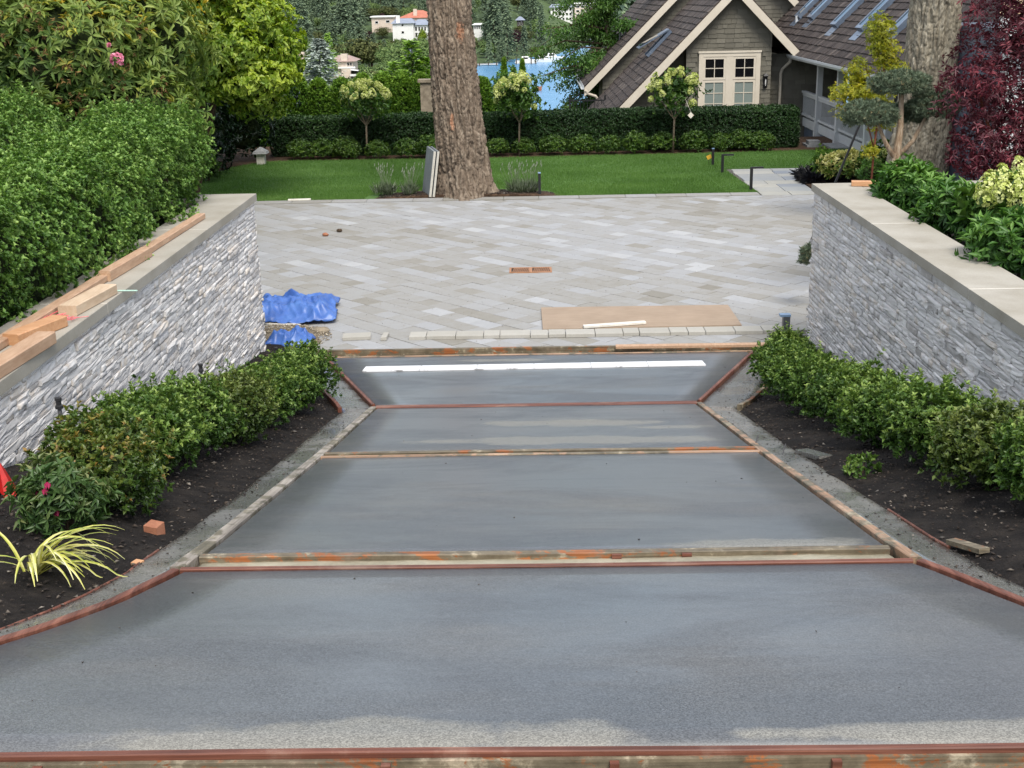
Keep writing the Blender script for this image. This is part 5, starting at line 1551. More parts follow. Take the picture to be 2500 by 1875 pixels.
def tarp(name, label, cx, cy, rx, ry, hgt, rot, seed, n=70, base=None):
    rng = np.random.default_rng(seed)
    u, v = np.meshgrid(np.linspace(-1, 1, n), np.linspace(-1, 1, n))
    U, W = u.ravel(), v.ravel()
    ang = np.arctan2(W, U); rad = np.maximum(np.abs(U), np.abs(W))
    k = 1 + 0.30 * (vnoise(np.stack([np.cos(ang) * 1.7 + seed, np.sin(ang) * 1.7, ang * 0], 1), seed) - 0.5) * rad
    X = U * rx * k; Y = W * ry * k
    P = np.stack([X * 2.2, Y * 2.2, X * 0 + seed], 1)
    wx = X + 0.25 * (fbm(P * 0.8, seed + 2, 3) - 0.5); wy = Y + 0.25 * (fbm(P * 0.8 + 9, seed + 3, 3) - 0.5)
    f1, f2 = cells(np.stack([wx * 2.3 + wy * .8, wy * 3.0], 1), seed)
    ridge = np.clip(1 - (f2 - f1) * 1.6, 0, 1) ** 1.6
    g1, g2 = cells(np.stack([wx * 5 + 5, wy * 6 - wx * 2], 1), seed + 5)
    ridge2 = np.clip(1 - (g2 - g1) * 2.0, 0, 1) ** 2
    env = np.clip(1.12 - rad ** 3, 0, 1)
    Z = hgt * env * (0.35 + 0.65 * fbm(P * 0.7, seed, 2)) + 0.10 * ridge * (0.25 + env) * fbm(P * 1.1 + 4, seed + 1, 2) * 1.6 + 0.03 * ridge2 * (.3 + fbm(P * 2, seed + 6, 2)) + 0.012
    ph = (wx * 5.5 + wy * 2.2) + 3.5 * (fbm(P * .9 + 3, seed + 8, 2) - .5)
    Z += 0.055 * env * (1 - np.abs(np.sin(ph * 1.6))) ** 1.5 * np.clip(.25 + U, .15, 1) + 0.03 * env * (1 - np.abs(np.sin(ph * 3.7 + wy * 4))) ** 2
    c, s = math.cos(rot), math.sin(rot)
    V = np.stack([cx + X * c - Y * s, cy + X * s + Y * c, Z], 1)
    if base is not None: V[:, 2] += base(V[:, 0], V[:, 1])
    F = [(j * n + i, j * n + i + 1, (j + 1) * n + i + 1, (j + 1) * n + i) for j in range(n - 1) for i in range(n - 1)]
    c0 = np.array((cx, cy, 0.0))
    o = link(name, np_mesh(name, V - c0, [np.array(F)], smooth=False), M['tarp'], None, tuple(c0))
    md = o.modifiers.new('thickness', 'SOLIDIFY'); md.thickness = 0.004; md.offset = 1
    return tag(o, label, 'tarp')
tarp('tarp', 'large crumpled blue tarp on the pavers at the left wall end', -3.20, 15.90, 0.58, 0.52, 0.17, 0.10, 3)
tarp('tarp', 'small crumpled blue tarp on the gravel heap', -2.92, 14.42, 0.26, 0.20, 0.09, -0.2, 8, n=46, base=lambda x, y: 0.07 * np.clip(1 - ((x + 3.15) / .6) ** 2 - ((y - 14.72) / .6) ** 2, 0, 1))
mb = MB(); mb.bar((-3.3, 14.2, 0.055), (-2.95, 14.42, 0.10), 0.05, 0.012)
solid('tarp_strip', 'twisted blue strip trailing from the small tarp', 'tarp strip', M['tarp'], mb)
def lump(name, label, cat, m, c, r, seed, group=None):
    V = []
    for i in range(9):
        for j in range(14):
            t = math.pi * i / 8; p = 2 * math.pi * j / 14
            V.append((math.sin(t) * math.cos(p), math.sin(t) * math.sin(p), math.cos(t)))
    V = np.array(V); k = 1 + 0.5 * (fbm(V * 1.6 + seed * 3, seed, 3) - 0.5)
    V = V * np.array(r) * k[:, None]
    F = [(i * 14 + j, (i + 1) * 14 + j, (i + 1) * 14 + (j + 1) % 14, i * 14 + (j + 1) % 14) for i in range(8) for j in range(14)]
    o = link(name, np_mesh(name, V, [np.array(F)]), m, None, c)
    return tag(o, label, cat, group)
lump('rock', 'brown rounded rock lying right of the blue tarps', 'rock', M['rock'], (-2.66, 14.98, 0.03), (0.11, 0.09, 0.045), 3)
for i, (x, y) in enumerate(((-3.63, 21.54), (-3.44, 21.92))):
    lump('pine_cone', ('orange brown cone on the pavers, the nearer of two', 'dark brown cone on the pavers, the farther of two')[i], 'cone', M['brick'] if i == 0 else M['twig'], (x, y, 0.03), (0.055, 0.04, 0.032), 5 + i, 'cones on the pavers')
# slabs leaning on the fir
for i, (lab, dx, w) in enumerate((('dark grey stone slab leaning on the fir, the left one of two', 0.0, 0.05), ('grey stone slab leaning on the fir, the right one of two with pale edge', 0.075, 0.045))):
    b0, b1 = Vector((-2.11 + dx, 25.50, 0.045)), Vector((-2.30 + dx, 26.15, 0.08))
    up = Vector((0.13, 0.02, 0.92))
    th = Vector((0.962, 0.27, -0.13)).normalized() * w
    t = thing('stone_slab', lab, 'slab', tuple(b0), 'stone slabs leaning on the fir')
    mb = MB(); mb.hexa([b0, b0 + th, b1 + th, b1], [b0 + up, b0 + th + up, b1 + th + up, b1 + up]); mb.build('slab_face', M['slab'], t)
    mb = MB(); e = Vector((0.002, -0.006, 0)); mb.hexa([b0 + e + th * .02, b0 + th * .98 + e, b0 + th * .98 - e * .05, b0 + th * .02 - e * .05], [b0 + up + e + th * .02, b0 + th * .98 + up + e, b0 + th * .98 + up - e * .05, b0 + up + th * .02 - e * .05]); mb.build('sawn_edge', M['slabedge'], t)
# stone post
t = thing('stone_post', 'small granite post with pointed cap in the bed left of the clipped hedge', 'post', (-6.82, 31.55, 0.0))
mb = MB(); mb.box(-6.92, -6.72, 31.45, 31.65, -0.05, 0.28); mb.build('post', M['slabedge'], t)
mb = MB(); mb.hexa([(-7.0, 31.37, 0.281), (-6.64, 31.37, 0.281), (-6.64, 31.73, 0.281), (-7.0, 31.73, 0.281)], [(-6.98, 31.39, 0.335), (-6.66, 31.39, 0.335), (-6.66, 31.71, 0.335), (-6.98, 31.71, 0.335)])
mb.hexa([(-6.98, 31.39, 0.3355), (-6.66, 31.39, 0.3355), (-6.66, 31.71, 0.3355), (-6.98, 31.71, 0.3355)], [(-6.84, 31.53, 0.44), (-6.80, 31.53, 0.44), (-6.80, 31.57, 0.44), (-6.84, 31.57, 0.44)]); mb.build('cap', M['granite'], t)
# small site bits
t = thing('marker_flag', 'tiny yellow marker flag standing in the lawn by the path lights', 'flag', (4.24, 29.9, 0.01))
mb = MB(); mb.tube([(4.24, 29.9, -.02), (4.24, 29.9, 0.16)], 0.004, 6); mb.build('wire', M['black'], t)
mb = MB(); mb.bar((4.20, 29.89, 0.17), (4.30, 29.89, 0.22), 0.01, 0.09); mb.build('flag', M['yellow'], t)
mb = MB(); z = float(bedz(-1, -1.76, 5.22)); mb.hexa([(-1.80, 5.20, z - .01), (-1.735, 5.18, z - .01), (-1.715, 5.24, z - .01), (-1.78, 5.26, z - .01)], [(-1.80, 5.20, z + .05), (-1.735, 5.18, z + .045), (-1.715, 5.24, z + .05), (-1.78, 5.26, z + .055)])
solid('brick_piece', 'broken orange brick piece on the dark soil of the left bed', 'brick', M['brick'], mb)
mb = MB(); z = float(bedz(-1, -1.655, 4.66)); mb.hexa([(-1.68, 4.65, z - .005), (-1.645, 4.64, z - .005), (-1.63, 4.67, z - .005), (-1.665, 4.68, z - .005)], [(-1.68, 4.65, z + .022), (-1.645, 4.64, z + .02), (-1.63, 4.67, z + .022), (-1.665, 4.68, z + .024)])
solid('wood_chip', 'small orange wood chip at the near left curb edge', 'wood chip', M['lumberorange'], mb)
mb = MB(); z = float(bedz(1, 1.77, 4.7)); mb.bar((1.735, 4.78, float(zp(4.78)) + .012), (1.80, 4.58, float(zp(4.58)) + .015), 0.05, 0.02)
solid('wood_scrap', 'weathered brown wood scrap on the soil beside the right curb', 'wood scrap', M['redsmear'], mb)
mb = MB(); mb.bar((1.74, 7.62, float(zp(7.62)) + .0), (1.82, 7.3, float(zp(7.3)) + .0), 0.09, 0.03)
solid('concrete_scrap', 'flat concrete spill beside the right curb under the shrubs', 'concrete spill', M['curb'], mb)
# red flag
V = []; z = float(bedz(-1, -2.72, 5.85))
t = thing('red_marker', 'crumpled red plastic marker on the soil against the left wall', 'marker', (-2.72, 5.85, z))
mb = MB()
ap = Vector((-2.73, 5.86, z + .155))
ring = [(-2.80, 5.86, z + .005), (-2.765, 5.80, z - .01), (-2.735, 5.83, z + .02), (-2.69, 5.785, z - .01), (-2.64, 5.80, z + .0), (-2.655, 5.88, z - .005), (-2.74, 5.91, z + .0)]
top = [tuple(ap + (Vector(p) - Vector((-2.72, 5.85, z))) * 0.16) for p in ring]
n = len(ring)
mb.add(ring + top, [(i, (i + 1) % n, n + (i + 1) % n, n + i) for i in range(n)] + [tuple(range(n, 2 * n)), tuple(range(n - 1, -1, -1))])
mb.build('sheet', M['red'], t)
mb = MB(); mb.tube([(-2.73, 5.86, z - .05), (-2.73, 5.86, z + .15)], 0.004, 6); mb.build('wire', M['black'], t)
# nails in the right form
for (x, y) in ((1.505, 8.0), (1.60, 7.55)):
    mb = MB(); mb.tube([(x, y, float(zp(y)) - .02), (x + .02, y + .01, float(zp(y)) + .06)], 0.004, 5)
    solid('form_nail', 'thin steel nail sticking up beside the right form, the %s one' % ('farther' if y > 7.8 else 'nearer'), 'nail', M['greypipe'], mb)
# ---------------------------------------------------------------- plants
def hedge_points(n, x0, x1, y0, y1, z0, z1, rnd_, rough, seed, faces=('top', 'x0', 'x1', 'y0', 'y1'), depth=0.12, freq=1.6):
    rng = np.random.default_rng(seed)
    ar = {'top': (x1 - x0) * (y1 - y0), 'x0': (y1 - y0) * (z1 - z0), 'x1': (y1 - y0) * (z1 - z0), 'y0': (x1 - x0) * (z1 - z0), 'y1': (x1 - x0) * (z1 - z0)}
    tot = sum(ar[f] for f in faces)
    Ps = []
    for f in faces:
        k = int(n * ar[f] / tot)
        P = np.stack([rng.uniform(x0, x1, k), rng.uniform(y0, y1, k), rng.uniform(z0, z1, k)], 1)
        if f == 'top': P[:, 2] = z1
        else: P[:, 'xy'.index(f[0])] = {'x0': x0, 'x1': x1, 'y0': y0, 'y1': y1}[f]
        Ps.append(P)
    P = np.concatenate(Ps)
    lo = np.array([x0 + rnd_, y0 + rnd_, z0 - 1]); hi = np.array([x1 - rnd_, y1 - rnd_, z1 - rnd_])
    Q = np.clip(P, lo, hi)
    A = norm(P - Q)
    k = rnd_ + rough * (fbm(P * freq * .35 + seed, seed, 2) - 0.5) * 3 + rough * 1.3 * (fbm(P * freq * 1.5 + seed, seed + 1, 2) - 0.5) * 2 - depth * rng.random(len(P)) ** 1.7
    return Q + A * k[:, None], norm(A + rng.normal(size=A.shape) * 0.35 + np.array([0, 0, 0.55]))
def fol_link(name, arrs, m, parent, kind=None):
    V, F, R = arrs
    off = np.array(wloc(parent)) if parent is not None else np.zeros(3)
    o = link(name, np_mesh(name, V - off, [F], R), m, parent)
    return o
def patchval(P, seed, a=1.3, base=0.5, amp=0.9):
    return np.clip(base + amp * (fbm(P * a, seed, 3) - 0.5), 0, 1)

def hedge(label, x0, x1, y0, y1, z0, z1, n, k, L, W, m, seed, rnd_=0.3, rough=0.10, faces=('top', 'x0', 'x1', 'y0', 'y1'), depth=0.12, vb=0.5, freq=1.6):
    t = thing('clipped_hedge' if rough < 0.09 else 'hedge', label, 'hedge', ((x0 + x1) / 2, (y0 + y1) / 2, z0))
    P, A = hedge_points(n, x0, x1, y0, y1, z0, z1, rnd_, rough, seed, faces, depth, freq)
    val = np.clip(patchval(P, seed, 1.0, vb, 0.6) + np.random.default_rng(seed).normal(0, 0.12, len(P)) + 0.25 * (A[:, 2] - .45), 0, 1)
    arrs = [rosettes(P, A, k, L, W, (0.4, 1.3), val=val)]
    if rough > 0.09:
        g = np.random.default_rng(seed + 70)
        pick = g.choice(len(P), 900, replace=False)
        D = norm(A[pick] * .5 + g.normal(size=(900, 3)) * .3 + np.array([0, 0, .8]))
        for q in range(4):
            arrs.append(rosettes(P[pick] + D * (.035 * (q + 1)), D, 4, L * .9, W * .9, (.5, 1.2), val=np.clip(.62 + .08 * q + g.normal(0, .1, 900), 0, 1)))
    fol_link('foliage', join_arrays(arrs), m, t)
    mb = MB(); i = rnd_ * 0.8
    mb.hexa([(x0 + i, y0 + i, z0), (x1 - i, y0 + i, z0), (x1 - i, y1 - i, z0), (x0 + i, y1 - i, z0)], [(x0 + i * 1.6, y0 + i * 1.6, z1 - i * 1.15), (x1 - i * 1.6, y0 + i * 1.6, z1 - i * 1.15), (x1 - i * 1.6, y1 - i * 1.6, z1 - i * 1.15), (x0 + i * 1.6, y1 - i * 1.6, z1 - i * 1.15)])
    mb.build('shade_core', M['inner'], t)  # solid core coloured dark in place of the hedge's inner shade
    return t
hedge('big leafy green hedge pressing over the left wall cap', -4.95, -3.52, 4.4, 13.95, 1.62, 2.80, 30000, 9, 0.034, 0.021, G['boxleaf'], 3, rnd_=0.42, rough=0.20, depth=0.24, vb=0.5, freq=3.2)
hedge('taller leafy hedge behind the front hedge at the left edge', -7.2, -5.15, 6.5, 14.6, 1.62, 2.98, 15000, 9, 0.036, 0.023, G['boxleaf'], 6, rnd_=0.45, rough=0.17, faces=('top', 'x1', 'y0'), depth=0.20, vb=0.48, freq=3.0)
hedge('long dark clipped hedge across the back of the lawn', -6.9, 7.05, 32.95, 33.85, 0.0, 1.03, 20000, 6, 0.050, 0.026, G['yew'], 9, rnd_=0.16, rough=0.045, faces=('top', 'x0', 'x1', 'y0'), depth=0.14, vb=0.45)

def bush(name, label, cat, c, r, n, k, L, W, m, seed=0, group=None, rough=0.18, spread=(0.4, 1.3), z0=None, fold=0.25, droop=0.15, vb=0.5, vamp=0.9, core=True, subs=None, stems=4, shell=0.4, zmin=-0.75):
    """a shrub: leaf rosettes over lumpy blobs, stems and a core with painted shade"""
    base = (c[0], c[1], c[2] - r[2] if z0 is None else z0)
    t = thing(name, label, cat, base, group)
    rng = np.random.default_rng(seed + 500)
    if subs is None:
        P, A = blob_points(n, c, r, rough, seed=seed, rng=rng, zmin=zmin, shell=shell)
    else:
        tot = sum(s[1][0] * s[1][1] + s[1][0] * s[1][2] for s in subs)
        Q = [blob_points(max(20, int(n * (s[1][0] * s[1][1] + s[1][0] * s[1][2]) / tot)), s[0], s[1], rough, seed=seed + i, rng=rng, zmin=zmin, shell=shell) for i, s in enumerate(subs)]
        P = np.concatenate([q[0] for q in Q]); A = np.concatenate([q[1] for q in Q])
    A = norm(A + rng.normal(size=A.shape) * 0.3 + np.array([0, 0, 0.3]))
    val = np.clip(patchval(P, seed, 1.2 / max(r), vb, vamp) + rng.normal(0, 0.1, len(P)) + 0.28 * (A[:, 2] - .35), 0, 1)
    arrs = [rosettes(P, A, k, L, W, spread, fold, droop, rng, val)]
    if rough >= .3 and len(P) > 500:
        ns = min(90, len(P) // 16); up = np.flatnonzero(A[:, 2] > .1)
        pick = rng.choice(up, min(ns, len(up)), replace=False); ns = len(pick)
        D = norm(A[pick] * .5 + rng.normal(size=(ns, 3)) * .3 + np.array([0, 0, .8])); ln = rng.uniform(.4, 1.3, ns)[:, None]
        for q in range(4):
            arrs.append(rosettes(P[pick] + D * ln * (.024 * (q + 1)), D, 5, L * .95, W * .95, (.5, 1.2), rng=rng, val=np.clip(.6 + .1 * q + rng.normal(0, .1, ns), 0, 1)))
    fol_link('foliage', join_arrays(arrs), m, t)
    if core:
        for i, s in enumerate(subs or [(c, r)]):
            core_mesh('shade_core', s[0], s[1], M['inner'], t, 0.60, seed + i)
    if stems:
        mb = MB()
        for s in range(stems):
            a = rng.uniform(0, 6.28); e = (c[0] + r[0] * 0.55 * math.cos(a), c[1] + r[1] * 0.55 * math.sin(a), c[2] + r[2] * 0.2)
            mb.tube([(c[0] + 0.03 * math.cos(a), c[1] + 0.03 * math.sin(a), base[2] - 0.03), ((base[0] + e[0]) / 2, (base[1] + e[1]) / 2, (base[2] * 0.4 + e[2] * 0.6)), e], [0.03 * max(r) + .004, 0.022 * max(r) + .003, 0.01 * max(r) + .002], 6)
        mb.build('stem', M['twig'], t)
    return t

# shrub rows along the walls
def row_shrub(side, x, y, r, h, kind, label, seed, group, lean=0.0):
    z = float(bedz(side, x, y))
    c = (x, y, z + h * 0.48)
    h *= 0.86
    spec = {'azalea': G['azalea'], 'bronze': G['bronze'], 'olive': G['olive']}[kind]
    rng = random.Random(seed)
    subs = [((x + rng.uniform(-.3, .3) * r, y + rng.uniform(-.45, .45) * r, z + h * rng.uniform(.42, .72)), (r * rng.uniform(.5, .8), r * rng.uniform(.5, .8), h * rng.uniform(.36, .52))) for _ in range(5)] + [(c, (r * .85, r * .9, h * .5))]
    return bush('azalea_shrub', label, 'shrub', c, (r, r, h * .5), int(2600 * (r / 0.4) ** 1.3), 8, 0.030, 0.0155, spec, seed, group, rough=0.34, subs=subs, z0=z, spread=(0.25, 1.15), shell=0.45, vamp=0.8)
LG, RG = 'azaleas along the left wall', 'azaleas along the right wall'
row_shrub(-1, -2.15, 5.72, 0.36, 0.46, 'bronze', 'bronze tinted azalea behind the fuchsia, nearest in the left row', 1, LG)
row_shrub(-1, -2.25, 6.62, 0.40, 0.50, 'azalea', 'second azalea from the camera in the left row, green beside the bronze one', 2, LG)
row_shrub(-1, -2.23, 7.40, 0.39, 0.50, 'azalea', 'third azalea from the camera in the left row', 3, LG)
row_shrub(-1, -2.17, 8.25, 0.38, 0.46, 'olive', 'olive toned azalea just beyond the middle irrigation pipe of the left wall', 4, LG)
row_shrub(-1, -2.17, 9.1, 0.37, 0.42, 'azalea', 'third azalea from the far end of the left row', 5, LG)
row_shrub(-1, -2.15, 10.0, 0.38, 0.42, 'azalea', 'second azalea from the far end of the left row', 6, LG)
row_shrub(-1, -2.17, 11.0, 0.42, 0.52, 'azalea', 'last azalea at the far end of the left row by the slanted board', 7, LG)
row_shrub(1, 2.72, 12.7, 0.25, 0.30, 'azalea', 'dark azalea at the right wall end below the bollard light', 11, RG)
row_shrub(1, 2.52, 11.6, 0.37, 0.33, 'azalea', 'second azalea from the far end of the right row', 12, RG)
row_shrub(1, 2.35, 10.45, 0.42, 0.39, 'azalea', 'azalea overhanging the far right curb where the board turns', 13, RG)
row_shrub(1, 2.32, 9.4, 0.42, 0.39, 'azalea', 'azalea around the irrigation pipe of the right wall', 14, RG)
row_shrub(1, 2.30, 8.45, 0.40, 0.39, 'azalea', 'azalea just in front of the right irrigation pipe', 15, RG)
row_shrub(1, 2.30, 7.5, 0.40, 0.39, 'azalea', 'azalea behind the small weed at the right curb', 16, RG)
row_shrub(1, 2.32, 6.65, 0.38, 0.39, 'azalea', 'third azalea from the camera in the right row', 17, RG)
row_shrub(1, 2.35, 5.9, 0.36, 0.39, 'olive', 'olive toned azalea, second from the camera in the right row', 18, RG)
row_shrub(1, 2.40, 5.2, 0.36, 0.39, 'azalea', 'nearest azalea of the right row at the frame edge', 19, RG)
z = float(bedz(1, 1.83, 6.62))
bush('weed', 'small leafy weed on the soil beside the right curb', 'weed', (1.86, 6.62, z + .05), (0.10, 0.09, 0.07), 60, 6, 0.032, 0.017, G['azalea'], 33, stems=2, core=False)
# fuchsia
z = float(bedz(-1, -2.14, 5.0))
fu = bush('fuchsia', 'fuchsia with crimson flowers in front of the bronze azalea on the left', 'shrub', (-2.09, 5.0, z + .15), (0.19, 0.18, 0.165), 330, 6, 0.052, 0.016, G['fuchsia'], 41, spread=(0.5, 1.4), droop=0.35, rough=0.3, shell=0.6)
for k in range(6):
    a = RND.uniform(0, 6.28)
    c = (-2.09 + 0.18 * math.cos(a) * RND.uniform(.5, 1), 5.02 - 0.17 * abs(math.sin(a)) * RND.uniform(.5, 1), z + RND.uniform(.12, .30))
    P = np.tile(np.array([c]), (7, 1)); D = norm(np.array([[math.cos(q) * .5, math.sin(q) * .5, -0.8] for q in np.linspace(0, 5.4, 7)]))
    V, F = leaf_arrays(P, D, norm(np.array([[math.cos(q), math.sin(q), .6] for q in np.linspace(0, 5.4, 7)])), 0.032, 0.016)
    fol_link('flower', (V, F, np.full(len(F), RND.random())), M['fuchsiapetal'], fu)
# striped flax: every leaf a part
def flax(label, x, y, n, seed, az0, azs, Lr):
    rng = random.Random(seed)
    z = float(bedz(-1, x, y))
    t = thing('flax_plant', label, 'flax', (x, y, z), 'yellow flax plants')
    for k in range(n):
        a = rng.gauss(az0, azs); L = rng.uniform(*Lr); el = rng.uniform(0.55, 1.25); w = rng.uniform(0.0045, 0.008)
        p = Vector((x + rng.uniform(-.025, .025), y + rng.uniform(-.025, .025), z - .01))
        V, F = [], []
        d = Vector((math.cos(a), math.sin(a), 0)); sd = Vector((-math.sin(a), math.cos(a), 0))
        N = 10; bend = rng.uniform(1.5, 2.5) * (0.7 + el * .35)
        for i in range(N + 1):
            u = i / N
            ww = w * (0.7 + 0.6 * min(1, u * 4)) * (1 - u ** 2.2) + 0.0012
            for q, lift in ((-1, .25), (0, 0), (1, .25)):
                V.append(p + sd * ww * q + Vector((0, 0, ww * lift)))
            th = el - bend * u ** 1.3
            p = p + (d * math.cos(th) + Vector((0, 0, math.sin(th)))) * (L / N)
            if p.z < z - .02: p.z = z - .02
        for i in range(N):
            for j in (0, 1): F.append((i * 3 + j, i * 3 + j + 1, i * 3 + j + 4, i * 3 + j + 3))
        V = np.array(V) - np.array((x, y, z))
        R = []
        tone = rng.uniform(.35, .75)
        for i in range(N):
            R += [min(1, tone + rng.uniform(-.05, .3)), max(0, tone - rng.uniform(0, .35))]
        link('leaf', np_mesh('leaf', V, [np.array(F)], R), G['flax'], t)
flax('yellow striped flax with arching leaves on the soil by the near left curb', -1.97, 4.38, 34, 5, 0.15, 1.1, (0.24, 0.44))
flax('yellow striped flax partly cut off by the left frame edge', -2.20, 4.16, 18, 9, 0.0, 1.6, (0.18, 0.34))

# planter behind the right wall
SG = 'glossy shrubs in the right planter'
for i, (x, y, r, h, lab) in enumerate(((3.93, 12.95, 0.36, 0.55, 'glossy green shrub farthest back in the right planter by the cap corner'), (3.93, 11.45, 0.38, 0.56, 'glossy green shrub in the middle of the right planter left of the pale hydrangea'), (3.84, 9.75, 0.38, 0.58, 'glossy green shrub nearest the camera in the right planter'), (4.75, 12.2, 0.36, 0.5, 'glossy green shrub between the hydrangea and the purple maple'), (4.6, 9.6, 0.4, 0.6, 'glossy green shrub behind the nearest planter shrub at the frame edge'))):
    bush('glossy_shrub', lab, 'shrub', (x, y, 1.70 + h * .5), (r, r, h * .5), 360, 8, 0.10, 0.030, G['rhodod'], 60 + i, SG, rough=0.22, spread=(0.5, 1.45), z0=1.70, droop=0.2, shell=0.6)
def petal_head(seed, cone):
    rng = np.random.default_rng(seed)
    d = sph(90, rng); d = d[d[:, 2] > -0.5]
    prof = np.array([0.075, 0.075, 0.11 if cone else 0.07])
    k = 1 - (0.35 if cone else 0.0) * np.clip(d[:, 2:], 0, 1)
    P = d * prof * np.concatenate([k, k, np.ones_like(k)], 1)
    return rosettes(P, norm(d), 4, 0.022, 0.022, (1.0, 1.5), rng=rng, val=rng.random(len(P)))
HEADS = []
for s in range(5):
    V, F, R = petal_head(s, s % 2 == 0)
    me = np_mesh('flower_head', V, [F], R); me.materials.append(M['petal']); HEADS.append(me)
def add_heads(parent, pts, sc, rng):
    for p in pts:
        o = link('flower_head', rng.choice(HEADS), None, parent, Vector(p) - wloc(parent), rng.uniform(-.2, .2))
        s = sc * rng.uniform(.75, 1.25); o.scale = (s, s, s * rng.uniform(.9, 1.2)); o.rotation_euler = (rng.uniform(-.5, .5), rng.uniform(-.5, .5), rng.uniform(0, 6))
rg = random.Random(4)
hb = bush('hydrangea', 'hydrangea with creamy yellow flower heads in the right planter', 'hydrangea', (4.32, 11.1, 2.02), (0.48, 0.42, 0.34), 170, 7, 0.13, 0.075, G['hyd'], 71, z0=1.68, shell=0.5, rough=0.2)
add_heads(hb, [(3.96, 10.85, 2.22), (4.08, 10.8, 2.26), (4.2, 10.85, 2.32), (4.32, 10.9, 2.36), (4.14, 11.0, 2.38), (4.3, 11.05, 2.46), (4.4, 10.85, 2.30), (4.22, 10.75, 2.20), (4.45, 11.1, 2.45), (4.02, 11.0, 2.30), (4.36, 10.75, 2.18), (4.5, 10.95, 2.36)], 1.15, rg)

# purple maple
def star_tree(name, label, cat, subs, n, L, W, m, seed, trunk, tm, k=6, group=None, base=None, shell=0.7, rough=0.25):
    t = thing(name, label, cat, base, group)
    rng = np.random.default_rng(seed)
    tot = sum(s[1][0] * s[1][2] for s in subs)
    Q = [blob_points(max(10, int(n * s[1][0] * s[1][2] / tot)), s[0], s[1], rough, seed=seed + i, rng=rng, zmin=-0.95, shell=shell) for i, s in enumerate(subs)]
    P = np.concatenate([q[0] for q in Q]); A = np.concatenate([q[1] for q in Q])
    A = norm(A * 0.5 + rng.normal(size=A.shape) * 0.45 + np.array([0, -0.15, 0.45]))
    val = np.clip(patchval(P, seed, 1.6, .5, .8) + rng.normal(0, 0.12, len(P)), 0, 1)
    fol_link('crown', rosettes(P, A, k, L, W, (1.05, 1.6), 0.1, 0.25, rng, val), m, t)
    for tr in trunk:
        mb = MB(); mb.tube(tr[0], tr[1], 8); mb.build('trunk' if tr is trunk[0] else 'branch', tm, t, smooth=True)
    return t
star_tree('purple_maple', 'dark purple leaved maple at the right edge behind the wall cap', 'tree',
    [((6.62, 16.0, 3.1), (1.22, 0.9, 1.7)), ((7.2, 15.8, 2.8), (1.0, .8, 1.5)), ((5.5, 15.7, 2.75), (0.5, 0.5, 0.42)), ((5.6, 15.6, 2.05), (0.48, 0.5, 0.42)), ((5.75, 15.5, 1.72), (0.4, 0.4, 0.32)), ((6.1, 15.7, 3.55), (0.5, 0.5, 0.5)), ((6.1, 15.6, 4.3), (0.75, 0.6, 0.6)), ((6.5, 15.5, 2.2), (0.8, 0.6, 0.7))],
    10500, 0.075, 0.020, G['pmaple'], 81,
    [([(6.2, 15.9, 0.0), (6.2, 15.9, 1.2), (6.25, 15.95, 2.6), (6.3, 16.0, 4.2)], [0.09, 0.075, 0.055, 0.02]), ([(6.2, 15.9, 1.2), (5.8, 15.7, 2.0), (5.5, 15.6, 2.7)], [0.045, 0.03, 0.012]), ([(6.22, 15.9, 2.0), (6.6, 15.7, 2.8), (6.9, 15.6, 3.6)], [0.045, 0.03, 0.012])], M['redbark'], base=(6.2, 15.9, 0.0), rough=0.2)
star_tree('golden_maple', 'slender golden green maple with red stems in front of the brown roof', 'tree',
    [((5.98, 22, 3.2), (0.26, 0.25, 0.36)), ((6.1, 22, 2.85), (0.24, 0.2, 0.3)), ((5.62, 22, 2.62), (0.24, 0.22, 0.2)), ((5.5, 21.9, 2.28), (0.36, 0.3, 0.2)), ((5.62, 21.9, 1.95), (0.36, 0.3, 0.22)), ((5.95, 22, 2.15), (0.3, 0.3, 0.3)), ((6.3, 22, 2.6), (0.22, 0.2, 0.16)), ((6.15, 22.1, 1.75), (0.26, 0.26, 0.18)), ((5.95, 22, 1.25), (0.16, 0.16, 0.12))],
    2600, 0.055, 0.018, G['ymaple'], 91,
    [([(5.98, 22, 0.0), (6.0, 22, 1.2), (6.05, 22, 2.2), (6.1, 22, 3.0), (6.05, 22, 3.5)], [0.02, 0.019, 0.016, 0.012, 0.005]), ([(6.0, 22, 1.3), (5.8, 22, 1.9), (5.6, 22, 2.4)], [0.014, 0.011, 0.005]), ([(6.04, 22, 2.0), (5.85, 22, 2.5), (5.75, 22, 2.7)], [0.018, 0.012, 0.005])], M['redbark'], base=(5.98, 22, 0.0), shell=0.8)
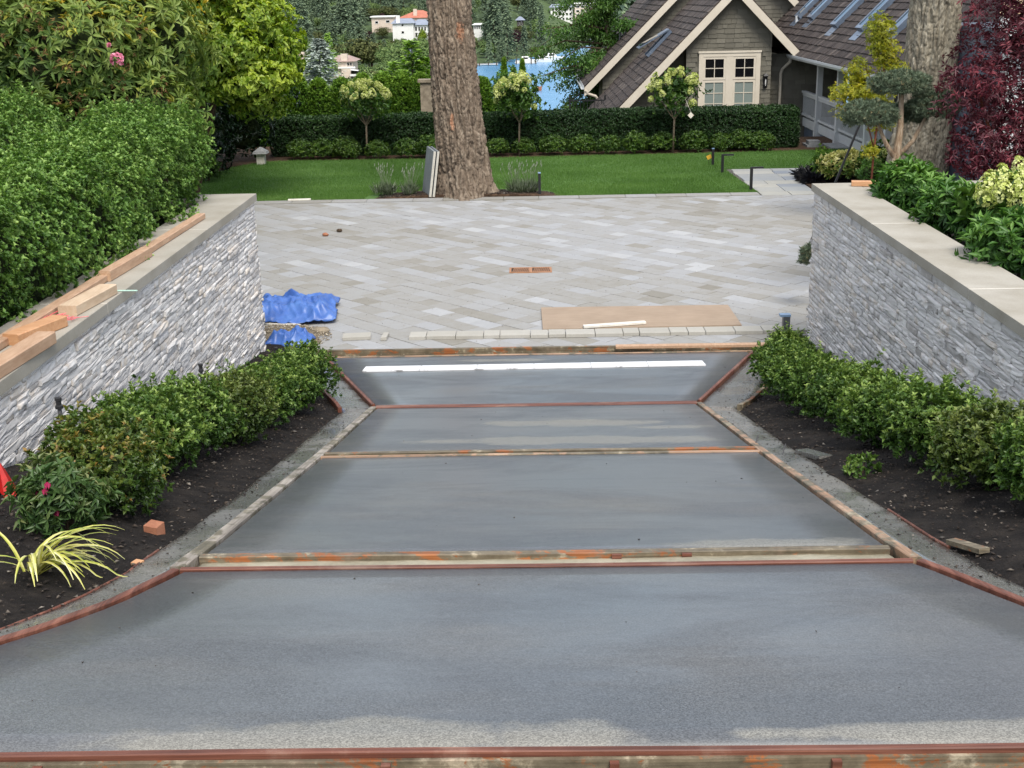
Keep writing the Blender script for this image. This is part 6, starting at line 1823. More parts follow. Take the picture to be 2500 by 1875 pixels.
# pompom pine
pn = thing('pompom_pine', 'clipped pine with cloud shaped needle pads and pale trunk behind the right wall', 'tree', (4.66, 16.0, 0.0))
mb = MB(); mb.tube([(4.64, 16, 0), (4.68, 16, 0.9), (4.66, 16, 1.5), (4.65, 16, 1.9), (4.68, 16, 2.3), (4.66, 16, 2.75)], [0.075, 0.068, 0.06, 0.055, 0.038, 0.03], 12); mb.build('trunk', M['palebark'], pn, smooth=True)
for i, (c, r, pts) in enumerate((
    ((4.64, 16.0, 2.83), (0.37, 0.30, 0.155), None),
    ((4.25, 15.9, 2.47), (0.34, 0.30, 0.165), [(4.65, 16, 1.88), (4.5, 15.97, 2.1), (4.36, 15.92, 2.36)]),
    ((5.08, 16.0, 2.56), (0.30, 0.26, 0.19), [(4.67, 16, 1.92), (4.85, 16, 2.12), (5.0, 16, 2.44)]),
    ((4.80, 16.4, 2.42), (0.34, 0.28, 0.13), [(4.66, 16, 1.98), (4.75, 16.2, 2.2), (4.8, 16.35, 2.36)]),
    ((3.60, 15.75, 0.71), (0.17, 0.16, 0.16), [(4.68, 16, 0.62), (4.3, 15.9, 0.60), (3.70, 15.77, 0.64)]))):
    rng = np.random.default_rng(200 + i)
    P, A = blob_points(int(1500 * r[0] / .35 * max(.5, r[1] / .3)), c, r, 0.16, freq=3.5, seed=i + 40, rng=rng, zmin=-0.75, shell=0.5)
    A = norm(A * 0.7 + np.array([0, 0, 0.5]) + rng.normal(size=A.shape) * .3)
    fol_link('needle_pad', rosettes(P, A, 9, 0.052, 0.006, (0.2, 1.0), rng=rng, val=np.clip(.5 + rng.normal(0, .2, len(P)), 0, 1)), G['pine'], pn)
    core_mesh('pad_twigs', c, r, M['twig'], pn, 0.62, i)
    if pts:
        mb = MB(); mb.tube(pts, [0.034, 0.028, 0.018], 10); mb.build('branch', M['palebark'], pn, smooth=True)
mb = MB(); mb.bar((4.86, 19.6, 1.3), (5.13, 19.6, 2.05), 0.03, 0.03)
mb.bar((4.39, 19.6, 0.0), (4.858, 19.6, 1.295), 0.03, 0.03)
solid('prop_pole', 'black slanting prop pole behind the left needle pad of the pine', 'pole', M['black'], mb)
# bed across the path
bush('variegated_shrub', 'cream and green variegated shrub beside the paved path', 'shrub', (6.75, 26.7, 0.36), (0.62, 0.45, 0.33), 420, 7, 0.085, 0.034, G['varieg'], 101, z0=0.0, rough=0.2, spread=(0.6, 1.4))
bush('dwarf_conifer', 'small spiky dark green conifer at the bed corner beside the lawn', 'shrub', (6.28, 27.15, 0.33), (0.2, 0.2, 0.38), 300, 5, 0.06, 0.016, G['arb'], 102, z0=0.0, group='dwarf conifers of the path bed', rough=0.25)
bush('dwarf_conifer', 'rounder dark green conifer between variegated shrub and pine trunk', 'shrub', (6.65, 24.4, 0.52), (0.3, 0.28, 0.28), 360, 5, 0.06, 0.016, G['rhodod'], 103, z0=0.0, group='dwarf conifers of the path bed', rough=0.25)
hb = bush('hydrangea', 'hydrangea with lime flower heads beside the variegated shrub and the fir trunk', 'hydrangea', (7.35, 26.2, 0.5), (0.5, 0.4, 0.42), 200, 7, 0.10, 0.06, G['hyd'], 104, z0=0.0, shell=.5)
add_heads(hb, [(7.0 + .65 * rg.random(), 25.85 + .15 * rg.random(), .55 + .38 * rg.random()) for _ in range(16)], 1.0, rg)
def tuft(name, label, cat, spots, m, L, w, n, seed, lean=0.6, kind=None, stuff=False):
    rng = np.random.default_rng(seed)
    x0 = np.mean([s[0] for s in spots]); y0 = np.mean([s[1] for s in spots]); z0 = spots[0][2]
    t = thing(name, label, cat, (x0, y0, z0))
    Vs, Fs, Rs = [], [], []
    for s in spots:
        az = rng.uniform(0, 6.28, n); el = rng.uniform(lean, 1.5, n)
        D = np.stack([np.cos(az) * np.cos(el), np.sin(az) * np.cos(el), np.sin(el)], 1)
        P = np.array(s) + rng.normal(size=(n, 3)) * np.array([.05, .05, 0])
        V, F = leaf_arrays(P, D, norm(np.stack([-np.cos(az) * np.sin(el), -np.sin(az) * np.sin(el), np.cos(el)], 1)), L * rng.uniform(.5, 1.1, n), w, 0.1, 0.45 if lean < .7 else .1)
        Vs.append((V, F, np.repeat(rng.random(n), 2)))
    fol_link('blades', join_arrays(Vs), m, t)
    return t
rs = random.Random(12)
tuft('black_grass', 'clump of black mondo grass along the path bed edge', 'grass clump', [(5.98 + .75 * rs.random() * (1 if True else 0), 28.0 - 1.5 * rs.random() + .0, 0.01) for _ in range(36)], G['mondo'], 0.30, 0.020, 60, 111, 0.35)
# lavender around the fir
for i, (x, y, lab) in enumerate(((-3.02, 25.9, 'lavender clump farthest left in the mulch round the fir'), (-2.52, 25.8, 'lavender clump just left of the leaning slabs'), (-0.32, 25.8, 'lavender clump just right of the fir foot'), (0.0, 25.9, 'lavender clump behind the post light right of the fir'))):
    t = tuft('lavender', lab, 'lavender', [(x + rs.gauss(0, .07), y + rs.gauss(0, .05), 0.06) for _ in range(5)], G['lavender'], 0.30, 0.016, 60, 120 + i, 0.7)
    mb = MB()
    for k in range(26):
        a = rs.uniform(0, 6.28); l = rs.uniform(.35, .62); s = rs.uniform(.15, .45)
        b = (x + rs.gauss(0, .06), y + rs.gauss(0, .04), .05); e = (b[0] + s * l * math.cos(a), b[1] + s * l * math.sin(a) * .6, .05 + l)
        mb.tube([b, ((b[0] + e[0]) / 2, (b[1] + e[1]) / 2, b[2] + l * .6), e], [0.003, .003, .003], 4, .6)
        mb.tube([e, (e[0] + .01, e[1], e[2] + .05)], [.009, .004], 5, .95)
    mb.build('flower_stem', G['lavender'], t)

# round shrubs in front of the clipped hedge
protos = []
for v in range(4):
    rng = np.random.default_rng(300 + v)
    subs = [((rng.uniform(-.08, .08), rng.uniform(-.08, .08), .28), (.33, .32, .27)), ((rng.uniform(-.15, .15), -.05, .36), (.22, .2, .2))]
    Q = [blob_points(420 if i == 0 else 150, s[0], s[1], .18, seed=v + i, rng=rng, zmin=-.7) for i, s in enumerate(subs)]
    P = np.concatenate([q[0] for q in Q]); A = norm(np.concatenate([q[1] for q in Q]) + np.array([0, 0, .3]))
    V, F, R = rosettes(P, A, 7, 0.055, 0.026, (.4, 1.3), rng=rng, val=np.clip(.5 + rng.normal(0, .2, len(P)), 0, 1))
    me = np_mesh('foliage', V, [F], R); me.materials.append(G['round'])
    V2 = []
    protos.append(me)
RX = [(-6.0, 0), (-5.45, -.02), (-4.92, .25), (-4.72, -.08), (-3.98, -.15), (-3.23, -.15), (-2.55, -.05), (-0.83, 0), (-0.2, 0), (0.52, 0), (1.28, 0), (2.0, -.05), (2.7, -.05), (3.36, .1), (4.15, .05), (4.9, .1), (5.45, .25), (6.0, .05)]
NTH = ['first', 'second', 'third', 'fourth', 'fifth', 'sixth', 'seventh', 'eighth', 'ninth', 'tenth', 'eleventh', 'twelfth', 'thirteenth', 'fourteenth', 'fifteenth', 'sixteenth', 'seventeenth', 'last']
p0 = None
for i, (x, dy) in enumerate(RX):
    if i <= 6: lab = '%s low round shrub from the left end of the bed before the clipped hedge' % NTH[i]
    else: lab = '%s low round shrub to the right of the big fir along the clipped hedge' % (NTH[i - 7] if i < 17 else 'last')
    t = thing('round_shrub', lab, 'shrub', (x, 32.42 + dy, 0.0), 'round shrubs before the clipped hedge', RND.uniform(0, 6.28))
    s = RND.uniform(.82, 1.08); t.scale = (s * RND.uniform(.95, 1.15), s, s * RND.uniform(.85, 1.05))
    link('foliage', protos[i % 4], None, t, None, RND.uniform(-.08, .08))
bush('round_shrub', 'small round shrub beside the dark laurel at the left lawn corner', 'shrub', (-7.45, 28.6, .28), (.33, .3, .28), 330, 7, .06, .028, G['round'], 140, z0=0.0)

# hydrangea standards
def standard(label, x, y, seed, top, r, dense, lean=0.0):
    rng = random.Random(seed)
    t = thing('hydrangea_tree', label, 'hydrangea tree', (x, y, 0.0), 'hydrangea standards before the clipped hedge')
    mb = MB(); mb.tube([(x, y, 0), (x + .01, y, .5), (x + .02, y, .85)], [.028, .024, .024], 8); mb.build('trunk', M['smoothbark'], t, smooth=True)
    for k in range(7):
        a = k * 0.9 + rng.random(); e = rng.uniform(.25, .5)
        mb = MB(); mb.tube([(x + .02, y, .84), (x + .02 + .45 * e * math.cos(a), y + .45 * e * math.sin(a), 1.1), (x + .02 + e * math.cos(a), y + e * math.sin(a), 1.45)], [.014, .010, .006], 6); mb.build('branch', M['smoothbark'], t)
    g = np.random.default_rng(seed)
    c = (x + lean, y, top - r[2])
    P, A = blob_points(int(dense * 1.25), c, r, .5, seed=seed, rng=g, zmin=-.85, shell=.8)
    A = norm(A + np.array([0, 0, .2]) + g.normal(size=A.shape) * .4)
    fol_link('crown', rosettes(P, A, 6, .085, .048, (.5, 1.4), rng=g, val=np.clip(.5 + g.normal(0, .2, len(P)), 0, 1), droop=.25), G['hyd'], t)
    pts = []
    for k in range(26):
        d = Vector((rng.gauss(0, 1), rng.gauss(-.3, .7), rng.gauss(.9, .7))).normalized()
        pts.append((c[0] + d.x * r[0] * 1.03, c[1] + d.y * r[1] * 1.03, c[2] + d.z * r[2] * 1.05))
    add_heads(t, pts, 1.2, rng)
    return t
standard('hydrangea standard with lime cream heads left of the big fir', -4.23, 32.3, 1, 1.92, (.62, .5, .46), 330)
standard('hydrangea standard with lime heads just right of the big fir before the lake', -0.30, 32.3, 2, 2.02, (.56, .5, .52), 420)
hs = standard('hydrangea standard carrying a paper tag in front of the house gable', 3.66, 32.3, 3, 2.05, (.64, .5, .50), 300)
mb = MB(); mb.add([(4.02, 31.7, .93), (4.10, 31.7, 1.01), (4.02, 31.7, 1.09), (3.94, 31.7, 1.01), (4.02, 31.706, .93), (4.10, 31.706, 1.01), (4.02, 31.706, 1.09), (3.94, 31.706, 1.01)], [(0, 1, 2, 3), (7, 6, 5, 4), (0, 4, 5, 1), (1, 5, 6, 2), (2, 6, 7, 3), (3, 7, 4, 0)])
mb.tube([(4.02, 31.703, 1.09), (3.9, 31.95, 1.4)], .003, 4)
mb.build('tag', M['tagwhite'], hs)

# arborvitae row and thujas
def arb_mesh(seed, h, r, cone):
    rng = np.random.default_rng(seed)
    n = 1900
    zz = rng.random(n) ** .9 * h; az = rng.uniform(0, 6.28, n)
    u = zz / h
    rad = r * (np.sqrt(np.clip(1 - u ** 5, 0, 1)) * .95 + .05 if not cone else (1 - u) ** .75 + .03) * (1 + .25 * (fbm(np.stack([np.cos(az) * 1.6, np.sin(az) * 1.6, zz * 2.2], 1) + seed, seed, 3) - .5) * 2)
    q = 1 - .25 * rng.random(n) ** 2
    P = np.stack([np.cos(az) * rad * q, np.sin(az) * rad * q, zz], 1)
    A = norm(np.stack([np.cos(az) * .6, np.sin(az) * .6, np.full(n, 1.0)], 1) + rng.normal(size=(n, 3)) * .3)
    V, F, R = rosettes(P, A, 4, .10, .030, (.1, .8), rng=rng, val=np.clip(.2 + .55 * u + rng.normal(0, .17, n), 0, 1))  # leaf colour lightens with height: dark foot and sunlit top painted in
    me = np_mesh('foliage', V, [F], R); me.materials.append(G['arb'])
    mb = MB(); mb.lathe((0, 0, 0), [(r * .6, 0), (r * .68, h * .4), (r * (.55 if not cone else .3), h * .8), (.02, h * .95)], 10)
    m2 = mb.mesh('shade_core'); m2.materials.append(M['inner'])  # dark core: the column's inner shade as colour
    return me, m2
AM = [arb_mesh(1, 2.15, .36, False), arb_mesh(2, 2.15, .34, False), arb_mesh(3, 2.2, .33, True)]
AX = [(-8.1, 36.4, 2.1), (-7.45, 36.6, 2.0), (-6.75, 37, 2.08), (-6.15, 37, 2.0), (-5.48, 37, 2.0), (-4.88, 37.1, 2.1), (-4.3, 37, 2.1), (-3.72, 37, 2.1), (-3.18, 36.9, 2.1), (-2.6, 37, 2.05), (-2.0, 37, 2.0), (-1.4, 37, 1.95)]
for i, (x, y, h) in enumerate(AX):
    pos = ('hidden behind the green tree, leftmost of the row', 'second from the left behind the green tree', 'third of the row, beside the green tree', 'fourth from the left of the row', 'behind the left hydrangea standard, left side', 'right behind the left hydrangea standard', 'behind the right side of the left hydrangea standard', 'second to the left of the stone pillar', 'beside the stone pillar and the big fir', 'behind the big fir, left', 'behind the big fir, middle', 'behind the big fir, right')[i]
    t = thing('arborvitae', 'clipped dark green arborvitae column ' + pos, 'arborvitae', (x, y, -.25), 'arborvitae row behind the clipped hedge', RND.uniform(0, 6))
    a = AM[i % 2]
    t.scale = (1, 1, h / 2.15)
    link('foliage', a[0], None, t, None, RND.uniform(-.1, .1)); link('shade_core', a[1], None, t)
for i, (x, y, h, lab) in enumerate(((-.80, 40, 2.65, 'pointed thuja left of three beside the lake'), (-.50, 40.2, 2.35, 'small pointed thuja between two others beside the lake'), (-.22, 40, 2.6, 'pointed thuja right of three beside the lake'))):
    t = thing('thuja', lab, 'thuja', (x, y, -.6), 'pointed thujas beside the lake', RND.uniform(0, 6))
    t.scale = (.85, .85, h / 2.2)
    link('foliage', AM[2][0], None, t, None, .1); link('shade_core', AM[2][1], None, t)
bush('ivy_shrub', 'dense light green leafy shrub just right of the big fir', 'shrub', (-.72, 38.2, .55), (.85, .5, 1.3), 1300, 6, .085, .05, G['rhodod'], 150, z0=-.4, vb=.65)
mb = MB(); mb.box(-3.02, -2.7, 35.0, 35.3, -.15, 1.72); mb.box(-3.08, -2.64, 34.94, 35.36, 1.721, 1.80)
solid('stone_pillar', 'rough stone pillar with flat cap just left of the big fir', 'pillar', M['rock'], mb)

# big firs
def fir(name, label, cx, cy, prof, m, seed, furrow=.05, flare=0.0, H=None):
    """prof: list of (z, x, radius)"""
    zz = np.concatenate([np.arange(-.05, 4.5, .013), np.arange(4.8, 13, .12)])
    na = 260
    cxs = np.interp(zz, [p[0] for p in prof], [p[1] for p in prof]); rs_ = np.interp(zz, [p[0] for p in prof], [p[2] for p in prof])
    a = np.linspace(0, 2 * np.pi, na, endpoint=False)
    Z, A_ = np.meshgrid(zz, a, indexing='ij'); R = np.repeat(rs_[:, None], na, 1); CX = np.repeat(cxs[:, None], na, 1)
    ca, sa, z = np.cos(A_.ravel()), np.sin(A_.ravel()), Z.ravel()
    P3 = np.stack([ca * 1.3, sa * 1.3, z * .5], 1)
    w1 = fbm(P3 * 2.0 + seed, seed, 3) - .5; w2 = fbm(P3 * 2.0 + 31, seed + 3, 3) - .5
    k = 26
    uu = (A_.ravel() / (2 * np.pi) * k + w1 * 5.0); vv = z * 1.15 + w2 * 1.2
    ui = np.stack([uu, vv], 1)
    # wrap: blend the cell noise around the seam
    Q1 = np.stack([(ca + w1 * .5) * 4.6, (sa + w2 * .5) * 4.6, z * 1.0 + w1], 1)
    Q2 = np.stack([ca * 9.5 + 7, sa * 9.5, z * 2.6], 1)
    r1 = 1 - np.abs(2 * fbm(Q1, seed, 2) - 1); r2 = 1 - np.abs(2 * fbm(Q2, seed + 9, 2) - 1)
    crack = np.clip((r1 - .80) / .18, 0, 1); crack2 = np.clip((r2 - .80) / .18, 0, 1)
    f1, f2 = cells(np.stack([uu * 1.3, z * 9 + w2 * 5], 1), seed + 4)
    step = np.clip((f2 - f1) * 2.5, 0, 1)
    fine = fbm(np.stack([ca * 16, sa * 16, z * 14], 1), seed + 20, 3) - .5
    h = -furrow * crack - furrow * .5 * crack2 * (1 - crack) + furrow * .22 * step + furrow * .45 * fine
    root = flare * np.exp(-np.clip(z, 0, 9) / .28) * (.5 + .5 * np.sin(A_.ravel() * 5 + seed) + .3 * np.sin(A_.ravel() * 3))
    rr = R.ravel() + h + root
    V = np.stack([CX.ravel() + rr * ca, cy + rr * sa, z], 1)
    nz = len(zz)
    I = np.arange(nz - 1)[:, None] * na; J = np.arange(na)[None, :]
    F = np.stack([I + J, I + (J + 1) % na, I + na + (J + 1) % na, I + na + J], -1).reshape(-1, 4)
    t = thing(name, label, 'tree', (cx, cy, 0.0))
    base = np.array((cx, cy, 0.0))
    o = link('trunk', np_mesh('trunk', V - base, [F], smooth=True), m, t)
    top = zz[-1]
    mb = MB(); rr_ = random.Random(seed)
    for q in range(14):
        zq = rr_.uniform(8, 12.8); aq = rr_.uniform(0, 6.28); L = rr_.uniform(1.2, 2.6)
        x0 = float(np.interp(zq, zz, cxs)); mb2 = MB()
        mb2.tube([(x0, cy, zq), (x0 + L * .6 * math.cos(aq), cy + L * .6 * math.sin(aq), zq - .1), (x0 + L * math.cos(aq), cy + L * math.sin(aq), zq - .5)], [.07, .05, .015], 6); mb2.build('branch', m, t)
    return t
fir('big_fir', 'massive rough barked fir trunk at the edge of the lawn, left of the house', -1.38, 25.98, [(-.05, -1.36, .64), (.1, -1.37, .60), (.35, -1.40, .555), (.94, -1.42, .525), (1.68, -1.49, .50), (2.8, -1.55, .465), (3.9, -1.59, .44), (13, -2.0, .30)], M['firbark'], 3, furrow=.085, flare=.16)
fir('big_fir', 'massive greyish fir trunk at the right behind the pompom pine', 7.2, 23.4, [(-.05, 7.16, .66), (.7, 7.20, .56), (2.5, 7.30, .465), (3.8, 7.32, .46), (13, 7.4, .36)], M['greybark'], 7, furrow=.06, flare=.12)

# trees and shrubs on the left
rh = bush('rhododendron', 'large rhododendron with bronze spent flower heads at the upper left', 'rhododendron', (-7.3, 17.2, 2.6), (3.0, 2.2, 2.6), 8500, 8, .135, .040, G['rhodo'], 160, z0=.0, rough=.2, spread=(.7, 1.5), droop=.25, shell=.35, stems=6,
    subs=[((-6.2, 16.6, 3.3), (1.5, 1.3, 1.2)), ((-7.6, 16.3, 3.6), (1.7, 1.3, 1.4)), ((-5.4, 16.8, 2.5), (1.0, 1.1, .9)), ((-6.4, 16.0, 2.35), (1.2, 1.0, .8)), ((-8.2, 16.0, 2.4), (1.4, 1.1, 1.0)), ((-6.8, 17.2, 4.7), (1.8, 1.4, 1.2)), ((-5.2, 17.4, 3.5), (.9, 1.0, .9)), ((-9.6, 16.4, 3.4), (1.6, 1.4, 1.6)), ((-7.6, 17.2, 1.3), (1.8, 1.4, 1.2))], vb=.5, vamp=1.0)
rng_ = np.random.default_rng(5)
P, A = blob_points(150, (-6.9, 16.0, 3.7), (2.1, 1.3, 1.3), .3, seed=160, rng=rng_)
P = P[(P[:, 1] < 16.4)]
P = np.repeat(P, 5, 0) + rng_.normal(size=(len(P) * 5, 3)) * np.array([.07, .05, .09]) + np.array([0, -.1, -.03])
A = norm(rng_.normal(size=P.shape) * .5 + np.array([.2, -.3, -.6]))
fol_link('spent_flower_head', rosettes(P, A, 6, .06, .014, (.2, 1.2), rng=rng_, val=rng_.random(len(P))), M['spent'], rh)
for i, (x, y, zf) in enumerate(((-5.02, 15.55, 3.33), (-4.98, 15.6, 2.45), (-5.12, 15.6, 3.50))):
    g = np.random.default_rng(i); d = sph(26, g); d[:, 1] = -abs(d[:, 1])
    fol_link('pink_flower', rosettes(np.array((x, y, zf)) + d * (.07 if i == 0 else .018), d, 4, .045 if i == 0 else .022, .03 if i == 0 else .016, (.6, 1.3), rng=g, val=g.random(26)), M['pinkpetal'], rh)
bush('green_tree', 'bright yellow green tree with drooping leaves left of the arborvitae row', 'tree', (-7.2, 26.3, 3.5), (2.7, 2.3, 2.6), 15000, 6, .10, .062, G['maple'], 170, z0=0.0, rough=.22, spread=(.7, 1.6), droop=.5, shell=.55, stems=5,
    subs=[((-6.2, 25.6, 3.0), (1.15, 1.1, .75)), ((-5.7, 25.6, 2.45), (.95, 1.0, .55)), ((-6.9, 25.2, 2.6), (1.1, 1.0, .7)), ((-5.75, 26.0, 3.6), (.9, 1.0, .6)), ((-5.25, 26.2, 2.95), (.62, .8, .75)), ((-6.3, 26.0, 4.2), (1.1, 1.2, .7)), ((-7.6, 26.2, 3.9), (1.5, 1.4, 1.2)), ((-7.2, 26.4, 5.2), (1.7, 1.6, 1.1)), ((-7.9, 26.0, 2.6), (1.2, 1.2, .9)), ((-5.6, 26.2, 1.95), (.6, .6, .4))], vb=.55, vamp=1.0)
bush('green_tree', 'mid green tree behind the rhododendron and the yellow green tree', 'tree', (-8.6, 23.2, 3.8), (2.6, 2.0, 3.0), 8000, 6, .12, .055, G['mid'], 171, z0=0.0, rough=.25, spread=(.7, 1.5), droop=.4, shell=.5,
    subs=[((-7.3, 22.6, 3.9), (1.3, 1.2, 1.0)), ((-8.6, 22.6, 3.2), (1.6, 1.3, 1.4)), ((-8.2, 23.0, 5.2), (1.9, 1.6, 1.3)), ((-6.8, 23.0, 4.9), (1.1, 1.1, .9)), ((-10.3, 23, 3.6), (1.7, 1.5, 2.0))])
bush('laurel', 'dark laurel thicket under the yellow green tree at the left lawn corner', 'shrub', (-7.6, 30.0, 1.1), (1.6, 1.2, 1.2), 1900, 7, .13, .045, G['under'], 180, z0=0.0, stems=0, rough=.25, droop=.4, spread=(.7, 1.6), subs=[((-8.0, 30.8, .95), (.9, .8, 1.0)), ((-8.2, 29.6, 1.0), (1.2, 1.0, 1.0)), ((-7.4, 31.9, 1.75), (1.4, .8, .8)), ((-7.45, 32.4, .8), (.75, .5, .85)), ((-9.6, 29.5, 1.3), (1.5, 1.2, 1.4))])
bush('laurel', 'tall dark evergreen screen behind the trees at the far left', 'shrub', (-12, 32, 3.0), (4.5, 2.0, 4.0), 3000, 6, .24, .09, G['yew'], 181, z0=0.0, stems=0, rough=.2, subs=[((-11.2, 32, 3.0), (2.6, 1.8, 3.6)), ((-15.5, 30, 3.5), (3.2, 2.2, 4.0)), ((-9.0, 33.5, 2.2), (1.6, 1.2, 2.4))])
# cherry tree left of the house
def cherry():
    t = thing('cherry_tree', 'loose cherry tree with drooping leaves between the lake and the house', 'tree', (3.4, 48.0, -1.6))
    rng = random.Random(9); g = np.random.default_rng(9)
    Ps, Ds = [], []
    tips = []
    mb = MB(); mb.tube([(3.4, 48, -1.6), (3.3, 48, .5), (3.0, 48, 2.0), (2.8, 48, 3.6), (2.9, 48, 5.2)], [.16, .13, .1, .07, .03], 8); mb.build('trunk', M['smoothbark'], t, smooth=True)
    targets = [(.15, 1.0), (-.05, 1.75), (.25, 1.95), (.5, 2.75), (.9, 3.2), (1.2, 2.2), (1.4, 1.2), (.95, .5), (1.5, .1), (1.7, -.25), (2.0, .8), (1.8, 1.7), (2.3, 1.5), (1.7, 3.0), (2.2, 3.7), (2.7, 3.1), (2.6, 2.2), (3.2, 3.9), (3.6, 2.9), (1.4, 3.7), (2.9, 4.6), (1.9, 4.4), (3.9, 4.2), (.75, 1.4), (1.1, -.3), (2.4, .2), (2.0, 2.5), (2.9, 1.3), (3.4, 2.2), (2.3, 3.0), (2.8, 3.6)]
    for (x, z) in targets:
        st = (2.95 + rng.uniform(-.2, .3), 48, min(4.6, max(.2, z + rng.uniform(-.1, .9))))
        y = 48 + rng.uniform(-1.3, 1.3)
        mid = ((st[0] + x) / 2, (48 + y) / 2, max(st[2], z) + .12)
        m2 = MB(); m2.tube([st, mid, (x, y, z)], [.05, .028, .008], 6); m2.build('branch', M['twig'], t)
        n = 14 if x < 1.3 else 22
        for q in range(n):
            u = rng.random() ** .6
            p = [(1 - u) ** 2 * a + 2 * u * (1 - u) * b + u * u * c for a, b, c in zip(st, mid, (x, y, z))]
            nn = 26 if x < 1.3 else 34
            P = np.array(p) + g.normal(size=(nn, 3)) * np.array([.17, .17, .11]); P[:, 2] -= .08
            Ps.append(P)
    P = np.concatenate(Ps)
    n = len(P)
    D = norm(g.normal(size=(n, 3)) * .7 + np.array([0, 0, -.75])); U = norm(np.cross(D, g.normal(size=(n, 3))))
    V, F = leaf_arrays(P, D, U, .15 * g.uniform(.7, 1.2, n), .055, .2, .2)
    v = np.clip(.5 + .9 * (fbm(P * .9, 4, 3) - .5) + g.normal(0, .15, n), 0, 1)
    fol_link('crown', (V, F, np.repeat(v, 2)), G['cherry'], t)
cherry()
# ---------------------------------------------------------------- near left shore, lake and the far hill
def near_land():
    xs = np.linspace(-220, -1, 60); ys = np.linspace(95, 300, 50)
    X, Y = np.meshgrid(xs, ys)
    m = np.clip((-0.066 * Y - X) / 5 + .2, 0, 1)
    Z = np.interp(Y, [95, 150, 200, 260, 300], [-6.2, -7.2, -8.1, -9.2, -9.8]) * m + (1 - m) * (LAKE - 2.0)
    V = np.stack([X.ravel(), Y.ravel(), Z.ravel()], 1); n = len(xs)
    F = [(j * n + i, j * n + i + 1, (j + 1) * n + i + 1, (j + 1) * n + i) for j in range(len(ys) - 1) for i in range(n - 1)]
    o = link('near_shore', np_mesh('near_shore', V, [np.array(F)], smooth=True), M['hillground']); o['kind'] = 'structure'
near_land()
def conifer_mesh(seed, width, bare=.06, mat=None, droop=.5, nb=300, dens=6, leafs=(.075, .032)):
    rng = np.random.default_rng(seed)
    Ps, Ds, Vv = [], [], []
    for b in range(nb):
        z = bare + (1 - bare) * rng.random() ** .85 * .985
        R = width * ((1 - z) ** .8) * rng.uniform(.6, 1.15) * (1 + .3 * math.sin(b * 2.4 + seed)) + .006
        a = rng.uniform(0, 6.28)
        s = np.linspace(.25, 1, dens)
        for q in s:
            r = R * q
            zz = z - droop * R * (q ** 1.6) + rng.normal(0, .004)
            Ps.append((math.cos(a) * r + rng.normal(0, .007), math.sin(a) * r + rng.normal(0, .007), zz))
            aa = a + rng.normal(0, .55)
            Ds.append((math.cos(aa), math.sin(aa), -droop * .9 + rng.normal(0, .25)))
            Vv.append(.25 + .45 * q + .1 * z + rng.normal(0, .15))
    P = np.array(Ps); D = norm(np.array(Ds)); n = len(P)
    U = norm(np.tile(np.array([[0., 0, 1]]), (n, 1)) + rng.normal(size=(n, 3)) * .3)
    V, F = leaf_arrays(P, D, U, leafs[0] * rng.uniform(.5, 1.1, n) * (.45 + 1.6 * width), leafs[1] * (.45 + 1.6 * width) * rng.uniform(.7, 1.2, n), -.2, .1)
    me = np_mesh('crown', V, [F], np.repeat(np.clip(Vv, 0, 1), 2)); me.materials.append(mat or G['conifer'])
    mb = MB(); mb.tube([(0, 0, -.05), (0, 0, .5), (0, 0, .97)], [.014, .009, .002], 6)
    m2 = mb.mesh('trunk'); m2.materials.append(M['twig'])
    return me, m2
def decid_mesh(seed, mat, n=1500, wide=.42):
    rng = np.random.default_rng(seed)
    subs = [((rng.uniform(-.22, .22), rng.uniform(-.22, .22), rng.uniform(.42, .78)), (wide * rng.uniform(.4, .7),) * 2 + (rng.uniform(.15, .26),)) for _ in range(8)]
    Q = [blob_points(n // 8, s[0], s[1], .3, seed=seed + i, rng=rng, shell=.5) for i, s in enumerate(subs)]
    P = np.concatenate([q[0] for q in Q]); A = norm(np.concatenate([q[1] for q in Q]) + np.array([0, 0, .4]))
    V, F, R = rosettes(P, A, 3, .05, .034, (.5, 1.5), rng=rng, val=np.clip(.5 + rng.normal(0, .25, len(P)), 0, 1))
    me = np_mesh('crown', V, [F], R); me.materials.append(mat)
    mb = MB(); mb.tube([(0, 0, -.05), (.01, 0, .3), (0, 0, .6)], [.03, .022, .008], 6)
    for k in range(4):
        a = k * 1.6; mb.tube([(.01, 0, .3), (.1 * math.cos(a), .1 * math.sin(a), .45), (.2 * math.cos(a), .2 * math.sin(a), .62)], [.012, .009, .004], 5)
    m2 = mb.mesh('trunk'); m2.materials.append(M['twig'])
    return me, m2
CON = [conifer_mesh(11, .20), conifer_mesh(12, .16), conifer_mesh(13, .24, droop=.35), conifer_mesh(14, .18, bare=.15), conifer_mesh(15, .28, droop=.25, nb=260), conifer_mesh(16, .13)]
DEC = [decid_mesh(21, G['decid']), decid_mesh(22, G['decid'], wide=.5), decid_mesh(23, G['olivetree'], wide=.55)]
LIME, PLUM = decid_mesh(24, G['limetree']), decid_mesh(25, G['plum'])
CEDAR = conifer_mesh(31, .30, droop=.12, nb=420, dens=9, mat=G['bluecedar'], bare=.04, leafs=(.06, .034))
GREENC = conifer_mesh(32, .26, droop=.3, nb=260, mat=G['fern'])
FERN = conifer_mesh(33, .20, droop=-.25, nb=300, dens=7, mat=G['fern'], leafs=(.09, .03))
def tree(name, label, meshes, x, y, z, h, w=1.0, group=None, cat='tree'):
    t = thing(name, label, cat, (x, y, z), group, RND.uniform(0, 6.28))
    t.scale = (h * w, h * w, h)
    link('crown', meshes[0], None, t, None, RND.uniform(-.15, .15)); link('trunk', meshes[1], None, t)
    return t
def shore(x): return 283 + np.clip(x + 3, 0, 60) * 4.2
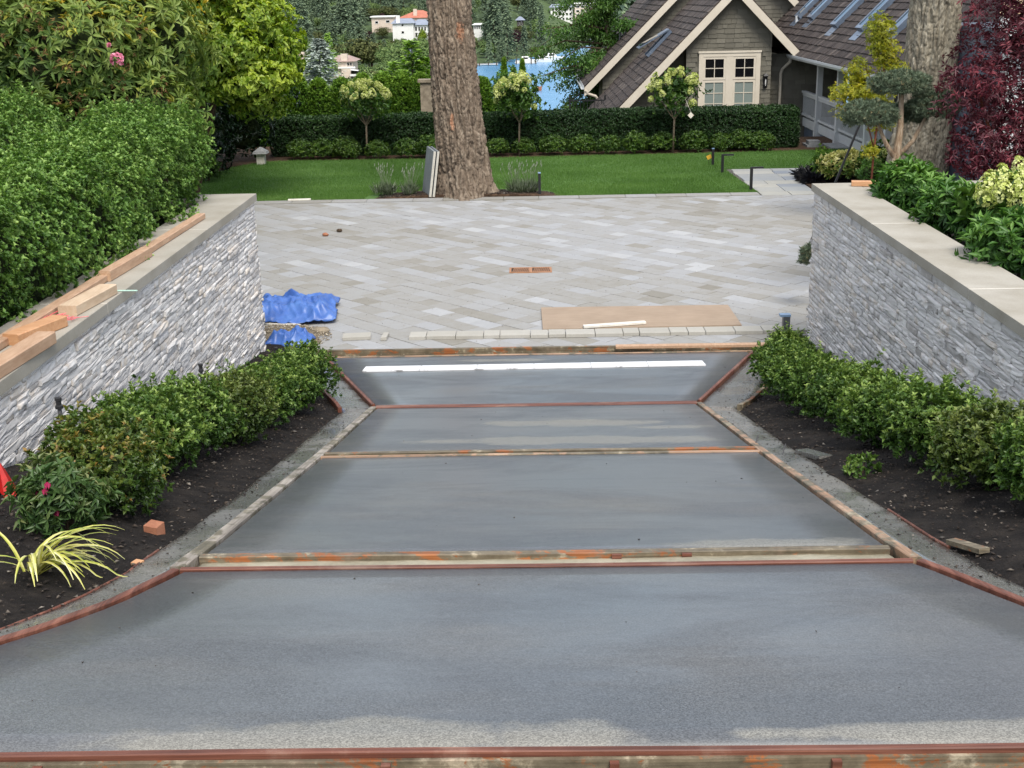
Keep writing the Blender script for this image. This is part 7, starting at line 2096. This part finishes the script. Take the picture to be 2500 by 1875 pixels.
def hz(x, y): return float(hill_z(np.array([float(x)]), np.array([float(y)]))[0])
# houses of the far shore: every one with walls, roof, windows
def villa(name, label, cat, x0, x1, y, z0, z1, zr, wallm, roofm, wins, depth=9, hip=.3, chim=None, group=None, over=.5, base=None):
    t = thing(name, label, cat, ((x0 + x1) / 2, y + depth / 2, z0), group)
    mb = MB(); mb.box(x0, x1, y, y + depth, z0 - 3, z1); wl_ = mb.build('wall', wallm, t)
    if zr is not None:
        w = (x1 - x0) * hip; d = depth * .5
        mb = MB(); mb.hexa([(x0 - over, y - over, z1 + .02), (x1 + over, y - over, z1 + .02), (x1 + over, y + depth + over, z1 + .02), (x0 - over, y + depth + over, z1 + .02)], [(x0 + w, y + d - .1, zr), (x1 - w, y + d - .1, zr), (x1 - w, y + d + .1, zr), (x0 + w, y + d + .1, zr)]); rf = mb.build('roof', roofm, t)
        if chim:
            mb = MB(); mb.box(chim[0] - .5, chim[0] + .5, y - .05 if len(chim) > 2 else y + 1, y + 1.0 if len(chim) > 2 else y + 2, z0 if len(chim) > 2 else z1, chim[1]); mb.build('chimney', wallm, t)
    else:
        mb = MB(); mb.box(x0 - .3, x1 + .3, y - .5, y + depth, z1 + .01, z1 + .35); mb.build('roof', roofm, t)
    for (a, b, c, d) in wins:
        mb = MB(); mb.box(a, b, y - .06, y - .01, c, d); f = mb.build('window', M['housewhite'], t)
        mb = MB(); q = min(.12, (b - a) * .12); mb.box(a + q, b - q, y - .09, y - .062, c + q, d - q); mb.build('pane', M['dark'], f)
    return t
# white house and the red roofed one behind it
villa('white_house', 'white house with blue grey roof below the red tiled one on the far hill', 'house', -36.5, -30.9, 345, -7.2, -3.0, -1.75, M['housewhite'], M['roofblue'], [(-34.1, -33.5, -3.7, -3.1), (-34.2, -33.4, -5.6, -4.9)], depth=8, hip=.12, chim=(-35.0, -.9, 1))
villa('white_house', 'glazed white wing to the right of the far white house', 'house', -30.85, -27.2, 346, -7.3, -3.5, -2.1, M['housewhite'], M['roofblue'], [(-30.6, -30.0, -5.0, -3.9), (-29.7, -29.2, -5.0, -3.9), (-28.9, -28.4, -5.0, -3.9), (-28.1, -27.6, -5.0, -3.9), (-30.6, -30.0, -6.6, -5.4), (-29.7, -29.2, -6.6, -5.4), (-28.9, -28.4, -6.6, -5.4), (-28.1, -27.6, -6.6, -5.4)], depth=7, hip=.2)
villa('red_roofed_house', 'cream house with a wide red tiled roof on the far hill', 'house', -36.2, -25.5, 361, -6.0, -1.9, .1, M['housecream'], M['rooftile'], [(-31.0 + k * .8, -30.5 + k * .8, -3.3, -2.4) for k in range(6)], depth=10, hip=.42, chim=(-31.8, .5))
villa('cream_house', 'low cream house half hidden by firs left of the white house', 'house', -43.5, -37.2, 357, -6.0, -1.5, None, M['housecream'], M['housewhite'], [(-42.6, -41.6, -3.2, -2.4), (-39.6, -38.4, -3.0, -2.2)], depth=8)
bh = villa('beige_house', 'beige house with chimney and terraces above the arborvitae row', 'house', -31.2, -27.7, 200, -8.6, -5.6, -4.75, M['housecream'], M['roofbrown'], [(-28.55, -28.2, -6.25, -5.75), (-28.1, -27.8, -6.25, -5.75)], depth=6, hip=.25, chim=(-29.0, -4.45, 1))
mb = MB(); mb.box(-29.9, -27.25, 199.3, 199.93, -6.62, -6.38); mb.box(-28.0, -25.7, 198.4, 199.9, -7.75, -7.5); mb.build('terrace', M['housewhite'], bh)
mb = MB(); mb.box(-29.4, -27.95, 199.35, 199.92, -8.6, -6.63); mb.build('lower_wall', M['housecream'], bh)
mb = MB(); mb.box(-27.85, -26.6, 199.5, 199.9, -7.45, -6.75); mb.build('glass_front', M['dark'], bh)
mb = MB(); mb.hexa([(-27.9, 198.6, -6.86), (-26.7, 198.6, -7.0), (-26.7, 199.9, -6.9), (-27.9, 199.9, -6.72)], [(-27.9, 198.6, -6.80), (-26.7, 198.6, -6.94), (-26.7, 199.9, -6.84), (-27.9, 199.9, -6.66)]); mb.build('awning', M['housewhite'], bh)
villa('pink_house', 'terracotta roofed house at the right edge of the yellow green tree', 'house', -39.9, -37.5, 215, -9.2, -6.9, -5.75, M['housecream'], M['rooftile'], [(-39.4, -38.9, -8.2, -7.5)], depth=5, hip=.3, chim=(-38.6, -4.7))
villa('grey_house', 'low grey roofed house among the trees below the white house', 'house', -27.8, -24.2, 281, -9.5, -8.0, -7.1, M['housegrey'], M['flash'], [(-26.5, -25.6, -8.9, -8.3)], depth=6, hip=.2)
villa('small_white_house', 'small white house just right of the big fir on the far hill', 'house', -14.5, -12.0, 338, -5.9, -3.6, -3.2, M['housewhite'], M['housewhite'], [(-14.3 + k * .55, -13.95 + k * .55, -4.6, -3.75) for k in range(4)], depth=5, hip=.1)
villa('timber_house', 'dark timber house with white posts among the far firs', 'house', -3.4, -1.5, 366, -5.0, -3.2, -2.2, M['roofdeck'], M['roofblue'], [(-3.1, -2.7, -4.6, -3.6), (-2.3, -1.9, -4.6, -3.6)], depth=5, hip=.35)
ap = villa('apartment_block', 'grey white apartment block with dark balconies on the far shore', 'building', 7.3, 14.6, 430, -9.0, -.6, .4, M['housewhite'], M['roofblue'], [(7.7 + k * 1.15, 8.5 + k * 1.15, za, za + .9) for k in range(6) for za in (-1.7, -3.2, -4.7)], depth=8, hip=.05)
villa('apartment_block', 'cream apartment block with flat roof right of the grey one', 'building', 15.2, 22.2, 428, -9.0, .35, None, M['housecream'], M['housewhite'], [(15.6 + k * 1.6, 16.8 + k * 1.6, za, za + .75) for k in range(4) for za in (-.9, -2.2, -3.5)], depth=8)
villa('boathouse', 'white flat roofed boathouse on the water behind the cherry tree', 'boathouse', 11.0, 16.5, 392, -10.8, -9.2, None, M['housegrey'], M['housewhite'], [(11.5, 12.6, -10.6, -9.6)], depth=6)
# docks and boats
dk = thing('dock', 'pale wooden dock on the far shore right of the thujas', 'dock', (0, 286, LAKE))
mb = MB(); mb.box(-3.2, 1.6, 285, 287, LAKE + .25, LAKE + .45); mb.build('deck', M['lath'], dk)
for x in (-2.9, -1.2, .4, 1.4):
    mb = MB(); mb.tube([(x, 284.9, LAKE - 1), (x, 284.9, LAKE + 1.6)], .12, 6); mb.build('pile', M['twig'], dk)
dk = thing('dock', 'long low pier right beside the big fir on the far shore', 'dock', (-9, 282, LAKE))
mb = MB(); mb.box(-12, -6.9, 281, 282.2, LAKE + .2, LAKE + .42); mb.build('deck', M['housegrey'], dk)
for x in (-11, -9, -7.2):
    mb = MB(); mb.tube([(x, 280.9, LAKE - 1), (x, 280.9, LAKE + .8)], .1, 6); mb.build('pile', M['twig'], dk)
def boat(label, x, y, L, m, cabin=True, rot=0.0):
    t = thing('moored_boat', label, 'boat', (x, y, LAKE), 'boats on the lake', rot)
    mb = MB(); w = L * .3
    mb.add([(-L / 2, -w / 2 * .8, -.1), (L * .3, -w / 2 * .8, -.1), (L / 2 * .85, 0, -.05), (L * .3, w / 2 * .8, -.1), (-L / 2, w / 2 * .8, -.1), (-L / 2, -w / 2, .6), (L * .3, -w / 2, .65), (L / 2, 0, .8), (L * .3, w / 2, .65), (-L / 2, w / 2, .6)], [(4, 3, 2, 1, 0), (5, 6, 7, 8, 9)] + [(i, (i + 1) % 5, 5 + (i + 1) % 5, 5 + i) for i in range(5)])
    me = mb.mesh('hull'); link('hull', me, m, t)
    if cabin:
        mb = MB(); mb.hexa([(-L * .25, -w * .35, .62), (L * .18, -w * .35, .66), (L * .18, w * .35, .66), (-L * .25, w * .35, .62)], [(-L * .22, -w * .3, 1.5), (L * .08, -w * .3, 1.5), (L * .08, w * .3, 1.5), (-L * .22, w * .3, 1.5)]); link('cabin', mb.mesh('cabin'), M['housewhite'], t)
        mb = MB(); mb.box(-L * .15, L * .05, -w * .37, -w * .36, .95, 1.3); link('window', mb.mesh('window'), M['dark'], t)
boat('small dark boat on the blue water before the cherry tree', 1.2, 205, 1.6, M['brick'], False)
boat('white cruiser moored at the dock, the nearest to the thujas', -.6, 288.5, 5, M['housewhite'])
boat('white cruiser moored at the dock, half behind the cherry leaves', 3.2, 292, 5.5, M['housewhite'])
boat('white boat moored under the cherry branches left of the boathouse', 5.5, 302, 6, M['housewhite'])

# single trees that stand out
tree('blue_cedar', 'pale blue grey cedar above the arborvitae row', CEDAR, -24.6, 150, -7.2, 6.7, 1.7)
tree('conifer', 'yellow green conifer tip just behind the blue cedar', GREENC, -27.0, 172, -8.2, 7.8, .9)
tree('broadleaf_tree', 'broad olive green tree right of the beige house', DEC[2], -30.3, 232, -9.2, 6.9, 1.15)
for i, (x, h, lab) in enumerate(((-5.72, 4.2, 'tallest bright conifer just left of the big fir'), (-6.6, 3.5, 'second bright feathery conifer left of the big fir'), (-7.2, 3.1, 'leftmost bright feathery conifer behind the arborvitae row'), (-5.15, 3.7, 'bright feathery conifer nearest the big fir'), (-6.15, 3.2, 'short bright feathery conifer between two taller ones'))):
    tree('feathery_conifer', lab, FERN, x, 62 + RND.uniform(-1, 1), -2.6 if i else -2.3, h * 1.02, 1.35, 'bright conifers behind the arborvitae row')
tree('lime_tree', 'bright lime tree before the far white house', LIME, -27.6, 334, -8.6, 4.6, .8)
tree('plum_tree', 'dark plum tree below the white house', PLUM, -41.5, 335, -7.6, 3.4, .9)
tree('plum_tree', 'dark plum tree left of the red roof', PLUM, -42.5, 375, -3.5, 3.2, .7)
tree('madrona_tree', 'reddish madrona with bare forked trunk on the far shore', PLUM, -3.0, 312, -9.2, 5.4, 1.1)
tree('conifer', 'tall narrow fir by the water just right of the big fir', CON[0], -10.3, 306, hz(-10.3, 306) - .3, 10.4, .9)
tree('conifer', 'wide layered fir above the dock behind the thujas', CON[4], 3.2, 338, hz(3.2, 338) - .3, 11.0, .75)
# the wooded hill: individual trees, kept below the sight lines from the garden to the far houses
HOUSES = [(-37.0, -26.8, 345, -6.5), (-43.6, -37.0, 357, -3.2), (-36.5, -25.5, 361, -2.2), (-14.6, -11.9, 338, -5.5), (-3.6, -1.3, 366, -4.0), (7.0, 14.6, 430, -5.5), (15.0, 22.4, 428, -4.6), (10.8, 16.7, 392, -10.6), (-28.0, -24.0, 281, -8.9)]
def headroom(x, y, zz):
    lim = 99
    for (a, b, d, zb) in HOUSES:
        if y < d:
            k = x * d / y
            if a - 2.5 < k < b + 2.5: lim = min(lim, 4 + (zb - 4) * y / d - zz)
        elif y < d + 12 and a - 3 < x < b + 3: lim = 0
    return lim
def wooded():
    rng = random.Random(31)
    n = nd = 0
    y = 286.0
    while y < 476:
        step = 5.6 + (y - 286) * .020
        x = -.235 * y + rng.random() * step
        while x < .115 * y:
            xx = x + rng.uniform(-1.8, 1.8); yy = y + rng.uniform(-2.5, 2.5)
            x += step * rng.uniform(.8, 1.35)
            if yy < shore(xx) + 4: continue
            zz = hz(xx, yy)
            con = rng.random() < .68
            h = rng.uniform(7.5, 14) if con else rng.uniform(4.0, 7.0)
            if yy < shore(xx) + 12: h *= .55
            if xx > 6: h *= .62
            lim = headroom(xx, yy, zz - .2)
            if lim < 1.2: continue
            if lim < h:
                h = lim * rng.uniform(.7, 1.0); con = con and h > 4
            where = 'left of the far white house' if xx / yy < -.108 else ('between the white house and the big fir' if xx / yy < -.05 else 'right of the big fir')
            if con and n < 298:
                n += 1
                k = rng.choice([0, 0, 1, 2, 2, 3, 4, 5])
                kind = ('broad', 'slender', 'full', 'bare stemmed', 'wide layered', 'narrow')[k]
                tree('conifer', kind + ' fir of the far hill, ' + where, CON[k], xx, yy, zz - .2, h * (1.0 if k != 4 else .85), rng.uniform(.95, 1.4), 'firs of the far hill')
            elif nd < 290:
                nd += 1
                k = rng.choice([0, 0, 1, 1, 2])
                tree('broadleaf_tree', ('rounded green', 'wide green', 'olive green')[k] + ' broadleaf tree of the far hill, ' + where, DEC[k], xx, yy, zz - .2, h if not con else h * .6, rng.uniform(1.0, 1.4), 'broadleaf trees of the far hill')
        y += step * .95
    print('hill trees', n, nd)
wooded()
# trees and bushes on the near left lake shore
def nearshore():
    rng = random.Random(77)
    NH = [(-31.5, -25.4, 200, -8.0), (-40.2, -37.3, 215, -8.0), (-26.5, -22.0, 150, -5.6), (-33.4, -27.3, 232, -7.5)]
    y = 128.0; q = 0
    while y < 292:
        step = 3.6 + (y - 128) * .012
        x = -.225 * y + rng.random() * step
        while x < -.074 * y:
            xx = x + rng.uniform(-1, 1); yy = y + rng.uniform(-1.5, 1.5)
            x += step * rng.uniform(.8, 1.3)
            z = float(np.interp(yy, [95, 150, 200, 260, 300], [-6.2, -7.2, -8.1, -9.2, -9.8])) - .1
            h = rng.uniform(2.6, 4.8); lim = 99
            for (a, b, d, zb) in NH + HOUSES:
                if yy < d + 1.5 and a - 1.0 < xx * d / yy < b + 1.0: lim = min(lim, 4 + (zb - 4) * yy / d - z)
                if d - 2 < yy < d + 8 and a - 1.5 < xx < b + 1.5 and zb > -9: lim = 0 if d < 240 and d != 150 and d != 232 else lim
            h = min(h, lim * .95)
            if h < .7: continue
            k = rng.choice([0, 0, 1, 1, 2])
            tree('broadleaf_tree', ('rounded green', 'wide green', 'olive green')[k] + ' tree on the near lake shore %s the beige house' % ('before' if yy < 200 else 'behind'), DEC[k], xx, yy, z, h, rng.uniform(1.1, 1.6), 'trees of the near lake shore'); q += 1
        y += step * 1.25
    print('near shore trees', q)
nearshore()
# more distant wood beyond the ones that can be told apart: one mass
def far_wood():
    rng = random.Random(8); g = np.random.default_rng(8)
    parts = []
    for y in np.arange(300, 720, 12):
        for x in np.arange(-.46 * y, .48 * y, 10):
            if y < 476 and -.24 * y < x < .12 * y: continue
            if y < shore(x) + 8: continue
            h = rng.uniform(12, 22); xx = x + rng.uniform(-4, 4); yy = y + rng.uniform(-5, 5); z = hz(xx, yy)
            n = 46
            u = g.random(n) ** .8; a = g.uniform(0, 6.28, n); r = (1 - u) * h * .2 + .2
            P = np.stack([xx + r * np.cos(a) * .4, yy + r * np.sin(a) * .4, z + h * (.1 + .9 * u)], 1)
            D = norm(np.stack([np.cos(a), np.sin(a), np.full(n, -.7)], 1))
            V, F = leaf_arrays(P, D, norm(np.stack([np.cos(a) * .5, np.sin(a) * .5, np.ones(n)], 1)), np.maximum(1.2, r * 1.1), np.maximum(1.0, r * .8), -.1, .1)
            parts.append((V, F, np.repeat(np.clip(g.normal(.45, .2, n), 0, 1), 2)))
    V, F, R = join_arrays(parts)
    o = link('far_wood', np_mesh('far_wood', V, [F], R), G['conifer'])
    tag(o, 'dense dark wood covering the top of the far hill', 'wood', kind='stuff')
far_wood()
